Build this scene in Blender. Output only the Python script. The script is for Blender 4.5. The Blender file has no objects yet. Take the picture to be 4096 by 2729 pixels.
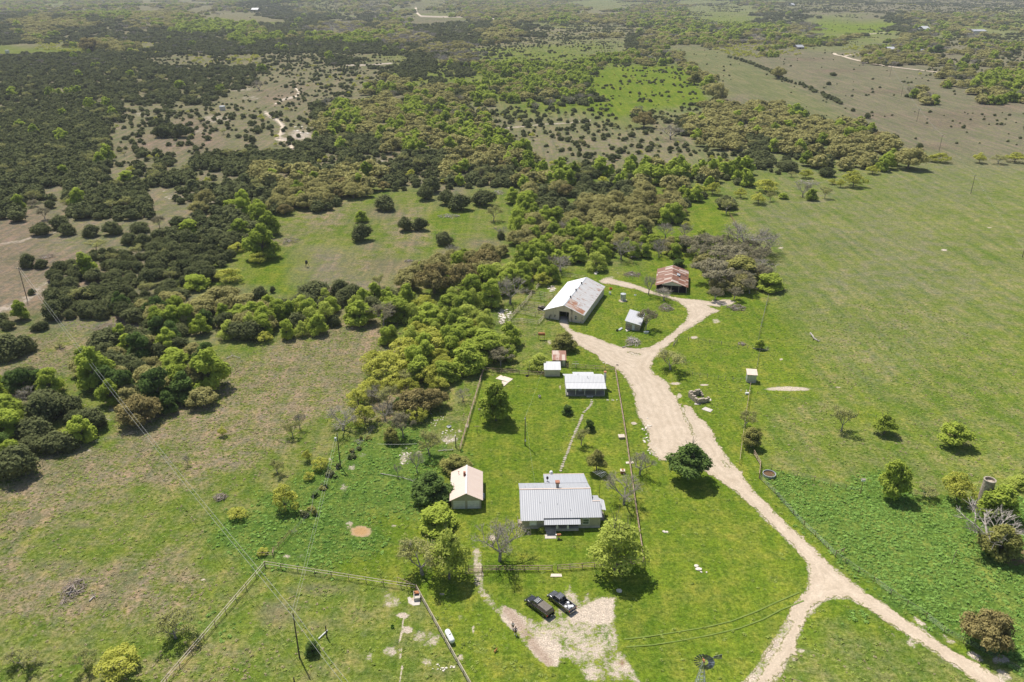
import bpy, math, random
import numpy as np
from mathutils import Vector, Matrix
R = math.radians
random.seed(7); RNG = np.random.default_rng(11)
SC = bpy.context.scene
COL = SC.collection
# ---------------------------------------------------------------- camera model (28 mm equivalent, drone 105 m up)
CAMH = 105.0; TH = R(24.7); ST = math.sin(TH); CT = math.cos(TH); FP = 3186.0; CX = 2048.0; CY = 1364.5
def G(X, Y, z=0.0):
    """photograph pixel (4096x2729) -> world point on the plane z"""
    u = X-CX; v = Y-CY; t = (CAMH-z)/(FP*ST+v*CT)
    return Vector((u*t, (FP*CT-v*ST)*t, z))
def PX(x, y, z=0.0):
    d = CAMH-z; den = d*ST+y*CT
    return CX+FP*x/den, CY+FP*(d*CT-y*ST)/den
def MPP(X, Y):
    return CAMH/(FP*ST+(Y-CY)*CT)
FR = dict(A=(0,0,.59473), B=(1350,0,.59473), C=(2700,0,.59303), D=(0,650,.59473), E=(1350,650,.59473), F=(2700,650,.59303),
  Q1=(0,1350,.46729), Q2=(1050,1350,.46729), Q3=(2100,1350,.46729), Q4=(3000,1350,.46559), Q5=(0,2030,.46729), Q6=(1050,2030,.46729),
  Q7=(2000,2030,.46729), Q8=(3000,2030,.46559), BZ=(2150,1060,.29737), CZ=(1900,1040,.19116), GH=(2130,1380,.15304), MH=(2040,1860,.19134),
  SR=(2680,1440,.3125), TR=(2000,2330,.30126), GA=(1780,1840,.24557), O=(0,0,1.7407))
def Z(fr, x, y):
    a, b, s = FR[fr]; return (a+x*s, b+y*s)
def GZ(fr, x, y, z=0.0):
    return G(*Z(fr, x, y), z)
# ---------------------------------------------------------------- tagging
def tag(o, label=None, cat=None, group=None, kind=None):
    if label: o['label'] = label
    if cat: o['category'] = cat
    if group: o['group'] = group
    if kind: o['kind'] = kind
    return o
def empty(name, loc, rz=0.0, label=None, cat=None, group=None, scale=None):
    o = bpy.data.objects.new(name, None); o.empty_display_size = .2
    COL.objects.link(o); o.location = loc; o.rotation_euler = (0, 0, rz)
    if scale: o.scale = scale
    return tag(o, label, cat, group)
def link(name, me, parent=None, loc=(0,0,0), rot=(0,0,0), scale=(1,1,1)):
    o = bpy.data.objects.new(name, me); COL.objects.link(o)
    if parent: o.parent = parent
    o.location = loc; o.rotation_euler = rot; o.scale = scale
    return o
# ---------------------------------------------------------------- materials
M = {}
def newmat(name):
    m = bpy.data.materials.new(name); m.use_nodes = True; nt = m.node_tree; nt.nodes.clear()
    out = nt.nodes.new('ShaderNodeOutputMaterial'); M[name] = m
    return m, nt, out
def N(nt, typ, **kw):
    n = nt.nodes.new(typ)
    for k, v in kw.items():
        if k in n.inputs: n.inputs[k].default_value = v
        else: setattr(n, k, v)
    return n
def L(nt, a, b): nt.links.new(a, b)
def ramp(nt, fac, stops, interp='LINEAR'):
    r = nt.nodes.new('ShaderNodeValToRGB'); r.color_ramp.interpolation = interp
    els = r.color_ramp.elements
    while len(els) < len(stops): els.new(.5)
    for e, (p, c) in zip(els, stops):
        e.position = p; e.color = (c, c, c, 1) if isinstance(c, (int, float)) else (*c, 1)
    L(nt, fac, r.inputs[0]); return r
def mixc(nt, fac, a, b, mode='MIX'):
    m = nt.nodes.new('ShaderNodeMix'); m.data_type = 'RGBA'; m.blend_type = mode
    for s, v in ((m.inputs[0], fac), (m.inputs[6], a), (m.inputs[7], b)):
        if hasattr(v, 'links'): L(nt, v, s)
        elif isinstance(v, (int, float)): s.default_value = v
        else: s.default_value = (*v, 1)
    return m.outputs[2]
def surf(name, c1, c2=None, scale=2.0, rough=.8, metal=0.0, bump=.0, bscale=20, spec=.3, stretch=(1,1,1), contrast=(.35,.65), detail=5):
    m, nt, out = newmat(name)
    p = N(nt, 'ShaderNodeBsdfPrincipled', Roughness=rough, Metallic=metal)
    p.inputs['Specular IOR Level'].default_value = spec
    L(nt, p.outputs[0], out.inputs[0])
    tc = N(nt, 'ShaderNodeTexCoord'); mp = N(nt, 'ShaderNodeMapping'); mp.inputs['Scale'].default_value = stretch
    L(nt, tc.outputs['Object'], mp.inputs[0])
    if c2 is None: c2 = tuple(x*.8 for x in c1)
    n = N(nt, 'ShaderNodeTexNoise', Scale=scale, Detail=detail); L(nt, mp.outputs[0], n.inputs['Vector'])
    r = ramp(nt, n.outputs[0], [(contrast[0], c1), (contrast[1], c2)])
    L(nt, r.outputs[0], p.inputs['Base Color'])
    if bump:
        n2 = N(nt, 'ShaderNodeTexNoise', Scale=bscale, Detail=3); L(nt, mp.outputs[0], n2.inputs['Vector'])
        b = N(nt, 'ShaderNodeBump', Strength=bump, Distance=.05); L(nt, n2.outputs[0], b.inputs['Height']); L(nt, b.outputs[0], p.inputs['Normal'])
    return m
def metal_roof(name, base, dark, rust=None, rust_lo=.55, rust_hi=.6, pitch=.7, axis=0, rough=.5, rscale=.5, streak=.35, sheet=0.0):
    """sheet metal roofing; ribs run down the slope (axis = object axis ACROSS the ribs)"""
    m, nt, out = newmat(name)
    p = N(nt, 'ShaderNodeBsdfPrincipled', Roughness=rough, Metallic=.0); p.inputs['Specular IOR Level'].default_value = .5
    L(nt, p.outputs[0], out.inputs[0])
    tc = N(nt, 'ShaderNodeTexCoord'); sp = N(nt, 'ShaderNodeSeparateXYZ'); L(nt, tc.outputs['Object'], sp.inputs[0])
    a = sp.outputs[axis]
    mp = N(nt, 'ShaderNodeMapping'); s = [.25, .25, .25]; s[axis] = 4.0; mp.inputs['Scale'].default_value = s
    L(nt, tc.outputs['Object'], mp.inputs[0])
    n = N(nt, 'ShaderNodeTexNoise', Scale=1.0, Detail=4); L(nt, mp.outputs[0], n.inputs['Vector'])
    c = ramp(nt, n.outputs[0], [(.35, base), (.75, tuple(base[i]*(1-streak)+dark[i]*streak for i in range(3)))]).outputs[0]
    # rib lines
    mod = N(nt, 'ShaderNodeMath', operation='MODULO'); L(nt, a, mod.inputs[0]); mod.inputs[1].default_value = pitch
    ab = N(nt, 'ShaderNodeMath', operation='ABSOLUTE'); L(nt, mod.outputs[0], ab.inputs[0])
    ls = N(nt, 'ShaderNodeMath', operation='LESS_THAN'); L(nt, ab.outputs[0], ls.inputs[0]); ls.inputs[1].default_value = pitch*.16
    mu = N(nt, 'ShaderNodeMath', operation='MULTIPLY'); L(nt, ls.outputs[0], mu.inputs[0]); mu.inputs[1].default_value = .17
    c = mixc(nt, mu.outputs[0], c, dark)
    if rust:
        n3 = N(nt, 'ShaderNodeTexNoise', Scale=rscale, Detail=7, Roughness=.65)
        mp3 = N(nt, 'ShaderNodeMapping'); s3 = [.55, .55, .55]; s3[axis] = 1.5; mp3.inputs['Scale'].default_value = s3
        L(nt, tc.outputs['Object'], mp3.inputs[0]); L(nt, mp3.outputs[0], n3.inputs['Vector'])
        f = ramp(nt, n3.outputs[0], [(rust_lo, 0.0), (rust_hi, 1.0)]).outputs[0]
        if sheet:
            br = N(nt, 'ShaderNodeTexWhiteNoise'); br.noise_dimensions = '2D'
            sn = N(nt, 'ShaderNodeVectorMath', operation='SNAP'); L(nt, tc.outputs['Object'], sn.inputs[0])
            sv = [2.6, 2.6, 50]; sv[axis] = .9; sn.inputs[1].default_value = sv
            L(nt, sn.outputs[0], br.inputs['Vector'])
            g = ramp(nt, br.outputs['Value'], [(sheet, 0.0), (sheet+.02, 1.0)]).outputs[0]
            mm = N(nt, 'ShaderNodeMath', operation='MULTIPLY'); L(nt, f, mm.inputs[0]); L(nt, g, mm.inputs[1]); f = mm.outputs[0]
        n4 = N(nt, 'ShaderNodeTexNoise', Scale=2.2, Detail=4); L(nt, mp.outputs[0], n4.inputs['Vector'])
        rc = ramp(nt, n4.outputs[0], [(.3, rust), (.7, tuple(x*1.5 for x in rust))]).outputs[0]
        c = mixc(nt, f, c, rc)
    L(nt, c, p.inputs['Base Color'])
    w = N(nt, 'ShaderNodeMath', operation='SINE'); m2 = N(nt, 'ShaderNodeMath', operation='MULTIPLY'); L(nt, a, m2.inputs[0]); m2.inputs[1].default_value = 6.283/(pitch*.5)
    L(nt, m2.outputs[0], w.inputs[0]); b = N(nt, 'ShaderNodeBump', Strength=.35, Distance=.03); L(nt, w.outputs[0], b.inputs['Height']); L(nt, b.outputs[0], p.inputs['Normal'])
    return m
def leafmat(name, ca, cb, cc=None, trans=.25, rnd=.35, size=.45):
    """foliage: colour varies from leaf clump to leaf clump (mesh attribute), from limb to limb, and from tree to tree"""
    m, nt, out = newmat(name)
    at = N(nt, 'ShaderNodeAttribute', attribute_name='tint'); oi = N(nt, 'ShaderNodeObjectInfo')
    tc = N(nt, 'ShaderNodeTexCoord'); no = N(nt, 'ShaderNodeTexNoise', Scale=size, Detail=2); L(nt, tc.outputs['Object'], no.inputs['Vector'])
    ad = N(nt, 'ShaderNodeMath', operation='MULTIPLY_ADD'); L(nt, at.outputs['Fac'], ad.inputs[0]); ad.inputs[1].default_value = .55
    m1 = N(nt, 'ShaderNodeMath', operation='MULTIPLY'); L(nt, no.outputs[0], m1.inputs[0]); m1.inputs[1].default_value = .7
    L(nt, m1.outputs[0], ad.inputs[2])
    a2 = N(nt, 'ShaderNodeMath', operation='MULTIPLY_ADD'); L(nt, oi.outputs['Random'], a2.inputs[0]); a2.inputs[1].default_value = rnd; L(nt, ad.outputs[0], a2.inputs[2])
    stops = [(.3, ca), (.85+rnd*.5, cb)] if cc is None else [(.3, ca), (.7+rnd*.25, cb), (1.0, cc)]
    stops = [(min(1, q), c) for q, c in stops]
    c = ramp(nt, a2.outputs[0], stops).outputs[0]
    d = N(nt, 'ShaderNodeBsdfDiffuse', Roughness=.0); t = N(nt, 'ShaderNodeBsdfTranslucent'); mx = N(nt, 'ShaderNodeMixShader'); mx.inputs[0].default_value = trans
    L(nt, c, d.inputs[0]); L(nt, c, t.inputs[0]); L(nt, d.outputs[0], mx.inputs[1]); L(nt, t.outputs[0], mx.inputs[2]); L(nt, mx.outputs[0], out.inputs[0])
    return m
leafmat('juniper_leaf', (.032,.047,.018), (.145,.160,.066), trans=.15, rnd=.45)
leafmat('oak_leaf', (.135,.128,.046), (.43,.40,.155), trans=.3, rnd=.45)
leafmat('brown_leaf', (.11,.095,.038), (.37,.31,.125), trans=.25, rnd=.1)
leafmat('green_leaf', (.105,.165,.026), (.43,.51,.085), trans=.42, rnd=.50)
leafmat('dark_leaf', (.045,.08,.022), (.17,.25,.065), trans=.35, rnd=.2)
leafmat('yellow_leaf', (.25,.28,.040), (.58,.58,.12), trans=.42, rnd=.30)
leafmat('pale_leaf', (.21,.27,.045), (.54,.60,.13), trans=.42, rnd=.2)
leafmat('olive_leaf', (.14,.15,.045), (.38,.37,.11), trans=.35, rnd=.2)
leafmat('twig_leaf', (.14,.125,.075), (.34,.31,.19), trans=.2, rnd=.3)
leafmat('thin_leaf', (.20,.20,.06), (.46,.46,.17), trans=.3, rnd=.3)
leafmat('weed_leaf', (.09,.19,.032), (.28,.44,.10), trans=.25, rnd=.5)
leafmat('grass_leaf', (.14,.20,.036), (.34,.41,.095), trans=.25, rnd=.6)
leafmat('dry_leaf', (.20,.18,.085), (.42,.36,.21), trans=.2, rnd=.6)
surf('pipe_tan', (.42,.34,.25), (.60,.52,.42), scale=1.0, rough=.7)
surf('caliche_far', (.56,.47,.36), (.42,.34,.24), scale=.3)
surf('wheel_track', (.125,.185,.025), (.175,.225,.04), scale=1.2)
surf('bark', (.13,.11,.09), (.22,.19,.16), scale=3)
surf('grey_bark', (.20,.18,.16), (.36,.33,.30), scale=3)
surf('dead_wood', (.30,.26,.22), (.52,.47,.42), scale=2)
surf('brush_wood', (.16,.12,.09), (.38,.32,.27), scale=2)
surf('pipe_rust', (.26,.165,.11), (.44,.34,.25), scale=1.5, rough=.7)
surf('pipe_dark', (.16,.09,.05), (.30,.18,.11), scale=2, rough=.7)
surf('old_wood', (.24,.20,.15), (.40,.35,.28), scale=4)
surf('pole_wood', (.055,.045,.035), (.11,.09,.07), scale=3)
surf('wire', (.25,.25,.24), rough=.4)
surf('wire_pale', (.62,.62,.58), rough=.4)
surf('tan_wall', (.36,.33,.26), (.42,.39,.31), scale=1.2)
surf('white_paint', (.72,.71,.68), (.60,.59,.56), scale=1.5)
surf('peeling_wall', (.60,.52,.42), (.20,.17,.15), scale=.9, contrast=(.57,.66), detail=9, stretch=(1,1,.45))
surf('plain_wall', (.62,.56,.47), (.52,.47,.40), scale=1)
surf('grey_boards', (.33,.31,.28), (.20,.18,.16), scale=2, stretch=(3,3,.3))
surf('limestone', (.47,.40,.31), (.26,.21,.165), scale=2.2, bump=.6, bscale=4)
surf('concrete', (.55,.50,.44), (.42,.38,.33), scale=1.3)
surf('pale_concrete', (.66,.56,.46), (.52,.44,.36), scale=1.0)
surf('galv', (.50,.52,.53), (.36,.37,.38), scale=2, rough=.45, metal=.3, stretch=(2,2,.5))
surf('rusty', (.28,.11,.045), (.45,.20,.09), scale=2, rough=.85)
surf('dark_inside', (.03,.027,.022), (.05,.045,.04), scale=2)  # near-black colour; also paints the shade inside the rusty barn
surf('glass', (.05,.065,.07), (.10,.12,.13), scale=1, rough=.12, spec=.8)
surf('truck_glass', (.012,.015,.017), (.02,.025,.025), scale=1, rough=.05, spec=1.0)
surf('brick', (.30,.12,.07), (.42,.20,.13), scale=5)
surf('black_paint', (.016,.017,.019), (.022,.023,.025), scale=2, rough=.16, spec=1.0)
surf('silver_paint', (.20,.20,.205), (.13,.125,.12), scale=1.5, rough=.22, metal=.7, spec=.8)
surf('black_plastic', (.02,.02,.02), rough=.6)
surf('canvas', (.13,.11,.09), (.17,.15,.12), scale=4)
surf('tyre', (.018,.018,.018), rough=.9)
surf('rim', (.12,.12,.12), (.2,.2,.2), rough=.3, metal=.6)
surf('red_lamp', (.55,.03,.02), rough=.3)
surf('chrome', (.6,.6,.6), rough=.25, metal=.9)
surf('white_gloss', (.80,.80,.78), (.72,.72,.70), scale=1, rough=.35)
surf('skin', (.42,.24,.16), rough=.6)
surf('navy_cloth', (.09,.12,.20), (.13,.16,.25), scale=6)
surf('white_cloth', (.68,.68,.70), (.55,.56,.6), scale=6)
surf('dark_cloth', (.03,.032,.04), scale=6)
surf('hair', (.05,.03,.02), rough=.7)
surf('dog_fur', (.40,.17,.06), (.28,.11,.04), scale=6)
surf('blade', (.16,.165,.18), (.62,.62,.64), scale=1.2, rough=.4, metal=.5, contrast=(.5,.7))
surf('muddy_water', (.16,.085,.03), (.10,.06,.02), scale=2, rough=.1, spec=.6)
surf('orange_paint', (.62,.16,.03), rough=.5)
surf('blue_paint', (.13,.30,.50), rough=.4)
metal_roof('roof_grey', (.36,.365,.385), (.22,.225,.24), pitch=.9, axis=0, streak=.3)
metal_roof('roof_white', (.50,.50,.505), (.40,.40,.41), pitch=.75, axis=0, streak=.6)
metal_roof('roof_tan', (.64,.52,.44), (.50,.36,.28), pitch=.55, axis=1, streak=.4)
metal_roof('roof_tan_x', (.66,.52,.42), (.50,.36,.28), pitch=.4, axis=0, streak=.4)
metal_roof('roof_barn_white', (.70,.70,.70), (.55,.53,.51), rust=(.25,.15,.09), rust_lo=.68, rust_hi=.73, pitch=.9, axis=1, streak=.25)
metal_roof('roof_barn_old', (.52,.51,.50), (.33,.29,.26), rust=(.22,.10,.045), rust_lo=.57, rust_hi=.62, pitch=.9, axis=1, rscale=.8, streak=.6)
metal_roof('roof_barn_rust', (.48,.40,.34), (.26,.15,.09), rust=(.24,.10,.045), rust_lo=.47, rust_hi=.52, pitch=.9, axis=1, rscale=.5, streak=.6)
metal_roof('roof_rust', (.46,.38,.32), (.28,.16,.11), rust=(.155,.066,.034), rust_lo=.36, rust_hi=.43, pitch=.9, axis=1, rscale=.25, sheet=.16)
metal_roof('roof_rust_x', (.46,.36,.29), (.30,.17,.11), rust=(.18,.065,.03), rust_lo=.36, rust_hi=.46, pitch=.7, axis=0, rscale=.25, sheet=.2)
# ---------------------------------------------------------------- mesh collector
class MB:
    def __init__(s): s.v = []; s.f = []; s.m = []; s.cm = 0
    def mat(s, i): s.cm = i; return s
    def add(s, vs, fs):
        b = len(s.v); s.v += [tuple(p) for p in vs]; s.f += [tuple(b+i for i in f) for f in fs]; s.m += [s.cm]*len(fs); return s
    def box(s, c, d, rz=0.0, rx=0.0, ry=0.0, taper=1.0):
        mt = Matrix.Translation(c) @ Matrix.Rotation(rz, 4, 'Z') @ Matrix.Rotation(ry, 4, 'Y') @ Matrix.Rotation(rx, 4, 'X')
        x, y, z = d[0]/2, d[1]/2, d[2]/2; T = taper
        vs = [mt @ Vector(p) for p in ((-x,-y,-z),(x,-y,-z),(x,y,-z),(-x,y,-z),(-x*T,-y*T,z),(x*T,-y*T,z),(x*T,y*T,z),(-x*T,y*T,z))]
        return s.add(vs, [(0,3,2,1),(4,5,6,7),(0,1,5,4),(1,2,6,5),(2,3,7,6),(3,0,4,7)])
    def b2(s, a, b):
        return s.box([(a[i]+b[i])/2 for i in range(3)], [abs(b[i]-a[i]) for i in range(3)])
    def slab(s, pts, th):
        ps = [Vector(p) for p in pts]; n = (ps[1]-ps[0]).cross(ps[-1]-ps[0]).normalized()
        if n.z < 0: n = -n; ps = ps[::-1]
        k = len(ps); lo = [p-n*th for p in ps]
        return s.add(ps+lo, [tuple(range(k)), tuple(range(2*k-1, k-1, -1))]+[(i, i+k, (i+1) % k+k, (i+1) % k) for i in range(k)])
    def tube(s, a, b, r0, r1=None, n=6, caps=True):
        a = Vector(a); b = Vector(b); r1 = r0 if r1 is None else r1; d = b-a
        if d.length < 1e-6: return s
        d.normalize(); u = d.orthogonal().normalized(); w = d.cross(u); vs = []
        for p, r in ((a, r0), (b, r1)):
            for i in range(n):
                t = 2*math.pi*i/n; vs.append(p+(u*math.cos(t)+w*math.sin(t))*r)
        fs = [(i, (i+1) % n, (i+1) % n+n, i+n) for i in range(n)]
        if caps: fs += [tuple(range(n-1, -1, -1)), tuple(range(n, 2*n))]
        return s.add(vs, fs)
    def lathe(s, prof, c=(0,0,0), n=24, axis='Z'):
        vs = []; k = len(prof)
        for i in range(n):
            t = 2*math.pi*i/n
            for r, z in prof:
                p = (r*math.cos(t), r*math.sin(t), z) if axis == 'Z' else ((z, r*math.cos(t), r*math.sin(t)) if axis == 'X' else (r*math.cos(t), z, r*math.sin(t)))
                vs.append((c[0]+p[0], c[1]+p[1], c[2]+p[2]))
        fs = [(i*k+j, ((i+1) % n)*k+j, ((i+1) % n)*k+j+1, i*k+j+1) for i in range(n) for j in range(k-1)]
        return s.add(vs, fs)
    def prism(s, prof, y0, y1, t=None):
        """profile of (x,z) points extruded along y"""
        k = len(prof); vs = [(x, y0, z) for x, z in prof]+[(x, y1, z) for x, z in prof]
        return s.add(vs, [tuple(range(k)), tuple(range(2*k-1, k-1, -1))]+[(i, i+k, (i+1) % k+k, (i+1) % k) for i in range(k)])
    def mesh(s, name, mats, smooth=False):
        me = bpy.data.meshes.new(name); me.from_pydata(s.v, [], s.f)
        for m in (mats if isinstance(mats, (list, tuple)) else [mats]): me.materials.append(M[m])
        me.polygons.foreach_set('material_index', s.m)
        if smooth: me.polygons.foreach_set('use_smooth', [True]*len(s.f))
        me.update(); return me
    def build(s, name, mats, parent=None, smooth=False, bevel=0.0, **kw):
        o = link(name, s.mesh(name, mats, smooth), parent, **kw)
        if bevel:
            b = o.modifiers.new('bevel', 'BEVEL'); b.width = bevel; b.segments = 2; b.limit_method = 'ANGLE'
        return o
def np_mesh(name, V, F, mats, attrs=None, smooth=False, mi=None):
    """V (n,3) F (m,k) numpy -> mesh;  attrs: {name: (n,) or (n,4)}"""
    me = bpy.data.meshes.new(name); n = len(V); m, k = F.shape
    me.vertices.add(n); me.vertices.foreach_set('co', np.ascontiguousarray(V, np.float32).ravel())
    me.loops.add(m*k); me.loops.foreach_set('vertex_index', np.ascontiguousarray(F, np.int32).ravel())
    me.polygons.add(m); me.polygons.foreach_set('loop_start', np.arange(0, m*k, k, dtype=np.int32))
    me.polygons.foreach_set('loop_total', np.full(m, k, np.int32))
    if mi is not None: me.polygons.foreach_set('material_index', mi.astype(np.int32))
    if smooth: me.polygons.foreach_set('use_smooth', np.ones(m, bool))
    me.update(calc_edges=True)
    for a, d in (attrs or {}).items():
        if d.ndim == 1: at = me.attributes.new(a, 'FLOAT', 'POINT'); at.data.foreach_set('value', d.astype(np.float32))
        else: at = me.attributes.new(a, 'FLOAT_COLOR', 'POINT'); at.data.foreach_set('color', np.ascontiguousarray(d, np.float32).ravel())
    for q in (mats if isinstance(mats, (list, tuple)) else [mats]): me.materials.append(M[q])
    return me
# smooth value noise in world space
_tab = RNG.random((256, 256))
def vnoise(x, y, s, o=0):
    x = np.asarray(x)/s+o*17.3; y = np.asarray(y)/s+o*9.1
    xi = np.floor(x).astype(int); yi = np.floor(y).astype(int); fx = x-xi; fy = y-yi
    fx = fx*fx*(3-2*fx); fy = fy*fy*(3-2*fy); g = lambda a, b: _tab[a % 256, b % 256]
    return (g(xi, yi)*(1-fx)+g(xi+1, yi)*fx)*(1-fy)+(g(xi, yi+1)*(1-fx)+g(xi+1, yi+1)*fx)*fy
def fbm(x, y, s, o=0, n=4):
    r = 0; a = .5; t = 0
    for i in range(n): r = r+a*vnoise(x, y, s/2**i, o+i); t += a; a *= .55
    return r/t
def poly_sdf(px, py, poly):
    """signed distance, negative inside"""
    P = np.array(poly, float); n = len(P); d = np.full(px.shape, 1e9); ins = np.zeros(px.shape, bool)
    for i in range(n):
        a = P[i]; b = P[(i+1) % n]; e = b-a; wx = px-a[0]; wy = py-a[1]
        t = np.clip((wx*e[0]+wy*e[1])/(e@e+1e-12), 0, 1); d = np.minimum(d, (wx-e[0]*t)**2+(wy-e[1]*t)**2)
        c = ((a[1] > py) != (b[1] > py)) & (px < (b[0]-a[0])*(py-a[1])/(b[1]-a[1]+1e-12)+a[0]); ins ^= c
    d = np.sqrt(d); return np.where(ins, -d, d)
def line_dist(px, py, pts):
    d = np.full(px.shape, 1e9); P = np.array(pts, float)
    for i in range(len(P)-1):
        a = P[i]; e = P[i+1]-a; wx = px-a[0]; wy = py-a[1]; t = np.clip((wx*e[0]+wy*e[1])/(e@e+1e-12), 0, 1)
        d = np.minimum(d, (wx-e[0]*t)**2+(wy-e[1]*t)**2)
    return np.sqrt(d)
HAZE=0.00007; EXPO=0.40
# ================================================================ GROUND
PAL = {  # two colours that alternate in patches, share of the second, 0..1
 'G': ((.155,.228,.024), (.225,.255,.042), .42), 'g': ((.165,.226,.036), (.250,.250,.092), .45), 'p': ((.188,.225,.062), (.240,.235,.130), .48),
 'd': ((.168,.215,.038), (.315,.258,.160), .56), 't': ((.265,.232,.152), (.205,.222,.080), .42), 'r': ((.290,.232,.162), (.225,.195,.118), .40),
 'w': ((.115,.195,.035), (.180,.240,.050), .40), 'm': ((.218,.190,.135), (.212,.210,.112), .50), 'q': ((.215,.215,.105), (.195,.215,.085), .45), 'k': ((.200,.150,.112), (.225,.19,.12), .4), 's': ((.20,.175,.145), (.20,.20,.12), .4)}
GROWS = [(0,"tgttttpttptpppppppppmmmm"),(20,"ttttttppmmppgptpppmmmmmm"),(45,"tttttttgmmmppptpggppmpgg"),(70,"ttttttttttttttttttgggppp"),
(95,"tttttttttttttpptmmppppmm"),(120,"gggttttttttgggpppmmmmmmm"),(150,"tttttttttggggggmmmmmmmmm"),(180,"tttttttttggggGGpmmmmmmmm"),
(215,"ttttttrtttgggGGGpmmmmmmm"),(250,"ttttttttttgtgGGppmmmmmmm"),(290,"ttttrtttttttppgttmpmmmmm"),(330,"tttrrttttttttttttttpmmmm"),
(370,"ttttttttttttttttttpgppmm"),(410,"ttttttttttttgggggGgggppp"),(450,"tttttggdggtgggggGGgpgppg"),(500,"rttttggdgdGgggggGgpgpggg"),
(550,"rttttgdggdgggggGGggpppgg"),(600,"rrttggGtdggggggGGGggppgg"),(650,"rtrtggGttdgggGGGGGgppppg"),(700,"rrrrttttggggggGGGGGggggg"),
(750,"dttrttgddggggGGGGGGggggg"),(800,"dddgggdddddggGGGGGGggggg"),(850,"ddgggdddddggGGGGGGGggggg"),(900,"rgggddddddggGGGGGGGggggg"),
(950,"gggdddddddgdGGGGGGggGggg"),(1000,"gggddddggwgGGGGGGGgggggg"),(1050,"ddddddggwwwGGGGGGGgggggg"),(1100,"dddddggwwwGGGGGGGGggwggg"),
(1150,"dddgggwwwwGGGGGGGGGwwwgg"),(1200,"ddgggwwwwGGGGGGGGGGwwwww"),(1250,"dggggwwwwGGGGGGGGGGGwwww"),(1300,"dggdggwwGGGGGGGGGGGGwwww"),
(1350,"dddddgGgGGGGGGGGGGGGGwww"),(1400,"dddddggggGGGGGGGGGGGGwww"),(1450,"gggggwgggGGGGGGGGGGGgGww"),(1500,"gggggdgggGGGGGGGGGggggGw"),
(1560,"ggggddgggGGGGGGGGGgggggg")]
GYS = np.array([r[0] for r in GROWS], float)
_A = np.array([[PAL[c][0] for c in r[1]] for r in GROWS]); _B = np.array([[PAL[c][1] for c in r[1]] for r in GROWS]); _S = np.array([[PAL[c][2] for c in r[1]] for r in GROWS])
_W = np.array([[1.0 if c == 'w' else 0 for c in r[1]] for r in GROWS]); _Dm = np.array([[{'d':1.0,'g':.35,'m':.3}.get(c, 0) for c in r[1]] for r in GROWS])
def gmap(x, y, arr):
    X, Y = PX(x, y); X = X/1.7407; Y = Y/1.7407
    wx = (fbm(x, y, 22, 1)-.5); wy = (fbm(x, y, 22, 5)-.5); k = np.clip(160.0/np.maximum(y, 60), .15, 1.6)
    X = X+wx*130*k+ (vnoise(x,y,70,3)-.5)*90*k; Y = Y+wy*70*k
    ly = np.log(np.maximum(y, 40)); fk = np.clip((y-300)/900, 0, 1); X = X+(fbm(x/np.maximum(y, 40)*14, ly*14, 1.0, 13, 4)-.5)*260*fk; Y = Y+(fbm(x/np.maximum(y, 40)*14, ly*14, 1.0, 19, 4)-.5)*34*fk
    c = np.clip((X-49)/98, 0, 22.999); rr = np.interp(Y, GYS, np.arange(len(GYS))); rr = np.clip(rr, 0, len(GYS)-1.001)
    ci = c.astype(int); ri = rr.astype(int); fc = c-ci; fr = rr-ri
    fc = np.clip((fc-.5)*1.5+.5, 0, 1); fr = np.clip((fr-.5)*1.5+.5, 0, 1)
    if arr.ndim == 3: fc = fc[..., None]; fr = fr[..., None]
    return (arr[ri, ci]*(1-fc)+arr[ri, ci+1]*fc)*(1-fr)+(arr[ri+1, ci]*(1-fc)+arr[ri+1, ci+1]*fc)*fr
def axis_lines(lo, hi, fine_lo, fine_hi, step, growth):
    a = list(np.arange(fine_lo, fine_hi, step)); s = step; x = a[-1]
    while x < hi: s = min(s*growth, 160); x += s; a.append(x)
    s = step; x = a[0]
    while x > lo: s = min(s*growth, 160); x -= s; a.insert(0, x)
    return np.array(a)
xs = axis_lines(-7500, 7500, -75, 85, .55, 1.022); ys = axis_lines(-60, 9500, 84, 260, .55, 1.012)
GXm, GYm = np.meshgrid(xs, ys); gx = GXm.ravel(); gy = GYm.ravel(); nx, ny = len(xs), len(ys)
pY = np.maximum(gy, 30.0)
ca = gmap(gx, pY, _A); cb = gmap(gx, pY, _B); cs = gmap(gx, pY, _S); cw = gmap(gx, pY, _W)
PXx, PXy = PX(gx, pY)
def ell(fr, x, y, rx, ry, p=1.0, a=0.0):
    X, Y = Z(fr, x, y); s = FR[fr][2]; dx = (PXx-X)/(rx*s); dy = (PXy-Y)/(ry*s)
    if a: c, q = math.cos(a), math.sin(a); dx, dy = ((PXx-X)*c+(PXy-Y)*q)/(rx*s), (-(PXx-X)*q+(PXy-Y)*c)/(ry*s)
    return np.clip(1.45-np.sqrt(dx*dx+dy*dy), 0, 1.0)*p
def pline(fr, pts, w, p=1.0):
    P = [Z(fr, a, b) for a, b in pts]; s = FR[fr][2]
    return np.clip(1.5-line_dist(PXx, PXy, P)/(w*s), 0, 1)*p
def ppoly(fr, pts, soft, p=1.0):
    d = poly_sdf(PXx, PXy, [Z(fr, a, b) for a, b in pts]); return np.clip(.5-d/(soft*FR[fr][2]), 0, 1)*p
near = pY < 420
bare = np.zeros(len(gx)); mx = lambda v: np.maximum(bare, v)
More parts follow.
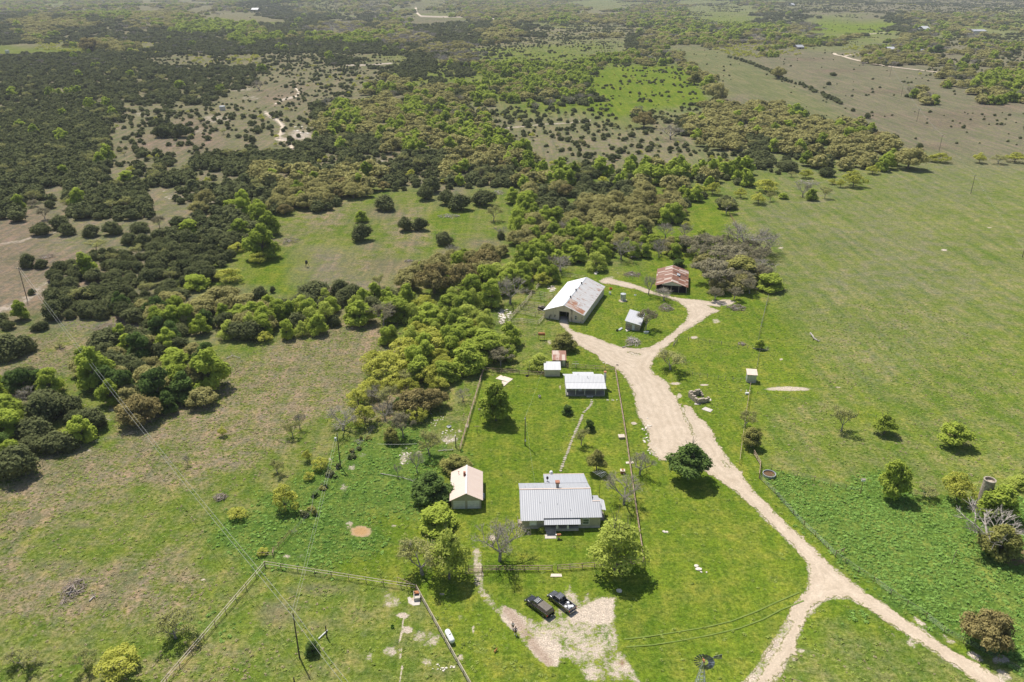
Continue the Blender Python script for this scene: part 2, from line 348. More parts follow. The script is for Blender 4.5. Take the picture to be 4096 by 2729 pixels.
# worn gravel yard round the trucks, its tracks, and other scuffed places (full strength = open soil, lower = soil between grass)
bare = mx(ppoly('Q7', [(0,820),(60,800),(200,900),(330,960),(470,850),(560,640),(620,630),(690,780),(740,690),(790,720),(800,780),(900,740),(1000,760),(1020,850),(1000,1000),(1040,1060),(1040,1200),(1180,1380),(1230,1520),(740,1520),(560,1300),(420,1390),(300,1330),(180,1140),(80,1060),(0,940)], 90, .64))
bare = mx(ppoly('Q7', [(650,860),(760,800),(850,760),(1000,765),(990,860),(960,1000),(850,1030),(700,990),(600,1010),(560,930)], 90, 1.0))
bare = mx(ppoly('Q7', [(0,810),(120,870),(230,980),(200,1080),(100,1060),(0,950)], 50, .95))
bare = mx(ppoly('Q7', [(200,1130),(400,1080),(540,1180),(500,1370),(400,1370),(280,1280)], 60, .90))
bare = mx(pline('Q6', [(1830,380),(1845,560),(1860,690),(1920,790),(2040,890),(2170,1000),(2250,1130),(2400,1290)], 50, .66))
bare = mx(pline('Q6', [(1790,280),(1820,420),(1840,520)], 34, .5))
bare = mx(ell('Q6', 1965, 260, 42, 32, .9)); bare = mx(ell('Q6', 840, 205, 105, 55, 1)); bare = mx(ell('Q6', 745, 150, 50, 60, .7))
for a in ((1300,800,60,40,1),(1200,925,70,30,.95),(1245,1045,45,40,.95),(1090,790,110,100,.62),(1090,1230,90,70,.62),(920,1290,60,60,.6),(1400,1130,150,110,.60),(1400,1320,70,60,.6),(870,1080,50,40,.55),(780,1020,16,12,.8),(1540,740,34,20,.75),(1700,950,40,60,.6),(1800,1040,22,50,.7),(330,420,60,30,.6),(210,420,50,24,.6),(1120,160,50,22,.6),(1700,1290,50,40,.6)):
    bare = mx(ell('Q6', *a))
bare = mx(pline('Q6', [(1205,940),(1185,1080),(1185,1240),(1190,1370),(1180,1496)], 14, .75))
for a in ((1285,395,60,14,.9),(1535,407,55,10,.95),(1320,500,30,30,.8),(930,735,32,14,.95),(2250,440,260,22,.85),(2190,190,18,10,.8),(2080,692,16,10,.8),(2135,765,10,8,.8),(900,1075,40,12,.7),(680,590,14,10,.5),(300,430,18,40,.6),(310,1085,10,10,.5),(210,40,30,36,.7)):
    bare = mx(ell('Q3', *a))
for a in ((340,445,240,20,.85),(760,428,46,9,.7),(268,188,20,11,.8),(1225,369,22,9,.85),(152,695,16,10,.8),(212,768,12,8,.8),(2045,92,12,6,.7),(430,1225,18,8,.6),(960,1030,20,10,.5)):
    bare = mx(ell('Q4', *a))
for a in ((715,576,24,8,.95),(1820,590,26,9,1),(2122,438,20,7,.9),(500,305,16,5,.7),(340,945,80,28,.85),(275,1070,40,20,.75),(735,840,12,6,.8),(1090,470,12,5,.6),(130,1180,34,12,.8),(2188,883,14,5,.6)):
    bare = mx(ell('F', *a))
for a in ((1150,480,75,28,.95),(200,310,50,45,.72),(960,660,14,10,.4),(1080,110,16,18,.7),(960,170,130,30,.55),(840,690,30,14,.55)):
    bare = mx(ell('BZ', *a))
for a in ((1570,590,60,30,.8),(1600,650,80,24,.75),(560,1060,70,60,.68),(650,1120,90,90,.62),(1180,430,100,50,.75),(240,1210,60,40,.6),(980,1230,80,24,.65),(1050,1000,120,24,.6),(1060,590,90,26,.6)):
    bare = mx(ell('CZ', *a))
for a in ((1440,500,110,120,.42),(1600,870,90,70,.62),(1500,740,90,60,.45),(1220,1030,80,90,.60),(1340,1010,60,60,.55),(770,1110,50,40,.6),(850,1010,60,30,.62),(690,1270,60,80,.52),(580,1040,26,16,.8),(1750,750,26,30,.8),(1690,800,30,20,.7),(1600,460,50,40,.5),(1350,1420,60,20,.6),(330,1480,30,10,.7)):
    bare = mx(ell('Q2', *a))
for a in ((765,970,34,14,.8),(960,600,50,60,.6),(930,690,70,60,.5),(590,1130,30,14,.4)): bare = mx(ell('Q1', *a))
for a in ((1740,620,24,12,.85),(1160,535,40,14,.7),(60,1240,40,14,.5),(1130,650,110,70,.42),(300,1310,26,12,.3),(2040,1290,16,14,.6),(680,1090,26,14,.6),(560,800,70,20,.4)): bare = mx(ell('Q5', *a))
for a in ((440,1230,50,36,.68),(380,1310,60,30,.62),(1230,860,36,50,.5),(1450,980,110,30,.70,.55),(1700,1130,150,36,.68,.55),(1950,1290,150,40,.72,.55),(2180,1440,110,50,.75,.6),(1240,1100,60,30,.60,.6),(1390,1170,80,40,.68,.6),(2300,430,200,110,.62),(2230,380,120,70,.6),(2150,1310,110,50,.75),(1110,1030,50,20,.5),(1150,720,60,20,.5,.6),(1600,900,30,40,.4),(1760,880,60,30,.5)):
    bare = mx(ell('Q8', *a))
# rocky slopes and tracks across the creek (left) and in the hills
bare = mx(pline('D', [(-60,1010),(60,980),(150,940),(230,890),(290,830),(330,790)], 34, .62)); bare = mx(ell('D', 260, 850, 90, 60, .55))
bare = mx(pline('D', [(-60,560),(60,545),(200,515),(380,470)], 14, .62)); bare = mx(pline('D', [(1100,180),(1120,230),(1300,250),(1470,270)], 22, .6))
bare = mx(pline('A', [(1790,760),(1870,810),(1905,850),(1890,900),(1860,930),(1930,950),(1965,990),(1950,1010)], 20, .85))
bare = mx(pline('A', [(1850,700),(1900,670),(1990,650),(2015,620),(1985,590)], 10, .85)); bare = mx(ell('A', 2020, 910, 110, 50, .72)); bare = mx(ell('A', 2060, 970, 90, 40, .6))
for a in ((1600,600,160,26,.6),(1690,660,110,24,.55),(1450,800,160,40,.62),(1300,880,150,40,.55),(960,770,90,26,.6),(600,740,90,16,.5),(270,890,60,20,.55),(530,930,80,20,.5),(1150,970,140,24,.45)): bare = mx(ell('A', *a))
bare = mx(pline('B', [(525,40),(535,80),(560,97),(700,105),(940,110),(1090,125)], 6, .95)); bare = mx(pline('B', [(1100,865),(1250,850),(1400,835),(1560,828),(1700,808)], 7, .7))
bare = mx(pline('B', [(60,445),(200,445),(370,432)], 6, .8)); bare = mx(ell('B', 300, 1120, 60, 50, .85)); bare = mx(ell('B', 440, 1075, 60, 12, .8))
bare = mx(pline('C', [(1300,215),(1440,200)], 6, .7)); bare = mx(ell('C', 1990, 195, 130, 8, .9)); bare = mx(ell('C', 600, 1090, 150, 14, .6)); bare = mx(ell('B', 2000, 1010, 260, 60, .35))
# lusher lane right of the drive, tan-orange soil tint
oran = ell('Q6', 840, 205, 110, 60, 1.0)
brown = np.maximum(np.maximum(ell('Q8', 2300, 430, 220, 130, 1), pline('Q7', [(60,880),(160,990),(300,1200),(420,1330)], 40, .45)), ell('Q7', 1045, 1330, 26, 26, 1))
brown = np.maximum(brown, ppoly('D', [(-60,500),(500,470),(700,600),(330,800),(-60,1000)], 160, .2))
# sharper field edges
def paint(maskv, key):
    global ca, cb, cs
    a, b, s = PAL[key]; k = maskv[:, None]; ca = ca*(1-k)+np.array(a)*k; cb = cb*(1-k)+np.array(b)*k; cs = cs*(1-maskv)+s*maskv
paint(ppoly('Q8', [(110,-330),(220,-320),(600,-250),(1000,-160),(1200,-60),(2600,-100),(2700,1600),(2300,1450),(1900,1180),(1500,940),(1060,610),(760,440),(420,110),(180,-150)], 50), 'w')
paint(ppoly('O', [(1440,855),(1520,860),(1560,900),(1600,940),(1740,1110),(1860,1260),(1850,1330),(1800,1420),(1700,1600),(1400,1600),(1420,1400),(1480,1300),(1465,1170),(1430,1000)], 26), 'G')
paint(ppoly('O', [(1112,860),(1410,856),(1475,1290),(1090,1310),(1075,1200),(1110,1060),(1062,1035)], 10), 'G')
paint(ppoly('C', [(980,115),(1540,125),(1480,200),(1000,200),(900,160)], 30), 'G')
paint(ppoly('B', [(1720,480),(2010,430),(2354,440),(2500,700),(2100,740),(1900,640),(1700,560)], 50), 'G')
paint(ppoly('O', [(1580,100),(1700,130),(1960,270),(1900,290),(1640,190),(1560,140)], 30)*.9, 'q'); paint(ppoly('O', [(1150,275),(1330,255),(1440,290),(1560,290),(1560,330),(1740,370),(1500,400),(1340,385),(1180,360)], 30)*.8, 't')
paint(ppoly('O', [(1600,310),(2353,375),(2400,700),(2000,900),(1760,690),(1690,480),(1570,430)], 40)*.55, 'p')
paint(ppoly('O', [(380,1568),(607,1300),(955,1352),(1082,1568)], 8)*.75, 'g')
lush = np.maximum(ppoly('Q2', [(1180,130),(1900,250),(1890,330),(1500,420),(1000,380),(800,650),(700,800),(640,700),(900,300)], 60)*.6, pline('Q6', [(760,520),(1000,540),(1250,600),(1400,680),(1560,850),(1700,1050),(1800,1250)], 80, .9))
lush = np.maximum(lush, ell('F', 560, 1000, 500, 60, .0)); paint(lush, 'G')
for a in ((300,340,130,50),(330,700,130,70),(210,560,90,34),(980,545,130,34),(560,690,160,40),(750,610,90,30),(480,545,80,20)): paint(ell('E', *a)*.75, 'r')
for a in ((230,80,130,50),(700,140,140,40),(1050,600,200,70),(900,820,200,50),(500,500,200,60)): paint(ell('Q5', *a)*.6, 'r')
paint(ell('Q6', 500, 700, 260, 50)*.5, 'r'); paint(ell('Q6', 120, 900, 160, 90)*.6, 'r')
for a in ((1100,480,200,14),(1400,620,260,14),(1350,780,160,20),(1900,780,300,40),(1850,840,300,30),(900,400,160,14),(2200,720,200,30),(1750,990,160,24)): paint(ell('C', *a)*.55, 'k')
# relief: flat farmland with small unevenness, swelling far away
far = np.clip((gy-700)/2500, 0, 1)
gz = (fbm(gx, gy, 7, 2, 3)-.5)*.16*np.clip(1-gy/500, 0, 1)*(1-np.clip(bare*1.5, 0, 1))
gz = gz + far*(fbm(gx, gy, 900, 9, 3)-.62)*55 + cw*(fbm(gx, gy, 2.4, 4, 2)-.3)*.22*np.clip(1-gy/400, 0, 1)
gz -= np.maximum(0, gz)*(gy < 0)
GZG = gz.reshape(ny, nx)
def gheight(x, y):
    """terrain height (only the far country really rises)"""
    f = np.clip((np.asarray(y)-700)/2500, 0, 1); return f*(fbm(x, y, 900, 9, 3)-.62)*55
idx = np.arange(nx*ny).reshape(ny, nx); FQ = np.stack([idx[:-1,:-1], idx[:-1,1:], idx[1:,1:], idx[1:,:-1]], -1).reshape(-1, 4)
m, nt, out = newmat('ground_mat')
geo = N(nt, 'ShaderNodeNewGeometry'); A = N(nt, 'ShaderNodeAttribute', attribute_name='ca'); B_ = N(nt, 'ShaderNodeAttribute', attribute_name='cb'); Cc = N(nt, 'ShaderNodeAttribute', attribute_name='msk')
def noise(nt, scale, detail=4, rough=.55, vec=None):
    n = N(nt, 'ShaderNodeTexNoise', Scale=scale, Detail=detail, Roughness=rough); L(nt, vec or geo.outputs['Position'], n.inputs['Vector']); return n.outputs[0]
def math2(nt, op, a, b, clamp=False):
    n = N(nt, 'ShaderNodeMath', operation=op); n.use_clamp = clamp
    for i, v in enumerate((a, b)):
        if hasattr(v, 'links'): L(nt, v, n.inputs[i])
        else: n.inputs[i].default_value = v
    return n.outputs[0]
n1 = noise(nt, .16, 7, .62); n2 = noise(nt, 1.3, 4, .7); n3 = noise(nt, .035, 3); n4 = noise(nt, 4.5, 2, .5)
mixn = math2(nt, 'ADD', math2(nt, 'MULTIPLY', n1, .62), math2(nt, 'MULTIPLY', n2, .38))
f = math2(nt, 'MULTIPLY_ADD', math2(nt, 'SUBTRACT', mixn, math2(nt, 'SUBTRACT', .72, math2(nt, 'MULTIPLY', A.outputs['Alpha'], .44))), 7.0, True)
f.node.inputs[2].default_value = .5
col = mixc(nt, f, A.outputs['Color'], B_.outputs['Color'])
# grass mottling: brightness and tint vary at random on several scales
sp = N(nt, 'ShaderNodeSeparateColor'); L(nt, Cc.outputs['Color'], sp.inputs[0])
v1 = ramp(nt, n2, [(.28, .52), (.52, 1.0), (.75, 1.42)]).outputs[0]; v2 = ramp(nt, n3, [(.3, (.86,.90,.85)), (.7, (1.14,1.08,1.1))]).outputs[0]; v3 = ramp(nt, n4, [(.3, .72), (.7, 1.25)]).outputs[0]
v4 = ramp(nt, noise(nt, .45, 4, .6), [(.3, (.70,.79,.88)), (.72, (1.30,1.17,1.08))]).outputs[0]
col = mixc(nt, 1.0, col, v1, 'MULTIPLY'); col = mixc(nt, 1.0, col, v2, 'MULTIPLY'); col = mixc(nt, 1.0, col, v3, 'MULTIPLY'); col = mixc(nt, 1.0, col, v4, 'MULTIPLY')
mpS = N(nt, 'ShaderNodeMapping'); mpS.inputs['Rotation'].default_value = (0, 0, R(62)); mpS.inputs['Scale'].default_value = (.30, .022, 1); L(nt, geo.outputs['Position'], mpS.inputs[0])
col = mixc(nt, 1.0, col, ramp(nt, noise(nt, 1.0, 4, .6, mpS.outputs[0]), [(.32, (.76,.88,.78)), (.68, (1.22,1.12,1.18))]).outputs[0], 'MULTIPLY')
soil = mixc(nt, 1.0, ramp(nt, n4, [(.3, (.42,.335,.25)), (.7, (.82,.71,.58))]).outputs[0], ramp(nt, n2, [(.3, .72), (.7, 1.15)]).outputs[0], 'MULTIPLY')
soil = mixc(nt, sp.outputs[1], soil, (.50,.32,.15)); soil = mixc(nt, sp.outputs[2], soil, (.28,.165,.105))
bn = math2(nt, 'ADD', math2(nt, 'MULTIPLY', noise(nt, 1.3, 6, .75), 1.15), math2(nt, 'SUBTRACT', math2(nt, 'MULTIPLY', noise(nt, .28, 3), .75), .47))
bf = math2(nt, 'MULTIPLY_ADD', math2(nt, 'SUBTRACT', sp.outputs[0], math2(nt, 'ADD', bn, .08)), 5.0, True); bf.node.inputs[2].default_value = .2
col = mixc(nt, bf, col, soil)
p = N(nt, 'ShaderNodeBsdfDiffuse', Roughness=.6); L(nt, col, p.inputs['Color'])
hb = math2(nt, 'ADD', math2(nt, 'MULTIPLY', n2, 1.0), math2(nt, 'MULTIPLY', n4, .35)); b = N(nt, 'ShaderNodeBump', Strength=.75, Distance=.38); L(nt, hb, b.inputs['Height']); L(nt, b.outputs[0], p.inputs['Normal'])
L(nt, p.outputs[0], out.inputs[0])
# ---- roads: sheets a few mm above the soil with ragged edges
RIGHT = [Z('BZ',*q) for q in ((300,700),(410,700),(415,800),(440,860),(500,900),(640,930),(780,980),(960,1050),(1150,1110),(1400,1125),(1500,1110),(1690,1010),(1850,890),(1990,760),(2025,660),(2010,590),(1900,500),(1750,440),(1500,385),(1300,320),(1040,270),(840,240),(830,215),(930,165),(1050,200),(1200,235),(1400,295),(1600,375),(1780,425),(1950,450),(2180,470),(2354,500))]
RIGHT += [Z('F', 250,930), Z('F', 340,930), Z('F',300,975), Z('F',215,965), Z('F',300,1000)] + [Z('BZ',*q) for q in ((2354,650),(2200,760),(2000,870),(1850,980),(1750,1090))]
RIGHT += [Z('Q3',*q) for q in ((1150,140),(1090,200),(1075,260),(1110,310),(1170,350),(1230,390),(1240,440),(1290,520),(1340,600),(1380,580),(1430,610),(1480,690),(1540,720),(1600,800),(1630,880),(1700,980),(1760,1060),(1830,1140),(1880,1220),(1960,1310),(2060,1410))]
RIGHT += [Z('Q8',*q) for q in ((170,0),(310,140),(460,270),(600,400),(730,520),(880,640),(1010,740),(1180,850),(1350,970),(1500,1060),(1650,1180),(1800,1270),(1950,1350),(2100,1430),(2200,1498),(2500,1700),(2250,1720),(1960,1498),(1850,1420),(1700,1330),(1550,1230),(1400,1130),(1250,1030),(1100,920),(960,840),(850,785),(700,785),(620,810),(560,860),(470,970),(400,1130),(360,1250),(290,1390),(200,1498),(60,1700),(-180,1700),(-60,1520),(0,1440),(100,1290),(200,1140),(300,980),(380,840),(440,760),(490,700),(510,560),(490,480),(430,390),(320,290),(220,180),(100,80),(35,0))]
RIGHT += [Z('Q3',*q) for q in ((2000,1498),(1900,1400),(1800,1310),(1700,1250),(1620,1190),(1480,1110),(1370,1060),(1250,1045),(1150,1045),(1100,1010),(1060,920),(1070,850),(1040,770),(970,680),(950,600),(930,480),(890,400),(850,320),(760,250),(650,200),(620,150),(440,60))] + [Z('BZ',*q) for q in ((440,1000),(400,900),(300,790))]
ROADW = [tuple(G(*q))[:2] for q in RIGHT]
ISL = [Z('Q8', *q) for q in ((340,985),(260,1120),(190,1235),(130,1335),(60,1425),(-60,1600))]; ISLW = [tuple(G(*q))[:2] for q in ISL]
STR = [Z('Q3', *q) for q in ((1350,600),(1365,680),(1420,780),(1440,830))]; STRW = [tuple(G(*q))[:2] for q in STR]
ST2 = [Z('Q3', *q) for q in ((1690,1060),(1740,1110))]; ST2W = [tuple(G(*q))[:2] for q in ST2]
ST3 = [Z('Q3', *q) for q in ((905,130),(935,145),(970,145))]; ST3W = [tuple(G(*q))[:2] for q in ST3]
def ragged_sheet(name, sdf, x0, x1, y0, y1, step, z, mat):
    X = np.arange(x0, x1, step); Y = np.arange(y0, y1, step); gx_, gy_ = np.meshgrid(X, Y)
    d = sdf(gx_, gy_); n_, m_ = d.shape
    keep = (d[:-1,:-1]+d[1:,:-1]+d[:-1,1:]+d[1:,1:])/4 < 0
    gyr, gxr = np.gradient(d, step); g2 = gxr**2+gyr**2+1e-6; mv = np.clip(d, -step*.75, step*.75)*(np.abs(d) < step*.75)
    px_ = gx_-gxr/g2*mv; py_ = gy_-gyr/g2*mv
    lim = step*.49; px_ = np.clip(px_, gx_-lim, gx_+lim); py_ = np.clip(py_, gy_-lim, gy_+lim)
    id_ = np.arange(n_*m_).reshape(n_, m_); Fq = np.stack([id_[:-1,:-1], id_[:-1,1:], id_[1:,1:], id_[1:,:-1]], -1)[keep]
    us, inv = np.unique(Fq.ravel(), return_inverse=True)
    zz = z+np.zeros(len(us)); V = np.stack([px_.ravel()[us], py_.ravel()[us], zz], 1)
    return np_mesh(name, V, inv.reshape(-1, 4), mat, dict(edge=-d.ravel()[us])), d
def road_sdf(x, y):
    d = poly_sdf(x, y, ROADW)+(fbm(x, y, 2.6, 21, 3)-.5)*1.6+(fbm(x, y, .9, 24, 2)-.5)*1.1
    d = np.maximum(d, (.42-line_dist(x, y, ISLW))+(fbm(x, y, 1.6, 31)-.5)*1.3)
    d = np.maximum(d, (.25-line_dist(x, y, STRW))+(fbm(x, y, 1.4, 33)-.5)*1.4)
    d = np.maximum(d, (.30-line_dist(x, y, ST2W))+(fbm(x, y, 1.4, 35)-.5)*1.0)
    d = np.maximum(d, (.60-line_dist(x, y, ST3W))+(fbm(x, y, 1.4, 36)-.5)*1.2)
    return d
nearb = (gy < 330) & (gy > 60) & (gx > 5) & (gx < 95)
rd = np.full(len(gx), 99.0); rd[nearb] = poly_sdf(gx[nearb], gy[nearb], ROADW)
bare = np.maximum(bare, np.clip(.62-rd/2.0, 0, .72)); gz = np.where(rd < 2.5, np.clip(gz, -.4, 0)-.02, gz); 
V = np.stack([gx, gy, gz], 1)
attrs = dict(ca=np.concatenate([ca, cs[:, None]], 1), cb=np.concatenate([cb, cs[:, None]], 1), msk=np.stack([bare, oran, brown, np.ones(len(gx))], 1))
ground = link('ground', np_mesh('ground', V, FQ, 'ground_mat', attrs, smooth=True)); tag(ground, kind='structure')
m, nt, out = newmat('caliche')
geo2 = N(nt, 'ShaderNodeNewGeometry'); vv = geo2.outputs['Position']
def nz(s, d=4, r=.55): n = N(nt, 'ShaderNodeTexNoise', Scale=s, Detail=d, Roughness=r); L(nt, vv, n.inputs['Vector']); return n.outputs[0]
c = ramp(nt, nz(.3, 6, .65), [(.3, (.56,.46,.345)), (.7, (.68,.575,.45))]).outputs[0]
c = mixc(nt, 1.0, c, ramp(nt, nz(3.0, 5, .7), [(.3, .80), (.7, 1.10)]).outputs[0], 'MULTIPLY')
c = mixc(nt, ramp(nt, nz(.9, 6, .7), [(.66, 0.0), (.74, .55)]).outputs[0], c, (.34,.25,.16))
ed = N(nt, 'ShaderNodeAttribute', attribute_name='edge').outputs['Fac']
rut = ramp(nt, math2(nt, 'ADD', math2(nt, 'MULTIPLY', math2(nt, 'SINE', math2(nt, 'MULTIPLY', math2(nt, 'ADD', ed, math2(nt, 'MULTIPLY', nz(.08, 2), .8)), 3.6), 0), .18), math2(nt, 'ADD', math2(nt, 'MULTIPLY', nz(.5, 4), .5), .25)), [(.25, (.91,.90,.88)), (.75, (1.05,1.045,1.04))]).outputs[0]
c = mixc(nt, 1.0, c, rut, 'MULTIPLY')
ef = ramp(nt, math2(nt, 'ADD', math2(nt, 'MULTIPLY', ed, .55), math2(nt, 'SUBTRACT', math2(nt, 'MULTIPLY', nz(1.6, 6, .75), 1.7), .85)), [(.05, 1.0), (.18, 0.0)]).outputs[0]
c = mixc(nt, ef, c, (.25,.235,.10))
p = N(nt, 'ShaderNodeBsdfDiffuse', Roughness=.6); L(nt, c, p.inputs['Color']); b = N(nt, 'ShaderNodeBump', Strength=.35, Distance=.1); L(nt, nz(2.5, 5), b.inputs['Height']); L(nt, b.outputs[0], p.inputs['Normal']); L(nt, p.outputs[0], out.inputs[0])
me, _ = ragged_sheet('gravel_road', road_sdf, 6, 80, 62, 300, .26, .03, 'caliche')
tag(link('gravel_road', me), kind='structure')
# far roads as strips
def strip(name, pts, w, z=.06, mat='caliche_far', follow=False):
    P = [Vector(q) for q in pts]; mb = MB(); Lp = []; 
    dense = []
    for a, b in zip(P[:-1], P[1:]):
        k = max(1, int((b-a).length/6)); dense += [a.lerp(b, i/k) for i in range(k)]
    dense.append(P[-1])
    for i, q in enumerate(dense):
        d = (dense[min(i+1, len(dense)-1)]-dense[max(i-1, 0)]).normalized(); n = Vector((-d.y, d.x, 0)); ww = w*.5*(.8+.4*float(vnoise(q.x, q.y, 5, 3)))
        zz = float(gheight(q.x, q.y))+z+(.25 if q.y > 900 else 0)
        Lp += [(q.x+n.x*ww, q.y+n.y*ww, zz), (q.x-n.x*ww, q.y-n.y*ww, zz)]
    k = len(dense); mb.add(Lp, [(2*i, 2*i+1, 2*i+3, 2*i+2) for i in range(k-1)])
    return tag(mb.build(name, mat), kind='structure')
strip('far_road', [GZ('C', *q) for q in ((1070,355),(1085,368),(1140,380),(1180,395),(1280,420),(1400,443),(1510,460),(1700,482),(1900,505),(2090,527),(2200,537))], 5.5)
strip('ranch_road', [GZ('C', *q) for q in ((1145,378),(1180,368),(1250,358),(1330,355),(1450,350),(1700,355),(1900,362))], 4.0, z=.09)
strip('hill_track', [GZ('A', *q) for q in ((1785,760),(1870,812),(1900,850),(1885,905),(1855,935),(1935,955),(1965,990),(1945,1012))], 2.0)
strip('upper_track', [GZ('A', *q) for q in ((1850,702),(1900,672),(1990,652),(2012,622),(1985,590))], 1.8)
strip('distant_road', [GZ('B', *q) for q in ((525,42),(538,80),(560,97),(700,105),(940,108),(1100,124))], 7.0)
surf('path_stone', (.40,.35,.28), (.26,.23,.17), scale=1.5)
# stepping-stone footpath and small slabs: part of the ground
mb = MB(); pts = [GZ('Q3', *q) for q in ((568,528),(572,560),(556,592),(525,622),(500,648),(478,700),(462,745),(440,790),(424,830),(402,880),(384,930),(362,990),(340,1040),(322,1095),(300,1150))]
for a, b_ in zip(pts[:-1], pts[1:]):
    k = max(1, round((b_-a).length/.85))
    for i in range(k):
        q = a.lerp(b_, (i+.5)/k); d = (b_-a).normalized(); an = math.atan2(d.y, d.x)+random.uniform(-.25, .25); w = random.uniform(.65, .95)
        if random.random() < .06: continue
        rr = [random.uniform(.8, 1.15) for _ in range(6)]
        mb.slab([(q.x+math.cos(an+j*math.pi/3)*w*.5*rr[j]+random.uniform(-.03,.03), q.y+math.sin(an+j*math.pi/3)*w*.45*rr[j], .075) for j in range(6)], .1)
tag(mb.build('stone_path', 'path_stone'), kind='structure')

def qtrack(*pts): return [GZ('Q7', *q) for q in pts]
for pts in (((1060,1130),(1250,1110),(1500,1070),(1750,1030),(1980,975),(2200,890),(2354,818),(2560,730)), ((1080,1196),(1300,1180),(1500,1150),(1800,1095),(2050,1035),(2250,960),(2400,880),(2600,800))):
    strip('wheel_track', qtrack(*pts), .24, z=.09, mat='wheel_track')
# ================================================================ TREES
def crown_arrays(lobes, n, size, seed, zmin=.25, up=.5, inner=.72, gaps=.0):
    """leaf clumps (bent quads) scattered through the shells of overlapping lobes"""
    r = np.random.default_rng(seed); L_ = np.array(lobes, float); w = L_[:, 3]**2; k = r.choice(len(L_), int(n*1.9), p=w/w.sum())
    d = r.normal(size=(len(k), 3)); d /= np.linalg.norm(d, axis=1)[:, None]; d[:, 2] = np.where(d[:, 2] < -.45, -d[:, 2], d[:, 2])
    rad = L_[k, 3]*(inner+(1.06-inner)*np.sqrt(r.random(len(k))))*(1+.13*np.sin(d[:, 0]*7+k*1.3+seed)*np.sin(d[:, 1]*8+k*2.1)+.10*np.sin(d[:, 2]*9+d[:, 0]*11+seed)); rad = np.where(r.random(len(k)) < .09, rad*(1.08+.2*r.random(len(k))), rad); flat = L_[k, 4] if L_.shape[1] > 4 else np.ones(len(k))
    P = L_[k, :3]+d*rad[:, None]*np.stack([np.ones(len(k)), np.ones(len(k)), flat], 1)
    ok = P[:, 2] > zmin
    for c in L_:
        q = (P-c[:3]); q[:, 2] /= (c[4] if len(c) > 4 else 1); ok &= ~((np.linalg.norm(q, axis=1) < c[3]*.62))
    if gaps:
        g = np.sin(P[:, 0]*2.1+seed)+np.sin(P[:, 1]*2.4+seed*2)+np.sin(P[:, 2]*2.7+seed*3); ok &= g > (-3+gaps*3)
    P = P[ok][:n]; d = d[ok][:n]; k = k[ok][:n]; n = len(P)
    nn = d*.95+r.normal(size=(n, 3))*.38+np.array([0, 0, up]); nn /= np.linalg.norm(nn, axis=1)[:, None]
    t = np.cross(nn, r.normal(size=(n, 3))); t /= np.linalg.norm(t, axis=1)[:, None]; b = np.cross(nn, t)
    s = size*(.55+.9*r.random(n))[:, None]; a = s*(.55+.45*r.random(n))[:, None]
    V = np.stack([P-t*s*.6, P-b*a*.5+nn*s*.12, P+t*s*.6, P+b*a*.5-nn*s*.10], 1).reshape(-1, 3)
    lt = r.random(len(L_))[k]*.5; tint = np.repeat(np.clip(lt+r.random(n)*.6, 0, 1), 4)
    F = np.arange(n*4).reshape(n, 4); return V, F, tint
def core_arrays(lobes, k=.74, seg=8):
    seg = 8
    Vs = []; Fs = []; b = 0
    for c in lobes:
        fl = c[4] if len(c) > 4 else 1; R_ = c[3]*k; vs = []
        for i in range(5):
            ph = math.pi*(i+.5)/5-math.pi/2
            for j in range(seg):
                th = 2*math.pi*j/seg; q = R_*(.88+.22*random.random())
                vs.append((c[0]+q*math.cos(ph)*math.cos(th), c[1]+q*math.cos(ph)*math.sin(th), max(.15, c[2]+q*math.sin(ph)*fl)))
        for i in range(4):
            for j in range(seg): Fs.append((b+i*seg+j, b+i*seg+(j+1) % seg, b+(i+1)*seg+(j+1) % seg, b+(i+1)*seg+j))
        Fs.append((b+4*seg, b+4*seg+2, b+4*seg+4, b+4*seg+6)); Vs += vs; b += len(vs)
    return np.array(Vs), np.array(Fs)
def limbs(mb, lobes, h0, r0, lean=(0, 0), n=5):
    fork = Vector((lean[0], lean[1], h0)); mb.tube((0, 0, -.1), fork, r0, r0*.75, n+1)
    for c in lobes:
        e = Vector(c[:3]); mid = fork.lerp(e, .55)+Vector((0, 0, -.12*(e-fork).length)); r_ = r0*.5*min(1, c[3]/2+.3)
        mb.tube(fork, mid, r_, r_*.6, n); mb.tube(mid, e, r_*.6, r_*.25, n)
        for q in range(3):
            u = Vector((random.gauss(0, 1), random.gauss(0, 1), random.gauss(.4, .6))).normalized()*c[3]*.85
            mb.tube(mid.lerp(e, .6), e+u, r_*.3, .015, 3, False)
def branchy(mb, p, d, length, r, lev, kids=3, spread=.75, sag=0.0):
    q = p+d*length; mb.tube(p, q, r, r*.68, 5 if lev > 1 else 3, False)
    if lev == 0: return
    for i in range(kids+(1 if lev < 3 else 0)):
        nd = (d+Vector((random.gauss(0, spread), random.gauss(0, spread), random.gauss(.12-sag, spread*.55)))).normalized()
        if nd.z < -.25: nd.z *= -.5
        branchy(mb, p.lerp(q, random.uniform(.7, 1)), nd, length*random.uniform(.6, .88), r*.6, lev-1, kids, spread, sag)
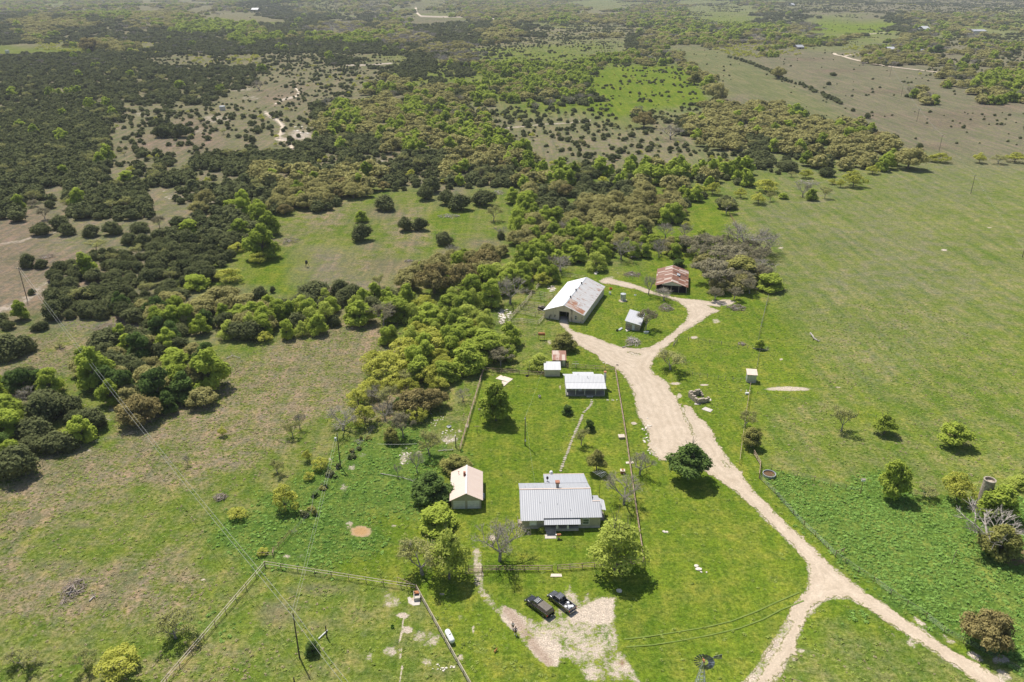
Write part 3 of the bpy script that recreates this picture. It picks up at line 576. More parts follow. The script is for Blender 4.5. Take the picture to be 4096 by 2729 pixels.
def mkl(kind, seed):
    rr = random.Random(seed*77+hash(kind) % 97 if False else seed*77+sum(map(ord, kind))); u = rr.uniform; L_ = []
    if kind == 'juniper':
        L_.append((0, 0, 2.3, 2.1, 1.05))
        for i in range(rr.randint(6, 8)):
            a = i*6.28/7+u(-.4, .4); r_ = u(1.1, 1.9); L_.append((r_*math.cos(a), r_*math.sin(a), u(.9, 2.6), u(1.1, 1.6), 1.0))
        for i in range(3): a = u(0, 6.28); L_.append((.7*math.cos(a), .7*math.sin(a), u(3.2, 3.9), u(.8, 1.1), 1.1))
        return L_, 5.8, 4.9
    if kind in ('oak', 'brown'):
        L_.append((0, 0, 4.0, 2.6, .9))
        for i in range(8): a = i*.785+u(-.25, .25); r_ = u(3.0, 4.2); L_.append((r_*math.cos(a), r_*math.sin(a), u(2.8, 4.0), u(1.5, 2.1), .85))
        for i in range(6): a = i*1.05+u(-.4, .4); r_ = u(1.3, 2.6); L_.append((r_*math.cos(a), r_*math.sin(a), u(4.7, 5.9), u(1.4, 1.9), .85))
        return L_, 11.5, 7.6
    if kind in ('green', 'dark', 'pale', 'olive'):
        for i in range(7): a = i*.9+u(-.3, .3); r_ = u(1.7, 2.8); L_.append((r_*math.cos(a), r_*math.sin(a), u(1.5, 3.6), u(1.2, 1.8), .95))
        for i in range(6): a = i*1.05+u(-.4, .4); r_ = u(.7, 1.9); L_.append((r_*math.cos(a), r_*math.sin(a), u(4.6, 6.6), u(1.0, 1.5), .95))
        L_.append((0, 0, 5, 1.8, 1)); L_.append((u(-.5,.5), u(-.5,.5), 7.2, 1.1, 1))
        return L_, 8.2, 8.2
    if kind == 'yellow':
        for i in range(9): a = i*.7+u(-.3, .3); r_ = u(1.6, 3.0); L_.append((r_*math.cos(a), r_*math.sin(a), u(1.7, 3.2), u(.8, 1.3), .75))
        for i in range(6): a = i*1.05+u(-.4, .4); r_ = u(.4, 1.7); L_.append((r_*math.cos(a), r_*math.sin(a), u(3.4, 4.7), u(.8, 1.1), .7))
        return L_, 7.6, 5.5
KIND = {'juniper': ('juniper_leaf', 5), 'oak': ('oak_leaf', 5), 'brown': ('brown_leaf', 2), 'green': ('green_leaf', 5), 'dark': ('dark_leaf', 2), 'pale': ('pale_leaf', 2), 'olive': ('olive_leaf', 3), 'yellow': ('yellow_leaf', 4), 'bare': (None, 4), 'thin': ('thin_leaf', 3), 'twig': ('twig_leaf', 3)}
NLEAF = {'juniper': (3000, .34, 520, .80, True), 'oak': (6500, .42, 700, 1.15, True), 'brown': (6500, .38, 500, 1.0, True), 'green': (4600, .40, 600, 1.0, True), 'dark': (9000, .34, 500, .9, True),
         'pale': (5200, .30, 500, .8, False), 'olive': (4600, .36, 500, .9, True), 'yellow': (2500, .30, 380, .75, False)}
PROTO = {}
def proto(kind, i):
    key = (kind, i)
    if key in PROTO: return PROTO[key]
    mt, nv = KIND[kind]
    random.seed(1000+i*13+sum(map(ord, kind)))
    if kind in ('bare', 'thin', 'twig'):
        mb = MB(); H = 5.2; fork = Vector((random.uniform(-.2, .2), random.uniform(-.2, .2), 1.3)); mb.tube((0, 0, -.1), fork, .2, .16, 6)
        for k in range(4):
            a = k*1.57+random.uniform(-.4, .4); branchy(mb, fork, Vector((math.cos(a)*.75, math.sin(a)*.75, .95)).normalized(), 1.55, .10, 4, 3, .5)
        # normalise the size
        P = np.array(mb.v); Wd = 2*np.percentile(np.abs(P[:, :2]), 97); Hh = np.percentile(P[:, 2], 99.5); s = 6.4/Wd, 5.6/Hh
        mb.v = [(a*s[0], b*s[0], c*s[1]) for a, b, c in mb.v]; tm = mb.mesh(kind+'_trunk', 'grey_bark'); W, H = 6.4, 5.6; cm = None
        if True:
            ends = np.array([mb.v[j] for j in range(0, len(mb.v), 5)]); ends = ends[ends[:, 2] > 1.9]; sel = ends[RNG.integers(0, len(ends), 900 if kind == 'thin' else 350)]
            V, F, t = crown_arrays([(*e, .42) for e in sel[:600]], {'thin': 3400, 'twig': 5200, 'bare': 1500}[kind], {'thin': .19, 'twig': .17, 'bare': .10}[kind], 50+i, zmin=1)
            cm = np_mesh(kind+'_crown', V, F, 'thin_leaf' if kind == 'thin' else 'twig_leaf', dict(tint=t))
        PROTO[key] = (cm, tm, W, H, None); return PROTO[key]
    lobes, W, H = mkl(kind, i); n, s, n2, s2, core = NLEAF[kind]
    V, F, t = crown_arrays(lobes, n, s, i*7+len(kind), zmin=.2 if kind == 'juniper' else .9, inner=.86 if kind == 'juniper' else .80, gaps=.42 if kind == 'yellow' else (.28 if kind in ('green', 'dark', 'oak', 'olive') else .05))
    if core:
        cv, cf = core_arrays(lobes, .82 if kind == 'juniper' else .70); F = np.concatenate([F, cf+len(V)]); V = np.concatenate([V, cv]); t = np.concatenate([t, np.full(len(cv), .35)])
    cm = np_mesh(kind+'_crown', V, F, mt, dict(tint=t))
    mb = MB(); limbs(mb, lobes, {'juniper': .5, 'oak': 1.7, 'brown': 1.4, 'yellow': 1.2}.get(kind, 1.9), {'juniper': .16, 'oak': .42, 'brown': .35, 'yellow': .17}.get(kind, .28)); tm = mb.mesh(kind+'_trunk', 'bark')
    # merged low-detail version for the far woods
    V, F, t = crown_arrays(lobes, n2, s2, i*7+3, zmin=.2, inner=.85)
    if core: cv, cf = core_arrays(lobes, .84, 6) if False else core_arrays(lobes, .84); F = np.concatenate([F, cf+len(V)]); V = np.concatenate([V, cv]); t = np.concatenate([t, np.full(len(cv), .4)])
    lm = np_mesh(kind+'_far', V, F, mt, dict(tint=t))
    PROTO[key] = (cm, tm, W, H, lm); return PROTO[key]
CROWNS = []
TCOUNT = {}
TNAME = {'juniper': 'juniper_tree', 'oak': 'live_oak', 'brown': 'brown_oak', 'green': 'elm_tree', 'dark': 'dark_oak', 'pale': 'pale_tree', 'olive': 'olive_green_tree', 'yellow': 'mesquite_tree', 'bare': 'bare_tree', 'thin': 'sparse_tree', 'twig': 'twiggy_tree'}
def tree(kind, x, y, w, h=None, label=None, group=None, var=None, rz=None, parts=True, cat='tree'):
    nv = KIND[kind][1]; var = random.randrange(nv) if var is None else var % nv
    cm, tm, W, H, lm = proto(kind, var); sx = w/W; sz = sx if h is None else h/H; rz = random.uniform(0, 6.28) if rz is None else rz
    sy = sx*random.uniform(.9, 1.1)
    z = float(gheight(x, y))
    CROWNS.append((x, y, w))
    if parts:
        r = empty(TNAME[kind], (x, y, z), rz, label, cat, group, (sx, sy, sz))
        if cm: link('crown', cm, r)
        link('trunk', tm, r); return r
    o = link(TNAME[kind], lm or tm, None, (x, y, z), (0, 0, rz), (sx, sy, sz)); return tag(o, label, cat, group)
def T(fr, bx, by, wpx, kind, label, top=None, group=None, **kw):
    if fr in ('E', 'D', 'Q1', 'F', 'Q2') and kind in ('green', 'oak', 'brown', 'yellow', 'dark', 'thin', 'pale', 'olive'): wpx *= 1.12; top = top-.03*wpx if top is not None else None
    """tree from the photograph: base pixel, crown width and top in that zoom frame"""
    X, Y = Z(fr, bx, by); g = G(X, Y); m_ = MPP(X, Y)*FR[fr][2]; w = wpx*m_; h = None
    if top is not None:
        # height whose projection reaches 'top' (crown top stands about over the base)
        Yt = Z(fr, bx, top)[1]; v = Yt-CY; d = g.y*(FP*ST+v*CT)/(FP*CT-v*ST); h = CAMH-d; ang = R(24.7)+math.atan((Y-CY)/FP)
        h = h-.36*w*math.tan(ang)*(.6 if kind in ('bare', 'thin', 'twig') else 1); h = min(max(h, w*.52), w*1.15 if kind not in ('bare', 'thin', 'twig') else w*1.5)
    return tree(kind, g.x, g.y, w, h, label, group, **kw)
# ---- trees one can point to
TL = [
('Q3',1400,1215,400,'dark','large dark green oak standing beside the gravel drive',895),
('Q3',980,1178,215,'bare','leafless grey tree just east of the long yard fence',970),
('Q3',845,1430,280,'bare','leafless grey tree over the yard fence beside the main house',1185),
('Q3',610,1150,190,'olive','brownish green tree on the lawn behind the roof antenna',955),
('Q3',480,922,115,'thin','small thin leafed tree beside the stone footpath',780),
('Q3',550,796,95,'dark','small round dark bush right of the stone footpath',690),
('Q3',360,655,105,'dark','small dark green bush left of the stone footpath',560),
('Q3',1245,278,235,'thin','pale thin crowned tree on the grass at the fork of the drive',105),
('Q3',1935,935,200,'olive','round olive tree on the wire fence east of the drive',750),
('Q3',1885,770,150,'thin','loose thin tree behind the olive tree on the east fence',625),
('Q3',330,105,250,'olive','olive tree at the drive edge in front of the big barn',-80),
('Q3',125,262,240,'pale','pale willowy tree behind the small white shed',95),
('Q3',2005,100,105,'green','small green tree on the corner of the wire paddock fence',0),
('Q4',783,806,190,'thin','nearly bare tree, leftmost of the row in the right pasture',590),
('Q4',1150,825,215,'green','light green tree between the bare one and the broad one in the right pasture',655),
('Q4',1745,925,300,'green','broad light green tree, rightmost of the row in the right pasture',715),
('Q4',1210,1375,300,'green','tall light green tree above the weed patch in the right pasture',990),
('Q4',1770,1400,330,'yellow','yellow green tree left of the old stone silo',1105),
('Q4',1500,1370,190,'thin','thin brownish tree left of the yellow green one by the silo',1275),
('Q4',2300,1290,220,'pale','pale green tree right of the old stone silo',1190),
('Q8',2140,430,400,'olive','olive tangled tree under the dead branches at the right edge',60),
('Q8',2010,1190,470,'brown','round brownish oak in the weed patch at lower right',800),
('Q7',985,540,520,'pale','large yellow green tree in front of the main house by the fence corner',95),
('Q6',2030,455,400,'bare','big leafless tree in the front yard of the main house',70),
('Q6',1600,610,400,'pale','tall yellow green tree standing behind the front gate',170),
('Q6',1370,575,380,'thin','thin pale tree left of the tall one by the front gate',250),
('Q6',1500,170,360,'green','bright green tree just in front of the garage doors',-60),
('Q2',1450,1390,350,'dark','dark green tree touching the left side of the garage',1095),
('Q2',1660,1150,250,'olive','olive green tree just behind the garage',965),
('Q2',2000,710,280,'green','round green tree on the lawn beside the west yard fence',375),
('Q2',1290,650,290,'brown','dark brown oak west of the yard, left half of the clump',395),
('Q2',1470,600,230,'brown','dark brown oak west of the yard, right half of the clump',395),
('Q2',1205,855,180,'twig','grey leafed tree below the dark brown oaks',650),
('Q2',1100,900,140,'olive','low green bush left of the grey leafed tree',750),
('Q2',880,745,230,'yellow','yellow mesquite on the creek bank right of the transformer pole',525),
('Q2',690,795,270,'bare','leafless spreading tree behind the transformer pole',660),
('Q2',990,545,200,'bare','leafless tree on the creek bank above the yellow mesquite',395),
('Q2',1070,600,150,'thin','thin pale tree left of the dark brown oaks',420),
('Q2',320,790,95,'bare','small leafless tree in the dry pasture, right of two',640),
('Q2',260,855,110,'thin','small thin tree in the dry pasture, left of two',725),
('Q2',130,1165,110,'thin','small grey yellow tree at the left of the pasture saplings',1050),
('Q2',385,1060,90,'yellow','slim yellow sapling below the two small bare trees',930),
('Q2',500,1130,150,'yellow','bushy yellow sapling left of the transformer pole foot',1000),
('Q2',400,1215,100,'yellow','low yellow sapling below the bushy yellow one',1135),
('Q2',200,1480,260,'yellow','leaning yellow mesquite beside the wire fence',1215),
('Q2',1160,1185,60,'bare','narrow dead snag beside the fallen branches',965),
('Q2',1325,1160,110,'bare','small dead tree right of the narrow snag',975),
('Q2',1430,1010,190,'thin','thin yellowish tree above the garage pasture rocks',800),
('Q2',1715,545,105,'bare','small leafless bush near the top of the west yard fence',440),
('Q2',1060,330,330,'yellow','broad yellow tree at the left end of the creek thicket',80),
('Q2',1240,190,330,'yellow','broad yellow tree in the middle of the creek thicket',-30),
('Q2',1450,90,330,'yellow','broad yellow tree at the top of the creek thicket',-100),
('Q2',950,230,220,'yellow','yellow tree on the outer edge of the creek thicket',90),
('Q2',1340,355,270,'green','bright green tree among the yellow ones in the creek thicket',120),
('Q2',1560,375,250,'green','bright green tree at the lower edge of the creek thicket',170),
('Q2',1760,290,300,'green','tall green tree left of the yard fence corner',20),
('Q2',1940,190,270,'green','tall green tree at the right end of the creek thicket',-70),
('Q2',1130,420,220,'yellow','loose yellow tree below the creek thicket',285),
('Q2',2040,245,190,'twig','grey brown tree at the yard fence corner behind the tall green ones',85),
('Q2',1250,390,160,'thin','grey thin tree in the lower creek thicket',270),
('E',1000,1260,250,'green','light green tree nearest the slope below the corral',1110),
('E',840,1175,200,'green','round light green tree below the corral',1020),
('E',880,1080,230,'pale','pale rounded tree above the round light green tree',960),
('E',620,1100,215,'green','wide light green tree at the end of the pasture fence',920),
('E',410,1060,215,'green','broad green tree on the creek left of the pasture fence end',885),
('E',160,1085,200,'green','deep green tree on the creek edge at the dry pasture',900),
('E',310,1100,180,'twig','grey leafless looking tree between two green creek trees',945),
('E',1035,970,150,'green','upright bright green tree beside the dead grey tree',755),
('E',1160,950,170,'bare','dead grey tree beside the corral',775),
('E',585,985,150,'yellow','yellow tree in the creek wood',870),
('E',760,1000,170,'green','green tree behind the pale rounded one',860),
('E',900,960,110,'bare','grey leafless tree in the creek wood below the brown oaks',870),
('E',650,880,230,'brown','dark olive brown oak, left of the oaks in the meadow edge',650),
('E',850,865,220,'brown','dark olive brown oak, right of the oaks in the meadow edge',645),
('E',1000,725,210,'brown','brown oak above the meadow edge oaks',560),
('E',740,880,100,'green','green tree in front of the dark olive brown oaks',720),
('E',1060,790,190,'pale','pale willow left of the corral',660),
('E',1170,770,180,'pale','pale willow behind the dead grey tree',660),
('E',1330,770,160,'pale','pale willow behind the corral',620),
('E',1250,790,130,'green','green tree between the pale willows',650),
('E',1480,675,150,'green','bright tree behind the corral fence',570),
('E',1500,730,160,'bare','dead grey tree with bushy twigs behind the corral',630),
('E',1600,670,165,'green','green tree right of the dead twiggy one',545),
('E',1740,725,150,'pale','pale yellow green tree behind the big barn',590),
('E',1810,630,110,'green','green tree above the pale one behind the big barn',530),
('E',1905,655,140,'bare','leafless grey tree in the pasture behind the barns',505),
('E',2135,570,140,'green','bright round tree at the wood edge behind the barns',470),
('E',2300,585,110,'green','green tree at the right of the wood edge',480),
('E',2290,725,110,'dark','dark green tree right behind the rusty barn',640),
('BZ',1490,405,170,'bare','leafless tree between the water tank and the rusty barn',140),
('BZ',1700,480,250,'bare','dead tree with thick crooked limbs before the rusty barn',300),
('BZ',1455,870,240,'twig','grey twiggy tree leaning over the small stone shed',600),
('E',160,525,130,'juniper','round juniper below the small green tree in the meadow',400),
('E',163,402,95,'green','small green tree in the meadow above a round juniper',315),
('E',460,458,110,'juniper','left half of the wide juniper pair in the meadow',355),
('E',555,455,110,'juniper','right half of the wide juniper pair in the meadow',360),
('E',715,555,115,'juniper','lone round juniper low in the meadow',455),
('E',815,318,165,'juniper','largest juniper at the head of the meadow',195),
('E',735,282,125,'juniper','juniper left of the largest one at the head of the meadow',170),
('E',595,250,125,'juniper','round juniper at the wood corner above the meadow',145),
('E',640,200,130,'juniper','juniper behind the round one at the wood corner',80),
('E',985,290,160,'juniper','wide juniper right of the largest at the head of the meadow',165),
('E',1050,395,95,'thin','grey green bush right of the meadow brush pile',290),
('E',1100,515,60,'juniper','small juniper under a bare tree at the meadow right',455),
('E',1100,500,80,'bare','small bare tree at the right side of the meadow',430),
('E',315,318,150,'juniper','juniper standing out from the golden oaks',205),
('E',845,645,110,'green','green tree at the low corner of the meadow',570),
('E',780,635,95,'bare','bare yellowish tree at the low corner of the meadow',545),
('E',283,838,75,'thin','small grey bush in the lower meadow',755),
('D',285,487,120,'juniper','round juniper, second from left in the open slope row',392),
('D',305,390,90,'twig','greyish bush behind the round junipers on the open slope',305),
('D',455,488,105,'juniper','juniper in the open slope row, third from left',400),
('D',615,495,112,'juniper','juniper in the open slope row, fourth from left',405),
('D',762,485,125,'juniper','wide juniper in the open slope row, fifth from left',385),
('D',940,465,130,'juniper','juniper at the upper right of the open slope row',390),
('D',880,550,100,'juniper','dark juniper joined to a wider one on the slope',460),
('D',965,572,125,'juniper','wide juniper right of the dark joined one',465),
('D',1075,442,78,'twig','grey upright bush on the open slope',355),
('D',1065,515,90,'juniper','greyish juniper under the upright bush',440),
('D',650,592,112,'thin','low grey bush below the slope row',520),
('D',410,445,125,'juniper','juniper behind the slope row on the left',345),
('D',340,307,82,'juniper','small juniper on the bare slope',245),
('D',215,300,72,'twig','small pale bush on the bare slope',252),
('D',590,1035,138,'juniper','round juniper standing before the dark wood',915),
('D',215,888,50,'juniper','little juniper beside the rocky track',845),
('D',2120,912,215,'juniper','wide greyish juniper at the foot of the meadow',785),
('D',2285,890,130,'juniper','dark juniper at the foot of the meadow',770),
('D',1755,962,120,'juniper','juniper beside the tan oak at the meadow edge',820),
('D',1835,875,40,'juniper','small upright juniper by the meadow edge',815),
('D',1450,795,62,'juniper','small juniper beside the flat topped yellow mesquite',725),
('D',190,705,100,'juniper','scrubby juniper left of a grey brush heap',600),
('D',280,708,90,'juniper','scrubby juniper right by a grey brush heap',640),
('D',1545,805,175,'yellow','flat topped yellow mesquite beside the meadow',690),
('D',1738,680,130,'yellow','yellow mesquite below the big elm',580),
('D',1600,600,110,'yellow','yellow tree left of the big elm',525),
('D',1765,640,235,'green','big round green elm at the meadow edge',390),
('D',1620,500,150,'green','green elm behind the big one',370),
('D',1270,470,145,'green','lime green tree in the dark juniper wood',395),
('D',1320,850,170,'green','bright green tree at the front of the dark wood',735),
('D',1380,1010,210,'oak','tan oak at the left of the meadow edge clump',880),
('D',1500,960,240,'oak','tan oak in the middle of the meadow edge clump',850),
('D',1650,985,190,'oak','tan oak at the right of the meadow edge clump',860),
('D',1615,1070,200,'green','green tree in front of the tan oak clump',950),
('D',1938,1185,105,'green','upright green tree by the creek crossing',1030),
('D',2145,1155,140,'green','green tree right of the creek crossing',1000),
('D',2035,1065,85,'green','thin green tree above the creek crossing',950),
('D',1780,1205,112,'yellow','yellow bush by the creek bank',1120),
('D',1540,1180,150,'pale','pale green tree low in the creek wood',1040),
('D',1600,1180,150,'juniper','juniper low in the creek wood',1050),
('D',1700,1190,160,'juniper','dark juniper beside the yellow creek bush',1040),
('D',720,1240,240,'juniper','dark juniper above the near green trees at left',1110),
('D',950,1225,190,'juniper','round dark juniper in the creek bend wood',1090),
('D',850,120,110,'green','bright lime tree on the juniper hillside',75),
('D',1550,310,100,'green','lime tree above the green elms',250),
('D',1720,340,100,'green','light green tree left of the golden oak wood',285),
('Q1',840,420,300,'green','large bright green tree under the power line',30),
('Q1',1090,300,260,'juniper','dark juniper right of the large green tree under the power line',110),
('Q1',1010,420,250,'oak','tan leafed tree in the near creek wood, left part',230),
('Q1',1290,300,220,'oak','tan leafed tree in the near creek wood, upper part',130),
('Q1',1500,230,250,'green','bright green tree at the top of the near creek wood',60),
('Q1',1200,720,370,'brown','brown tipped dark oak at the tip of the near creek wood',440),
('Q1',1360,570,300,'dark','dark green tree in the near creek wood',220),
('Q1',1580,540,270,'dark','dark green tree right of the other dark one in the creek wood',260),
('Q1',1690,440,240,'oak','tan tree beside the tallest green tree of the creek wood',170),
('Q1',1810,440,330,'green','tallest bright green tree at the right end of the creek wood',50),
('Q1',110,860,330,'green','bright green tree at the left picture edge',560),
('Q1',60,640,280,'green','green tree behind the bright one at the left edge',450),
('Q1',350,440,190,'dark','dark green upright tree in the left edge wood',250),
('Q1',120,450,240,'dark','dark green broad tree in the left edge wood',260),
('Q1',400,720,300,'juniper','dark olive juniper in the middle of the left edge wood',430),
('Q1',600,640,230,'juniper','juniper at the right of the left edge wood',470),
('Q1',260,560,150,'bare','grey leafless tree in the left edge wood',430),
('Q1',690,890,250,'green','green tree with a pale branch at the front of the left edge wood',630),
('Q1',170,1170,350,'juniper','wide dark juniper at the front of the left edge wood',860),
('Q1',370,970,120,'green','small green tree beside the wide dark juniper',850),
('Q1',20,1200,220,'juniper','dark juniper cut by the left picture edge',930),
('Q1',390,880,130,'juniper','small juniper in the left edge wood',740),
('Q1',1910,845,80,'yellow','lone small yellow tree in the dry pasture',750),
('Q1',1610,1092,55,'bare','tiny crooked bare tree in the dry pasture',1000),
('Q1',60,170,300,'juniper','dark juniper at the upper left corner of the near pasture',-60),
('Q1',230,120,170,'juniper','dark juniper beside the corner one, right of it',-40),
('Q1',510,85,75,'thin','small bush under the power line near the rocky track',35),
('Q5',1505,1120,350,'thin','spreading mesquite with bare forked trunk by the pipe fence',870),
('Q5',1040,1400,420,'yellow','low wide yellow mesquite at the bottom of the photo',1180),
('Q5',730,1380,200,'thin','thin low bush left of the wide yellow mesquite',1220),
('Q5',200,1350,260,'thin','low greenish bush in the bottom left corner',1200),
('Q5',2040,90,190,'yellow','yellow bush above the cattle gate',-10),
('Q5',2250,400,110,'yellow','small bright yellow bush beside the gate',325),
('Q6',430,1250,140,'dark','round dark bush beside the leaning power pole',1110),
('F',230,820,300,'twig','grey brown leafy oak right behind the rusty barn',650),
('F',430,800,300,'olive','olive oak in the grove right of the rusty barn',610),
('F',460,590,280,'bare','leafless spreading oak at the top of the barn grove',465),
('F',590,620,220,'bare','leafless oak at the right of the barn grove',490),
('F',190,620,260,'twig','light brown oak at the left of the barn grove',550),
('F',320,700,240,'twig','twiggy oak in the middle of the barn grove',560),
('F',560,770,200,'bare','twiggy grey oak at the lower right of the barn grove',640),
('F',640,860,190,'green','yellow green tree at the end of the barn grove',755),
('F',570,745,110,'green','green bush inside the barn grove',690),
('F',175,545,100,'green','lone bright green tree above the barn grove',440),
('F',35,585,125,'dark','deep green tree at the wood edge above the barn',480),
('F',160,218,115,'yellow','yellow mesquite, first in the strip left of the field',135),
('F',250,215,120,'yellow','yellow mesquite, second in the strip left of the field',120),
('F',440,238,80,'yellow','thin yellow mesquite in the grassy strip',165),
('F',560,278,115,'yellow','yellow mesquite with bare stem in the grassy strip',195),
('F',640,262,50,'thin','slim thin tree in the grassy strip',200),
('F',610,200,160,'yellow','wide yellow mesquite behind the grassy strip',120),
('F',860,235,90,'bare','bare tangled tree by the pale log heap',135),
('F',920,255,85,'green','bright green tree below the pale log heap',170),
('F',1010,242,70,'thin','thin tree at the end of the grassy strip',165),
('F',730,245,70,'green','low green bush in the grassy strip',205),
('F',1200,165,165,'yellow','large yellow tree at the field corner',45),
('F',1115,168,65,'yellow','small yellow tree beside the large one at the field corner',105),
('F',1330,78,95,'yellow','round yellow tree right of the field corner',12),
('F',880,105,95,'yellow','yellow tree above the pale log heap',33),
('F',1060,148,60,'yellow','little yellow tree left of the field corner',105),
('F',345,345,90,'thin','greyish bush at the end of the wire fence line',245),
('F',345,310,150,'juniper','dark juniper behind the greyish bush on the fence line',212),
('F',1020,92,115,'juniper','juniper in the mesquite strip by the field',40),
('F',760,55,130,'juniper','dark round juniper above the mesquite strip',-12),
('F',695,80,45,'juniper','small juniper left of the pale log heap',50),
('F',785,98,45,'thin','small grey shrub by the dark round juniper',62),
('C',1430,1140,120,'green','bright green tree in the far field hedge',1020),
('C',1570,1140,220,'oak','golden brown oak in the far field hedge',970),
('C',1790,1095,130,'yellow','yellow tree in the far field hedge',1020),
('C',1720,1090,90,'yellow','low yellow bush in the far field hedge',1040),
('C',2050,1100,95,'yellow','lone round yellow tree in the far field hedge',1020),
('C',2290,1095,130,'yellow','bright yellow tree at the right end of the far hedge',1015),
('C',2180,1105,90,'thin','grey green tree at the right of the far hedge',1045),
('C',700,535,110,'oak','oak standing in the juniper fence line',445),
('C',275,680,180,'oak','rounded oak at the corner of the green clearing',545),
('C',225,600,130,'green','bright green tree beside the rounded corner oak',500),
('C',130,575,110,'olive','olive tree left of the bright one at the clearing corner',480),
('C',820,790,115,'dark','deep green tree on top of the golden oak wood',710),
('C',1245,835,55,'juniper','dark juniper at the tip of the open field',790),
('C',1295,800,40,'juniper','small dark juniper above the tip juniper',757),
('C',1200,752,35,'juniper','small juniper on the long fence line',726),
('C',1455,1005,75,'juniper','juniper at the right end of the golden oak wood',950),
('C',1645,1008,50,'juniper','juniper behind the field hedge',960),
('C',1065,515,45,'juniper','lone juniper in the far brown field',488),
('C',1035,575,35,'juniper','second lone juniper in the far brown field',550),
('C',755,1150,130,'juniper','dark juniper on the bare ground left of the field hedge',1075),
('B',2060,860,165,'brown','big round dark oak beside the green clearing',740),
('B',2240,940,140,'bare','grey leafless tree left of the golden oak wood',840),
('C',1265,380,50,'oak','round oak inside the far road bend',335),
('C',1775,350,100,'dark','broad dark oak near the far ranch buildings',290),
('C',1735,465,70,'oak','oak by the far road',410), ('C',1830,500,90,'oak','wide oak touching the far road',445),
('C',885,215,75,'bare','large bare tree in front of the far green field',130),
('A',620,355,180,'brown','reddish brown oak by the pale far clearing, left part',285),
('A',700,355,130,'oak','tan oak by the pale far clearing, right part',290),
('A',880,362,55,'green','lime tree right of the reddish brown oak',328),
('A',1745,610,90,'bare','big leafless tree on the far hillside',540),
('A',1095,925,130,'juniper','large juniper in the bare patch of the hillside, left',835),
('A',1215,925,110,'juniper','large juniper in the bare patch of the hillside, right',825),
('A',2020,1010,90,'juniper','juniper beside the rocky track on the hillside',955),
]
LIFT = {('Q3',1400): 2.2, ('Q7',985): 2.4, ('Q6',1600): 1.8, ('Q2',2000): 1.2, ('Q4',1745): 1.3, ('Q4',1150): 1.2, ('Q4',1210): .6, ('Q3',610): .9, ('Q8',2010): .6, ('Q3',1935): .6}
for it in TL:
    fr, bx, by, w, k, lb, tp = it
    if k == 'bare': w *= 1.2
    r_ = T(fr, bx, by, w, k, lb, tp); lf = LIFT.get((fr, bx), 0)
    if lf:
        for c_ in r_.children:
            if c_.name.startswith('crown'): c_.location.z = lf/r_.scale.z
            else: c_.scale.z = 1+lf/(3.0*r_.scale.z)
r_ = T('Q4',2110,1545,400,'green','bright green tree in front of the old stone silo',1225); r_.scale.z = .95
bl = [GZ('Q6', *q) for q in ((250,235), (420,60))]+[GZ('Q2', *q) for q in ((440,1370), (650,1130), (820,960), (985,760), (1080,660), (1180,560))]
for a, b in zip(bl[:-1], bl[1:]):
    k = max(1, int((b-a).length/1.5))
    for j in range(k):
        if random.random() < .25: continue
        q = a.lerp(b, (j+random.random())/k); tree(random.choice(('dark', 'olive', 'juniper', 'twig')), q.x+random.gauss(0, .7), q.y+random.gauss(0, .7), random.uniform(1.0, 2.3), random.uniform(.7, 1.5), 'low scrubby bush in the dark brush line along the creek bank wire fence', 'scrub along the creek bank fence', parts=False, cat='bush')
# juniper fence line across the far fields
hp = [(350,387),(440,410),(500,430),(560,455),(610,472),(660,500),(720,545),(770,560),(830,575),(880,592),(930,615),(980,640),(1035,670),(1130,708)]
hq = [Z('C', *q) for q in hp]
for i in range(len(hq)-1):
    a, b = G(*hq[i]), G(*hq[i+1]); k = max(1, int((b-a).length/6.5))
    for j in range(k):
        if random.random() < .14: continue
        q = a.lerp(b, (j+.5)/k); tree('juniper', q.x+random.uniform(-1.5,1.5), q.y+random.uniform(-1.5,1.5), random.uniform(3.0,6.5), random.uniform(2.4,4.2), 'juniper bush growing in the dark line across the far fields', 'junipers lining the far field boundary', parts=False)
# ---- woods: letter map, one letter per 49x24 / 49x37 px cell of the photograph
LM = {'J': 5.1, 'j': 6.9, 'i': 9.3, 'O': 8.2, 'o': 10.5, 'G': 7.2, 'g': 10.5, 'x': 6.6, 'Y': 10, 'b': 7.5, '.': 60}
TR1 = ["oo.oooo.o.oJJJojojo.iooo"+"ooo..ioo.j.ojjjjjjjjjjjj", "JJoJGGOOO....JJJ.Jo...oo"+"OOGOoxxxj..JJJ....Jooooj", "JOOOJJooGGGGJJJbbooJJJJO"+"JjjjjjxxxxGGGb...iJogo.o",
"JOJJJJJJJJJGGxGxGGbbJJJO"+"jjjjOJooxGooxggoi.oojojj", "..YYOOYJJJJJJJJJJJJJbbjj"+"iiijJJo..gYYgY..Yooo.ooo", "JJJJJJJjjYjYjjjJjiiJJbbj"+"iiijGGoo.........oooiooi",
"JJJJJJJJJJJJjjjjjiJJjJgG"+"GGGGiiioO..........ioioo", "JJJJJJJJJJJJiijjYjOjJi.g"+"GGGGiiiiOO........i.ooGG"]
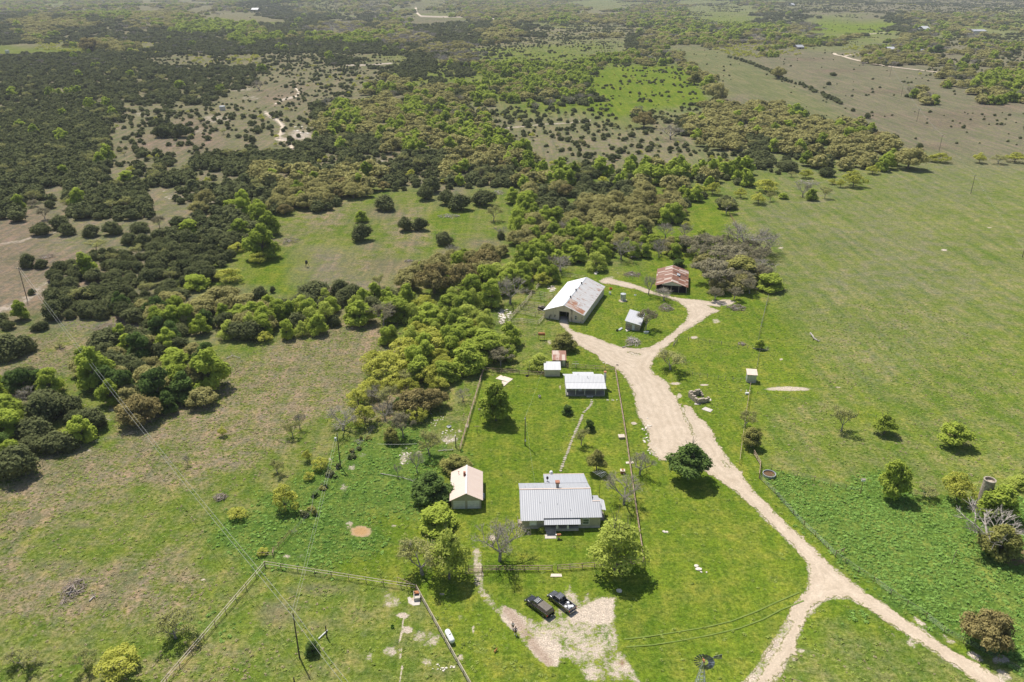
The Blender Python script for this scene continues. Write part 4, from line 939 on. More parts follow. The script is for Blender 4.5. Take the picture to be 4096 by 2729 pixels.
TR2 = ["JJJJJJJJJJJiiiijjxoxOxGx"+"GxxxJiiiiO.........o..oo", "JJJJJJijiiiiiJJxGOOGxxji"+"jojjioiiiOOOOG..........", "JJJJJiijjiii..JOgOGOGGGi"+"iii.iOiJOOOOOOOOg.......",
"JJJJJii.ii.i.iJJJJOGOGGG"+"GG.iiiibOOOJOOOOOO......", "JJJJJijj.JJJJJJjJjjJJOOO"+"GiijjiiiiijJjjOOOg......", "JJJJJ.jJJiiJOOOOOOJjjOJJ"+"OGGJgGGGGGG.............",
"JJjJJJJ.jjJJJOOOOOj....."+"xJOJJJOOg...............", "J..JJJJ.ixJGJOOJ........"+"GJJOOOOO................",
"........JJJJG..........."+"GGOOOOOg................", ".......JJJJJ............"+"OGOGOOgb................", "....jJJJJJJ............."+"GGGg....................",
"..JJJJJJJJ.........OO..."+"GGb.....................", "..JJJJJJJ..........OOOg."+"........................", "..JJJJJJO........ggggG.."+"........................",
"Jj....jxxxxxx..gggg....."+"........................", "Jj..jjxxxxxxx.gg.....G.."+"........................"]
for r_ in TR1+TR2: assert len(r_) == 48, r_
EX = np.array([(c[0], c[1], c[2]) for c in CROWNS])
BULK = []   # (kind, x, y, w, h, letter)
rr = random.Random(5)
CLEAR = [([(1145,265),(1330,245),(1450,285),(1560,285),(1560,325),(1740,370),(1560,395),(1340,375),(1180,350)], 'i', .8), ([(1372,160),(1560,150),(1650,232),(1560,262),(1400,252),(1350,205)], 'i', .8), ([(1575,105),(1700,130),(1960,268),(1930,285),(1850,262),(1700,225),(1650,190),(1560,140)], '.', 1),
 ([(600,490),(700,500),(900,440),(1150,440),(1150,545),(1080,580),(960,620),(880,680),(700,650),(560,640),(640,560)], '.', 1), ([(560,205),(700,200),(730,320),(640,350),(540,300),(420,270)], 'i', 1.2), ([(1250,95),(1440,85),(1440,130),(1250,140)], 'i', 1)]
def band(y0, y1, c0, clump):
    nyb = int((y1-y0)/c0)
    for iy in range(nyb):
        yy = y0+iy*c0; half = 0.70*yy+40
        xb = np.arange(-half, half, c0); xj = xb+np.array([rr.uniform(-.42, .42) for _ in xb])*c0; yj = yy+np.array([rr.uniform(-.42, .42) for _ in xb])*c0+c0/2
        X, Y = PX(xj, yj, 3.6); w1 = (fbm(xj, yj, 14, 41)-.5); w2 = (fbm(xj, yj, 14, 47)-.5); kk = np.clip(200/np.maximum(yj, 80), .12, 1.3)
        X2 = X+w1*110*kk+(vnoise(xj, yj, 60, 8)-.5)*50*kk; Y2 = Y/1.7407+w2*36*kk
        ly = math.log(yy); fk = min(1, max(0, (yy-300)/900)); X2 = X2+(fbm(xj/yj*18, np.log(yj)*18, 1.0, 15, 4)-.5)*300*fk; Y2 = Y2+(fbm(xj/yj*18, np.log(yj)*18, 1.0, 16, 4)-.5)*32*fk
        cl = np.clip((X2/85.333).astype(int), 0, 47)
        Xg, Yg = PX(xj, yj); Xg = Xg/1.7407+w1*16; Yg = Yg/1.7407+w2*8; cm = [poly_sdf(Xg, Yg, q[0]) < 0 for q in CLEAR]
        for k in range(len(xb)):
            x, y = float(xj[k]), float(yj[k])
            if Y[k] > 1366 or X[k] < -500 or X[k] > 4600: continue
            v = Y2[k]
            row = TR1[max(0, int(v/24.4))] if v < 195 else (TR2[min(15, int((v-195)/36.8))] if v < 784 else '.'*48)
            c = row[cl[k]]
            for q_, m_ in zip(CLEAR, cm):
                if m_[k]: c = q_[1]
            if c == '.':
                pr = .03 if X[k] > 2650 and Y[k] < 560 else (.003 if Y[k] < 560 else 0)
                if rr.random() < pr*(c0/5.1)**2*(2.0 if y < 700 else .5): BULK.append(('juniper', x, y, rr.uniform(1.0, 3.0), None, c))
                continue
            s = LM[c]; p = (c0/(s*(c0/5.1 if clump else 1)))**2
            if clump: p = {'J': 1, 'O': .95, 'G': 1, 'x': 1, 'j': .50, 'i': .26, 'o': .62, 'g': .5, 'Y': .3, 'b': .8}[c]
            if rr.random() > p: continue
            q = rr.random()
            kind = {'J': 'juniper' if q < .955 else ('green' if q < .965 else 'thin'), 'j': 'juniper' if q < .93 else 'yellow', 'i': 'juniper' if q < .90 else ('thin' if q < .96 else 'yellow'),
                'O': 'oak' if q < .76 else ('juniper' if q < .88 else 'green' if q < .95 else 'brown'), 'o': 'oak' if q < .42 else ('juniper' if q < .68 else 'bare' if q < .84 else 'green'),
                'G': 'green' if q < .68 else ('oak' if q < .86 else 'juniper'), 'g': 'green' if q < .5 else ('juniper' if q < .68 else 'yellow' if q < .86 else 'oak'),
                'x': 'juniper' if q < .40 else ('oak' if q < .65 else 'green' if q < .92 else 'bare'), 'Y': 'yellow', 'b': 'bare' if q < .65 else 'oak'}[c]
            w = {'juniper': rr.choice((rr.uniform(3.6, 5.6), rr.uniform(5.0, 7.8))), 'oak': rr.uniform(8.5, 13.5), 'brown': rr.uniform(7, 10), 'green': rr.uniform(6.5, 10.5), 'yellow': rr.uniform(4.5, 7), 'bare': rr.uniform(6, 9.5), 'thin': rr.uniform(4.5, 7)}[kind]
            if c == 'i': w *= rr.uniform(.35, .8)
            if c == 'j': w *= rr.uniform(.6, .95)
            if len(EX) and not clump:
                dd = np.hypot(EX[:, 0]-x, EX[:, 1]-y); 
                if (dd < EX[:, 2]*.42+w*.22).any(): continue
            BULK.append((kind, x, y, w, None, c))
band(236, 700, 4.9, False)
band(700, 1500, 10.5, True)
band(1500, 4600, 21.0, True)
FILL = [([(850,800),(940,740),(1030,700),(1100,660),(1160,620),(1250,600),(1300,640),(1180,690),(1100,720),(1180,800),(1160,850),(1000,870),(900,880),(840,850)], 6.0, 'GGgYYggG', 'the creek wood beside the corral'),
([(560,730),(700,700),(800,680),(900,690),(960,740),(880,745),(760,765),(640,785),(560,790)], 6.0, 'GGJJGg', 'the creek wood at the pasture end'), ([(180,830),(260,780),(360,770),(460,800),(530,870),(480,930),(380,960),(300,980),(220,900)], 5.6, 'GOOJGx', 'the near creek wood'),
([(-40,870),(100,880),(170,930),(220,990),(180,1050),(80,1090),(-60,1120)], 5.6, 'GJJGJx', 'the left edge wood'), ([(960,640),(1050,590),(1160,580),(1120,640),(1010,690)], 6.5, 'OOOGO', 'the oaks at the meadow corner'), ([(1190,560),(1330,540),(1450,560),(1560,560),(1600,590),(1480,600),(1330,620),(1200,620)], 6.5, 'GGGOb', 'the trees behind the corral'),
([(1590,640),(1600,580),(1680,560),(1760,590),(1770,650),(1740,690),(1640,690)], 6.0, 'ttttO', 'the grove right of the rusty barn'), ([(250,700),(420,720),(560,700),(640,760),(520,790),(340,770)], 6.0, 'JJGOx', 'the creek bend wood'), ([(780,930),(880,850),(1000,860),(1020,930),(960,1010),(880,1000)], 8, 'YYYtb', 'the creek bank above the garage')]
FZ = {}
for fi, (pl, sp_, mix, nm) in enumerate(FILL):
    W_ = [G(a*1.7407, b*1.7407) for a, b in pl]; P2 = [(q.x, q.y) for q in W_]; x0 = min(q[0] for q in P2); x1 = max(q[0] for q in P2); y0 = min(q[1] for q in P2); y1 = max(q[1] for q in P2); ZK = 'F%d' % fi; FZ[ZK] = nm
    for yy in np.arange(y0, y1, sp_):
        for xx in np.arange(x0, x1, sp_):
            x = float(xx+rr.uniform(-.4, .4)*sp_); y = float(yy+rr.uniform(-.4, .4)*sp_)
            if poly_sdf(np.array([x]), np.array([y]), P2)[0] > 0: continue
            dd = np.hypot(EX[:, 0]-x, EX[:, 1]-y)
            if (dd < EX[:, 2]*.30+1.0).any(): continue
            k = {'G': 'green', 'Y': 'yellow', 'J': 'juniper', 'O': 'oak', 'g': 'pale', 'x': 'dark', 'b': 'bare', 't': 'twig'}[rr.choice(mix)]
            BULK.append((k, x, y, rr.uniform(5.0, 8.5)*(1.15 if k == 'oak' else 1), None, ZK))
ZONE = {**FZ, 'J': 'the dense dark juniper wood', 'j': 'the open juniper wood', 'i': 'the scattered junipers on open ground', 'O': 'the golden oak wood', 'o': 'the loose mixed oak wood', 'G': 'the bright green creek wood', 'g': 'the creek side trees', 'x': 'the mixed creek wood', 'Y': 'the pale clearing edge', 'b': 'the grey leafless wood', '.': 'the open far fields'}
KW = {'twig': 'twiggy grey brown tree', 'pale': 'pale green tree', 'dark': 'deep green tree', 'olive': 'olive tree', 'juniper': 'dark green juniper', 'oak': 'tan leafed oak', 'green': 'bright green elm', 'yellow': 'yellow green mesquite', 'bare': 'grey leafless tree', 'thin': 'thin grey green tree', 'brown': 'brown oak'}
BULK.sort(key=lambda t: t[2]); cnt = {}; FARP = {}
for k in [t for t in TL]: cnt[k[4]] = cnt.get(k[4], 0)+1
cnt['juniper'] = cnt.get('juniper', 0)+45
for kind, x, y, w, h, c in BULK:
    X, Y = PX(x, y)
    if cnt.get(kind, 0) < 297 and y < 1000 and -40 < X < 4140:
        cnt[kind] = cnt.get(kind, 0)+1
        side = 'left' if X < 1000 else ('middle' if X < 2600 else 'right'); size = 'small' if w < 4.2 else 'full grown'
        lb = '%s %s in %s, photo %s' % (size, KW[kind], ZONE[c], side); gp = '%s trees of %s, %s, %s' % (kind, ZONE[c], side, size)
        r_ = tree(kind, x, y, w, None if kind != 'juniper' else w*rr.uniform(.62, .85), lb, gp, parts=(y < 420 and w > 4) or kind in ('bare', 'thin', 'twig'))
    else:
        f = FARP.setdefault(kind, []); cl = (y > 700 and c != '.')*(2 if c in 'ijYg' else 1)
        f.append((x, y, w, cl))
def gn_scatter(name, pts, meshes, label, cat, W, seed=1, kind='stuff'):
    """one object: points carrying rotation, size and variant, each turned into a tree by geometry nodes"""
    me = bpy.data.meshes.new(name); P = np.array([p[:3] for p in pts], np.float32); n = len(P); me.vertices.add(n); me.vertices.foreach_set('co', P.ravel())
    r = np.random.default_rng(seed)
    a = me.attributes.new('rot', 'FLOAT_VECTOR', 'POINT'); rv = np.zeros((n, 3), np.float32); rv[:, 2] = r.random(n)*6.28; a.data.foreach_set('vector', rv.ravel())
    a = me.attributes.new('scl', 'FLOAT_VECTOR', 'POINT'); a.data.foreach_set('vector', np.array([p[3] for p in pts], np.float32).ravel())
    a = me.attributes.new('pid', 'INT', 'POINT'); a.data.foreach_set('value', r.integers(0, len(meshes), n).astype(np.int32))
    coll = bpy.data.collections.new(name+'_kinds')
    for i, m_ in enumerate(meshes): coll.objects.link(bpy.data.objects.new('%s_kind_%d' % (name, i), m_))
    ng = bpy.data.node_groups.new(name, 'GeometryNodeTree'); ng.interface.new_socket('Geometry', in_out='INPUT', socket_type='NodeSocketGeometry'); ng.interface.new_socket('Geometry', in_out='OUTPUT', socket_type='NodeSocketGeometry')
    nd = ng.nodes; gi = nd.new('NodeGroupInput'); go = nd.new('NodeGroupOutput'); ip = nd.new('GeometryNodeInstanceOnPoints'); ci = nd.new('GeometryNodeCollectionInfo')
    ci.inputs['Collection'].default_value = coll; ci.inputs['Separate Children'].default_value = True; ci.inputs['Reset Children'].default_value = True
    ip.inputs['Pick Instance'].default_value = True
    def na(nm, dt):
        q = nd.new('GeometryNodeInputNamedAttribute'); q.data_type = dt; q.inputs['Name'].default_value = nm; return q.outputs['Attribute']
    ng.links.new(gi.outputs[0], ip.inputs['Points']); ng.links.new(ci.outputs[0], ip.inputs['Instance']); ng.links.new(na('pid', 'INT'), ip.inputs['Instance Index'])
    ng.links.new(na('rot', 'FLOAT_VECTOR'), ip.inputs['Rotation']); ng.links.new(na('scl', 'FLOAT_VECTOR'), ip.inputs['Scale']); ng.links.new(ip.outputs[0], go.inputs[0])
    o = link(name, me); md = o.modifiers.new('scatter', 'NODES'); md.node_group = ng
    return tag(o, label, cat, kind=kind)
SN = {'juniper': ('far_juniper_wood', 'dark green juniper woods covering the far hills and flats'), 'oak': ('far_oak_wood', 'tan and olive oak woods in the far country'), 'green': ('far_green_trees', 'bright green trees strung along the far creek'),
 'bare': ('far_leafless_wood', 'grey leafless trees massed in the far country'), 'yellow': ('far_mesquite', 'yellow green mesquites dotted over the far country'), 'thin': ('far_thin_trees', 'thin grey green trees in the far woods'), 'brown': ('far_brown_oaks', 'brown oaks in the far woods')}
for k_ in ('twig', 'dark', 'pale', 'olive'): SN[k_] = (k_+'_outlying_trees', KW[k_]+' growth beyond the edges of the photo')
for kind, f in FARP.items():
    pts = []; r = np.random.default_rng(3)
    pr = [proto(kind, i) for i in range(KIND[kind][1])]; W = pr[0][2]
    for x, y, w, cl in f:
        z = float(gheight(x, y))
        if cl:
            big = 1.0 if y < 1500 else 1.7; k = 3 if kind == 'juniper' else 2
            if cl == 2: big = 1.0 if y < 1500 else 1.35; k = 3 if y < 1500 else 5; w *= .8
            for q in range(k):
                sp_ = 3.9*big if cl == 1 else (7.5 if y < 1500 else 14); s = w*big*1.0/W; pts.append((x+r.uniform(-sp_, sp_), y+r.uniform(-sp_, sp_), z-.2, (s, s, s*(.85 if kind == 'juniper' else .9)*(.75 if big > 1 else 1))))
        else: s = w/W; pts.append((x, y, z, (s, s, s*.85)))
    gn_scatter(SN[kind][0], pts, [p_[4] or p_[1] for p_ in pr], SN[kind][1], 'woodland', W, 5)
    print(kind, 'far', len(pts))
print('individual', cnt)
# ---- ground cover: weeds, dry tufts, grass clumps
def clump_mesh(name, n, rad, hgt, size, mat, seed):
    lob = [(0, 0, hgt*.3, rad, hgt/rad)]; r = np.random.default_rng(seed); 
    V, F, t = crown_arrays([(r.uniform(-.4,.4)*rad, r.uniform(-.4,.4)*rad, hgt*.25, rad*.6, hgt/rad) for _ in range(4)], n, size, seed, zmin=.01, up=.8)
    return np_mesh(name, V, F, mat, dict(tint=t))
def cover(name, key, step, pmax, meshes, label, cat, y0, y1, smin, smax, extra=None):
    r = np.random.default_rng(sum(map(ord, name))); X = np.arange(-150, 150, step); Y = np.arange(y0, y1, step); a, b = np.meshgrid(X, Y); a = a.ravel()+r.uniform(-.5, .5, a.size)*step; b = b.ravel()+r.uniform(-.5, .5, b.size)*step
    pr = key(a, b); k = r.random(a.size) < pr*pmax; a = a[k]; b = b[k]; px_, py_ = PX(a, b); k = (px_ > -80) & (px_ < 4180) & (py_ < 2800); a = a[k]; b = b[k]
    rs = poly_sdf(a, b, ROADW) > .9; a = a[rs]; b = b[rs]
    s = r.uniform(smin, smax, len(a)); pts = [(x, y, 0.0, (q, q, q*w)) for x, y, q, w in zip(a, b, s, r.uniform(.6, 1.2, len(a)))]
    print(name, len(pts)); return gn_scatter(name, pts, meshes, label, cat, 1)
def barev(x, y):
    xi = np.clip(np.searchsorted(xs, x), 1, nx-1); yi = np.clip(np.searchsorted(ys, y), 1, ny-1); return bare.reshape(ny, nx)[yi, xi]
paintw = np.maximum(cw, ppoly('Q8', [(140,-330),(220,-320),(600,-230),(1000,-120),(1200,-60),(2600,-100),(2700,1600),(2300,1440),(1900,1160),(1500,920),(1060,590),(760,420),(420,100),(180,-150)], 30))
def wv(x, y):
    xi = np.clip(np.searchsorted(xs, x), 1, nx-1); yi = np.clip(np.searchsorted(ys, y), 1, ny-1); return paintw.reshape(ny, nx)[yi, xi]
yard = ppoly('O', [(1112,860),(1560,850),(1900,1290),(1750,1600),(1400,1600),(1090,1310),(1075,1200),(1062,1035)], 10)
def yv(x, y):
    xi = np.clip(np.searchsorted(xs, x), 1, nx-1); yi = np.clip(np.searchsorted(ys, y), 1, ny-1); return yard.reshape(ny, nx)[yi, xi]
def dv(x, y): return gmap(x, y, _Dm)
wm = [clump_mesh('weed_clump', 40, .50, .40, .24, 'weed_leaf', i) for i in range(4)]
gm = [clump_mesh('grass_clump', 30, .45, .28, .24, 'grass_leaf', 10+i) for i in range(4)]
dm = [clump_mesh('dry_clump', 22, .45, .26, .20, 'dry_leaf', 20+i) for i in range(4)]
cover('weeds', lambda x, y: np.clip(wv(x, y)*1.3-.1, 0, 1)*np.where(x < 20, .45, 1)*np.clip(1.1-barev(x, y)*2, 0, 1)*np.clip(fbm(x, y, 5, 61)*2.6-.5, .12, 1), .62, .9, wm, 'low leafy green weeds covering the right corner and the slope', 'weeds', 84, 215, .35, 1.05)
cover('dry_grass', lambda x, y: np.clip(dv(x, y)*1.3-.3, 0, 1)*np.clip(fbm(x, y, 4, 71)*2.4-.6, 0, 1)*np.clip(1-yv(x, y), 0, 1), .70, .75, dm, 'tufts of dry tan grass across the pastures', 'dry grass', 84, 260, .3, .95)
cover('grass_tufts', lambda x, y: (1-.82*yv(x, y))*np.clip(1.1-barev(x, y)*2, 0, 1)*np.clip(fbm(x, y, 7, 81)*2.4-.55, .08, 1), .95, .55, gm, 'tufts of fresh green grass in the pastures', 'grass', 84, 260, .3, .95)
# ================================================================ BUILDINGS
def wallx(mb, w, y0, y1, hf, holes=(), z0=0.0):
    """wall along x from 0..w between y0 and y1, top height hf(x), rectangular holes (x0,x1,z0,z1)"""
    bx = sorted({0.0, w, *[h[0] for h in holes], *[h[1] for h in holes], *([w/2] if hf(w/2) > max(hf(0), hf(w)) else [])})
    for a, b in zip(bx[:-1], bx[1:]):
        hs = sorted([h for h in holes if h[0] <= a+1e-6 and h[1] >= b-1e-6], key=lambda h: h[2]); z = z0
        for h in hs:
            if h[2] > z+.01: mb.prism([(a, z), (b, z), (b, h[2]), (a, h[2])], y0, y1)
            z = h[3]
        mb.prism([(a, z), (b, z), (b, hf(b)), (a, hf(a))], y0, y1)
def window(par, x0, x1, z0, z1, y, fw=.12, glass='glass', mid=True, name='window', face=-1):
    f = MB(); yo = y+face*.05
    for a, b in (((x0, z0), (x0+fw, z1)), ((x1-fw, z0), (x1, z1)), ((x0+fw, z0), (x1-fw, z0+fw)), ((x0+fw, z1-fw), (x1-fw, z1))): f.b2((a[0], yo-.06, a[1]), (b[0], yo+.06, b[1]))
    if mid: f.b2((x0+fw, yo-.03, (z0+z1)/2-.03), (x1-fw, yo+.05, (z0+z1)/2+.03))
    fo = f.build(name, 'white_paint', par); g = MB(); g.b2((x0+fw, yo, z0+fw), (x1-fw, yo+.02, z1-fw)); g.build('pane', glass, fo); return fo
def roof_pair(par, w, y0, y1, eave, ridge, oh, mats, axis='y', th=.07, xs_=None, names=('roof', 'roof')):
    """two slopes; axis 'y': ridge runs along y"""
    s = (ridge-eave)/(w/2); out = []
    for k, sg in enumerate((0, 1)):
        m_ = MB(); xa = -oh if sg == 0 else w+oh; za = eave-oh*s+.06
        m_.slab([(xa, y0, za), (w/2, y0, ridge+.06), (w/2, y1, ridge+.06), (xa, y1, za)], th); out.append(m_.build(names[k], mats[k], par))
    return out
# ---- big hay barn
bo = empty('barn', (10.95, 246.7, 0), R(-20), 'big pale barn with white and rust stained metal roof behind the cattle pens', 'barn')
W, D, EA, RI = 13.45, 28.0, 3.1, 5.7; hf = lambda x: EA+(RI-EA)*(1-abs(x-W/2)/(W/2))
mb = MB(); wallx(mb, W, 0, .15, hf, [(5.1, 8.45, 0, 3.3)]); wallx(mb, W, D-.15, D, hf); mb.build('gable_wall', 'peeling_wall', bo)
mb = MB(); mb.b2((0, .15, 0), (.15, D-.15, EA)); mb.b2((W-.15, .15, 0), (W, D-.15, EA)); mb.build('side_wall', 'plain_wall', bo)
roof_pair(bo, W, -.45, D+.4, EA, RI, .35, ('roof_barn_white', 'roof_barn_old'))
# the rustier sheets near the front of the right slope
s = (RI-EA)/(W/2); mb = MB(); za = lambda x: RI+.068-(x-W/2)*s
mb.slab([(W/2+.3, .2, za(W/2+.3)), (W-.2, .0, za(W-.2)), (W-.2, 3.0, za(W-.2)), (W/2+3.4, 3.2, za(W/2+3.4)), (W/2+3.0, 6.4, za(W/2+3.0)), (W/2+.3, 6.6, za(W/2+.3))], .01); mb.build('rusty_sheet', 'roof_barn_rust', bo)
mb = MB(); mb.slab([(W/2-.25, -.46, RI-.02), (W/2, -.46, RI+.09), (W/2, D+.41, RI+.09), (W/2-.25, D+.41, RI-.02)], .02); mb.slab([(W/2, -.46, RI+.09), (W/2+.25, -.46, RI-.02), (W/2+.25, D+.41, RI-.02), (W/2, D+.41, RI+.09)], .02); mb.build('ridge_cap', 'galv', bo)
for yy in (7.2, 14.2, 21.2):
    mb = MB(); mb.tube((W/2, yy, RI), (W/2, yy, RI+.45), .22, .2, 8); mb.lathe([(.0, .72), (.2, .68), (.34, .5), (.3, .42), (0, .42)], (W/2, yy, RI), 10); mb.build('roof_vent', 'pole_wood', bo)
window(bo, 10.35, 11.35, 1.0, 2.6, 0); mb = MB()
for xx in (3.0, 6.7, 9.6): mb.b2((xx-.03, -.03, 0 if xx != 6.7 else 3.35), (xx+.03, -.004, hf(xx)-.02))
mb.build('batten', 'grey_boards', bo)
mb = MB()
for xx in (3.3, 6.7, 10.1):
    for yy in range(3, 27, 4): mb.b2((xx-.1, yy-.1, 0), (xx+.1, yy+.1, hf(xx)-.1))
mb.b2((5.0, .15, 3.3), (8.55, .3, 3.5)); mb.build('inner_post', 'old_wood', bo)
# ---- old rusty barn, open front
ro = empty('rusty_barn', (52.5, 271.8, 0), R(-12), 'old open fronted barn with a torn rust red metal roof', 'barn')
W, D, EA, RI = 11.0, 17.5, 2.5, 4.3; hr = lambda x: EA+(RI-EA)*(1-abs(x-W/2)/(W/2))
mb = MB(); mb.b2((0, .4, 0), (.1, D, EA-.05)); mb.b2((W-.1, .4, 0), (W, D, EA-.05)); wallx(mb, W, D-.1, D, hr); mb.build('board_wall', 'grey_boards', ro)
mb = MB(); mb.prism([(2.0, hr(2.0)-.55), (9.0, hr(9)-.55), (9.0, hr(9.0)-.02), (W/2, RI-.02), (2.0, hr(2)-.02)], 0, .08); mb.build('gable', 'galv', ro)
for xx in (.1, 2.7, 5.4, 8.1, 10.8): mb = MB(); mb.box((xx, .2, 1.15), (.18, .18, 2.3), ry=random.uniform(-.04, .04)); mb.build('post', 'old_wood', ro)
roof_pair(ro, W, -.5, D+.4, EA, RI, .4, ('roof_rust', 'roof_rust'))
mb = MB(); s = (RI-EA)/(W/2); zz = lambda x: RI+.10-(x-W/2)*s
mb.slab([(7.0, 7.6, zz(7.0)+.25), (8.2, 7.3, zz(8.2)+.5), (8.3, 10.2, zz(8.3)+.12), (7.1, 10.4, zz(7.1)+.06)], .02); mb.build('loose_sheet', 'galv', ro)
mb = MB(); mb.slab([(6.0, 10.6, zz(6.0)), (10.9, 10.0, zz(10.9)), (10.9, 10.7, zz(10.9)), (6.0, 11.1, zz(6.0))], .02); mb.build('gap_shade_strip', 'dark_inside', ro)  # dark strip laid on the roof, painting the shade of a gap
mb = MB(); mb.b2((.3, 3.5, 0), (10.7, 3.6, 2.6)); mb.b2((.3, .3, .02), (10.7, 3.5, .05)); mb.build('shade_panel', 'dark_inside', ro)  # near-black upright and floor sheet; the colour stands in for interior shade
# ---- small stone shed
so_ = empty('stone_shed', (36.9, 237.3, 0), R(-17), 'small stone shed with a single white metal roof slope', 'shed')
W, D = 4.6, 9.6; hs = lambda x: 3.1-.9*x/W
mb = MB(); wallx(mb, W, 0, .25, lambda x: min(hs(x), 2.05), [(2.1, 3.0, 0, 1.95)]); mb.b2((0, .25, 0), (.25, D, 2.05)); mb.b2((W-.25, .25, 0), (W, D, 2.05)); wallx(mb, W, D-.25, D, lambda x: 2.05); mb.build('stone_wall', 'limestone', so_)
mb = MB(); mb.prism([(0, 2.05), (W, 2.05), (W, hs(W)), (0, hs(0))], .03, .2); mb.prism([(0, 2.05), (W, 2.05), (W, hs(W)), (0, hs(0))], D-.2, D-.03); mb.b2((.02, .2, 2.05), (.15, D-.2, hs(0))); mb.build('metal_gable', 'galv', so_)
mb = MB(); mb.slab([(-.3, -.35, hs(-.3)+.07), (W+.35, -.35, hs(W+.35)+.07), (W+.35, D+.3, hs(W+.35)+.07), (-.3, D+.3, hs(-.3)+.07)], .06); mb.build('roof', 'roof_white', so_)
mb = MB(); mb.b2((2.12, .02, 0), (2.98, .1, 1.93)); mb.build('door', 'white_paint', so_)
# ---- main house
mh = empty('main_house', (2.1, 134.5, 0), R(1.5), 'long grey metal roofed farmhouse with a small front porch, nearest the parked trucks', 'house')
sl_ = .31; fz = lambda y: 2.72+(y+.45)*sl_
mb = MB(); wallx(mb, 16.3, 0, .18, lambda x: 2.7, [(4.6, 11.7, .6, 2.45), (1.55, 3.0, 1.0, 2.35), (12.6, 13.95, 1.0, 2.4)])
mb.b2((0, .18, 0), (.18, 12.1, 2.72)); mb.b2((.18, 11.92, 0), (14.7, 12.1, 2.72)); mb.b2((16.12, .18, 0), (16.3, 7.2, 2.7)); mb.b2((14.7, 7.02, 0), (16.12, 7.2, 2.7)); mb.b2((14.52, 7.2, 0), (14.7, 11.92, 2.72))
for xx in (0.0, 14.52): mb.add([(xx, .2, 2.7), (xx, 12.0, 2.7), (xx, 7.0, 4.93), (xx+.18, .2, 2.7), (xx+.18, 12.0, 2.7), (xx+.18, 7.0, 4.93)], [(0, 1, 2), (3, 5, 4), (0, 2, 5, 3), (1, 4, 5, 2), (0, 3, 4, 1)])
mb.add([(16.12, .2, 2.69), (16.12, 7.1, 2.69), (16.12, 3.8, 3.95), (16.3, .2, 2.69), (16.3, 7.1, 2.69), (16.3, 3.8, 3.95)], [(0, 1, 2), (3, 5, 4), (0, 2, 5, 3), (1, 4, 5, 2), (0, 3, 4, 1)])
mb.b2((5.6, 12.1, 0), (5.78, 15.9, 2.3)); mb.b2((14.2, 12.1, 0), (14.38, 15.9, 2.3)); mb.b2((5.78, 15.72, 0), (14.2, 15.9, 2.25)); mb.build('wall', 'tan_wall', mh)
mb = MB(); mb.slab([(-.35, -.75, fz(-.75)), (4.45, -.75, fz(-.75)), (4.45, -.2, fz(-.2)), (16.6, -.2, fz(-.2)), (16.6, 3.8, fz(3.8)), (14.95, 3.8, fz(3.8)), (14.95, 7.0, fz(7)), (-.35, 7.0, fz(7))], .09); mb.build('front_roof', 'roof_grey', mh)
mb = MB(); mb.slab([(-.35, 7.0, fz(7)), (14.95, 7.0, fz(7)), (14.95, 12.5, 2.75), (-.35, 12.5, 2.75)], .09); mb.slab([(14.96, 3.8, fz(3.8)), (16.6, 3.8, fz(3.8)), (16.6, 7.5, 2.8), (14.96, 7.5, 2.8)], .08)
mb.slab([(5.4, 12.0, 3.02), (14.95, 12.0, 3.02), (14.6, 16.4, 2.38), (5.4, 16.4, 2.38)], .07); mb.build('back_roof', 'roof_grey', mh)
mb = MB(); mb.b2((-.37, 6.86, fz(7)-.01), (14.97, 7.12, fz(7)+.05)); mb.b2((14.98, 3.7, fz(3.8)), (16.62, 3.9, fz(3.8)+.05)); mb.b2((5.4, 16.3, 2.36), (14.6, 16.46, 2.43)); mb.build('ridge_cap', 'roof_tan_x', mh)
mb = MB(); mb.slab([(16.62, 2.2, 3.05), (17.7, 2.2, 2.8), (17.7, 5.6, 2.9), (16.62, 5.9, 3.3)], .07); mb.build('side_roof', 'roof_white', mh)
mb = MB(); mb.b2((17.45, 2.5, 0), (17.55, 2.6, 2.75)); mb.b2((17.45, 5.2, 0), (17.55, 5.3, 2.8)); mb.b2((16.3, 2.4, 0), (17.6, 5.4, .25)); mb.build('side_step', 'old_wood', mh)
mb = MB(); mb.slab([(4.5, -1.55, 2.12), (12.05, -1.55, 2.12), (12.05, -.05, 2.6), (4.5, -.05, 2.6)], .06); mb.build('porch_awning', 'roof_grey', mh)
mb = MB(); mb.b2((4.6, -.9, 0), (11.7, 1.7, .6)); mb.build('porch_floor', 'concrete', mh)
mb = MB(); mb.b2((4.6, 1.7, .6), (11.7, 1.85, 2.65)); mb.b2((4.5, .18, .6), (4.6, 1.7, 2.6)); mb.b2((11.7, .18, .6), (11.8, 1.7, 2.6)); mb.build('porch_back_wall', 'tan_wall', mh)
mb = MB(); mb.b2((6.9, 1.62, .62), (7.8, 1.69, 2.5)); mb.build('front_door', 'white_paint', mh); window(mh, 9.0, 10.6, 1.2, 2.3, 1.7)
for xx in (7.25, 9.45): mb = MB(); mb.box((xx, -.8, .95), (.42, .32, .7)); mb.box((xx, -.8, 1.72), (.26, .22, .86), taper=.8); mb.build('porch_column', 'white_paint', mh)
mb = MB()
for i in range(3): mb.b2((4.9, -1.2-.32*i, 0), (6.7, -.9-.32*i, .47-.15*i))
mb.b2((6.72, -2.0, 0), (6.95, -.92, .55)); mb.build('steps', 'concrete', mh); mb = MB(); mb.b2((4.6, -3.3, 0), (6.9, -2.05, .07)); mb.build('front_slab', 'concrete', mh)
mb = MB(); mb.b2((0.0, -.03, 0), (4.6, -.004, .5)); mb.b2((11.7, -.03, 0), (16.3, -.004, .5)); mb.build('skirting', 'concrete', mh)
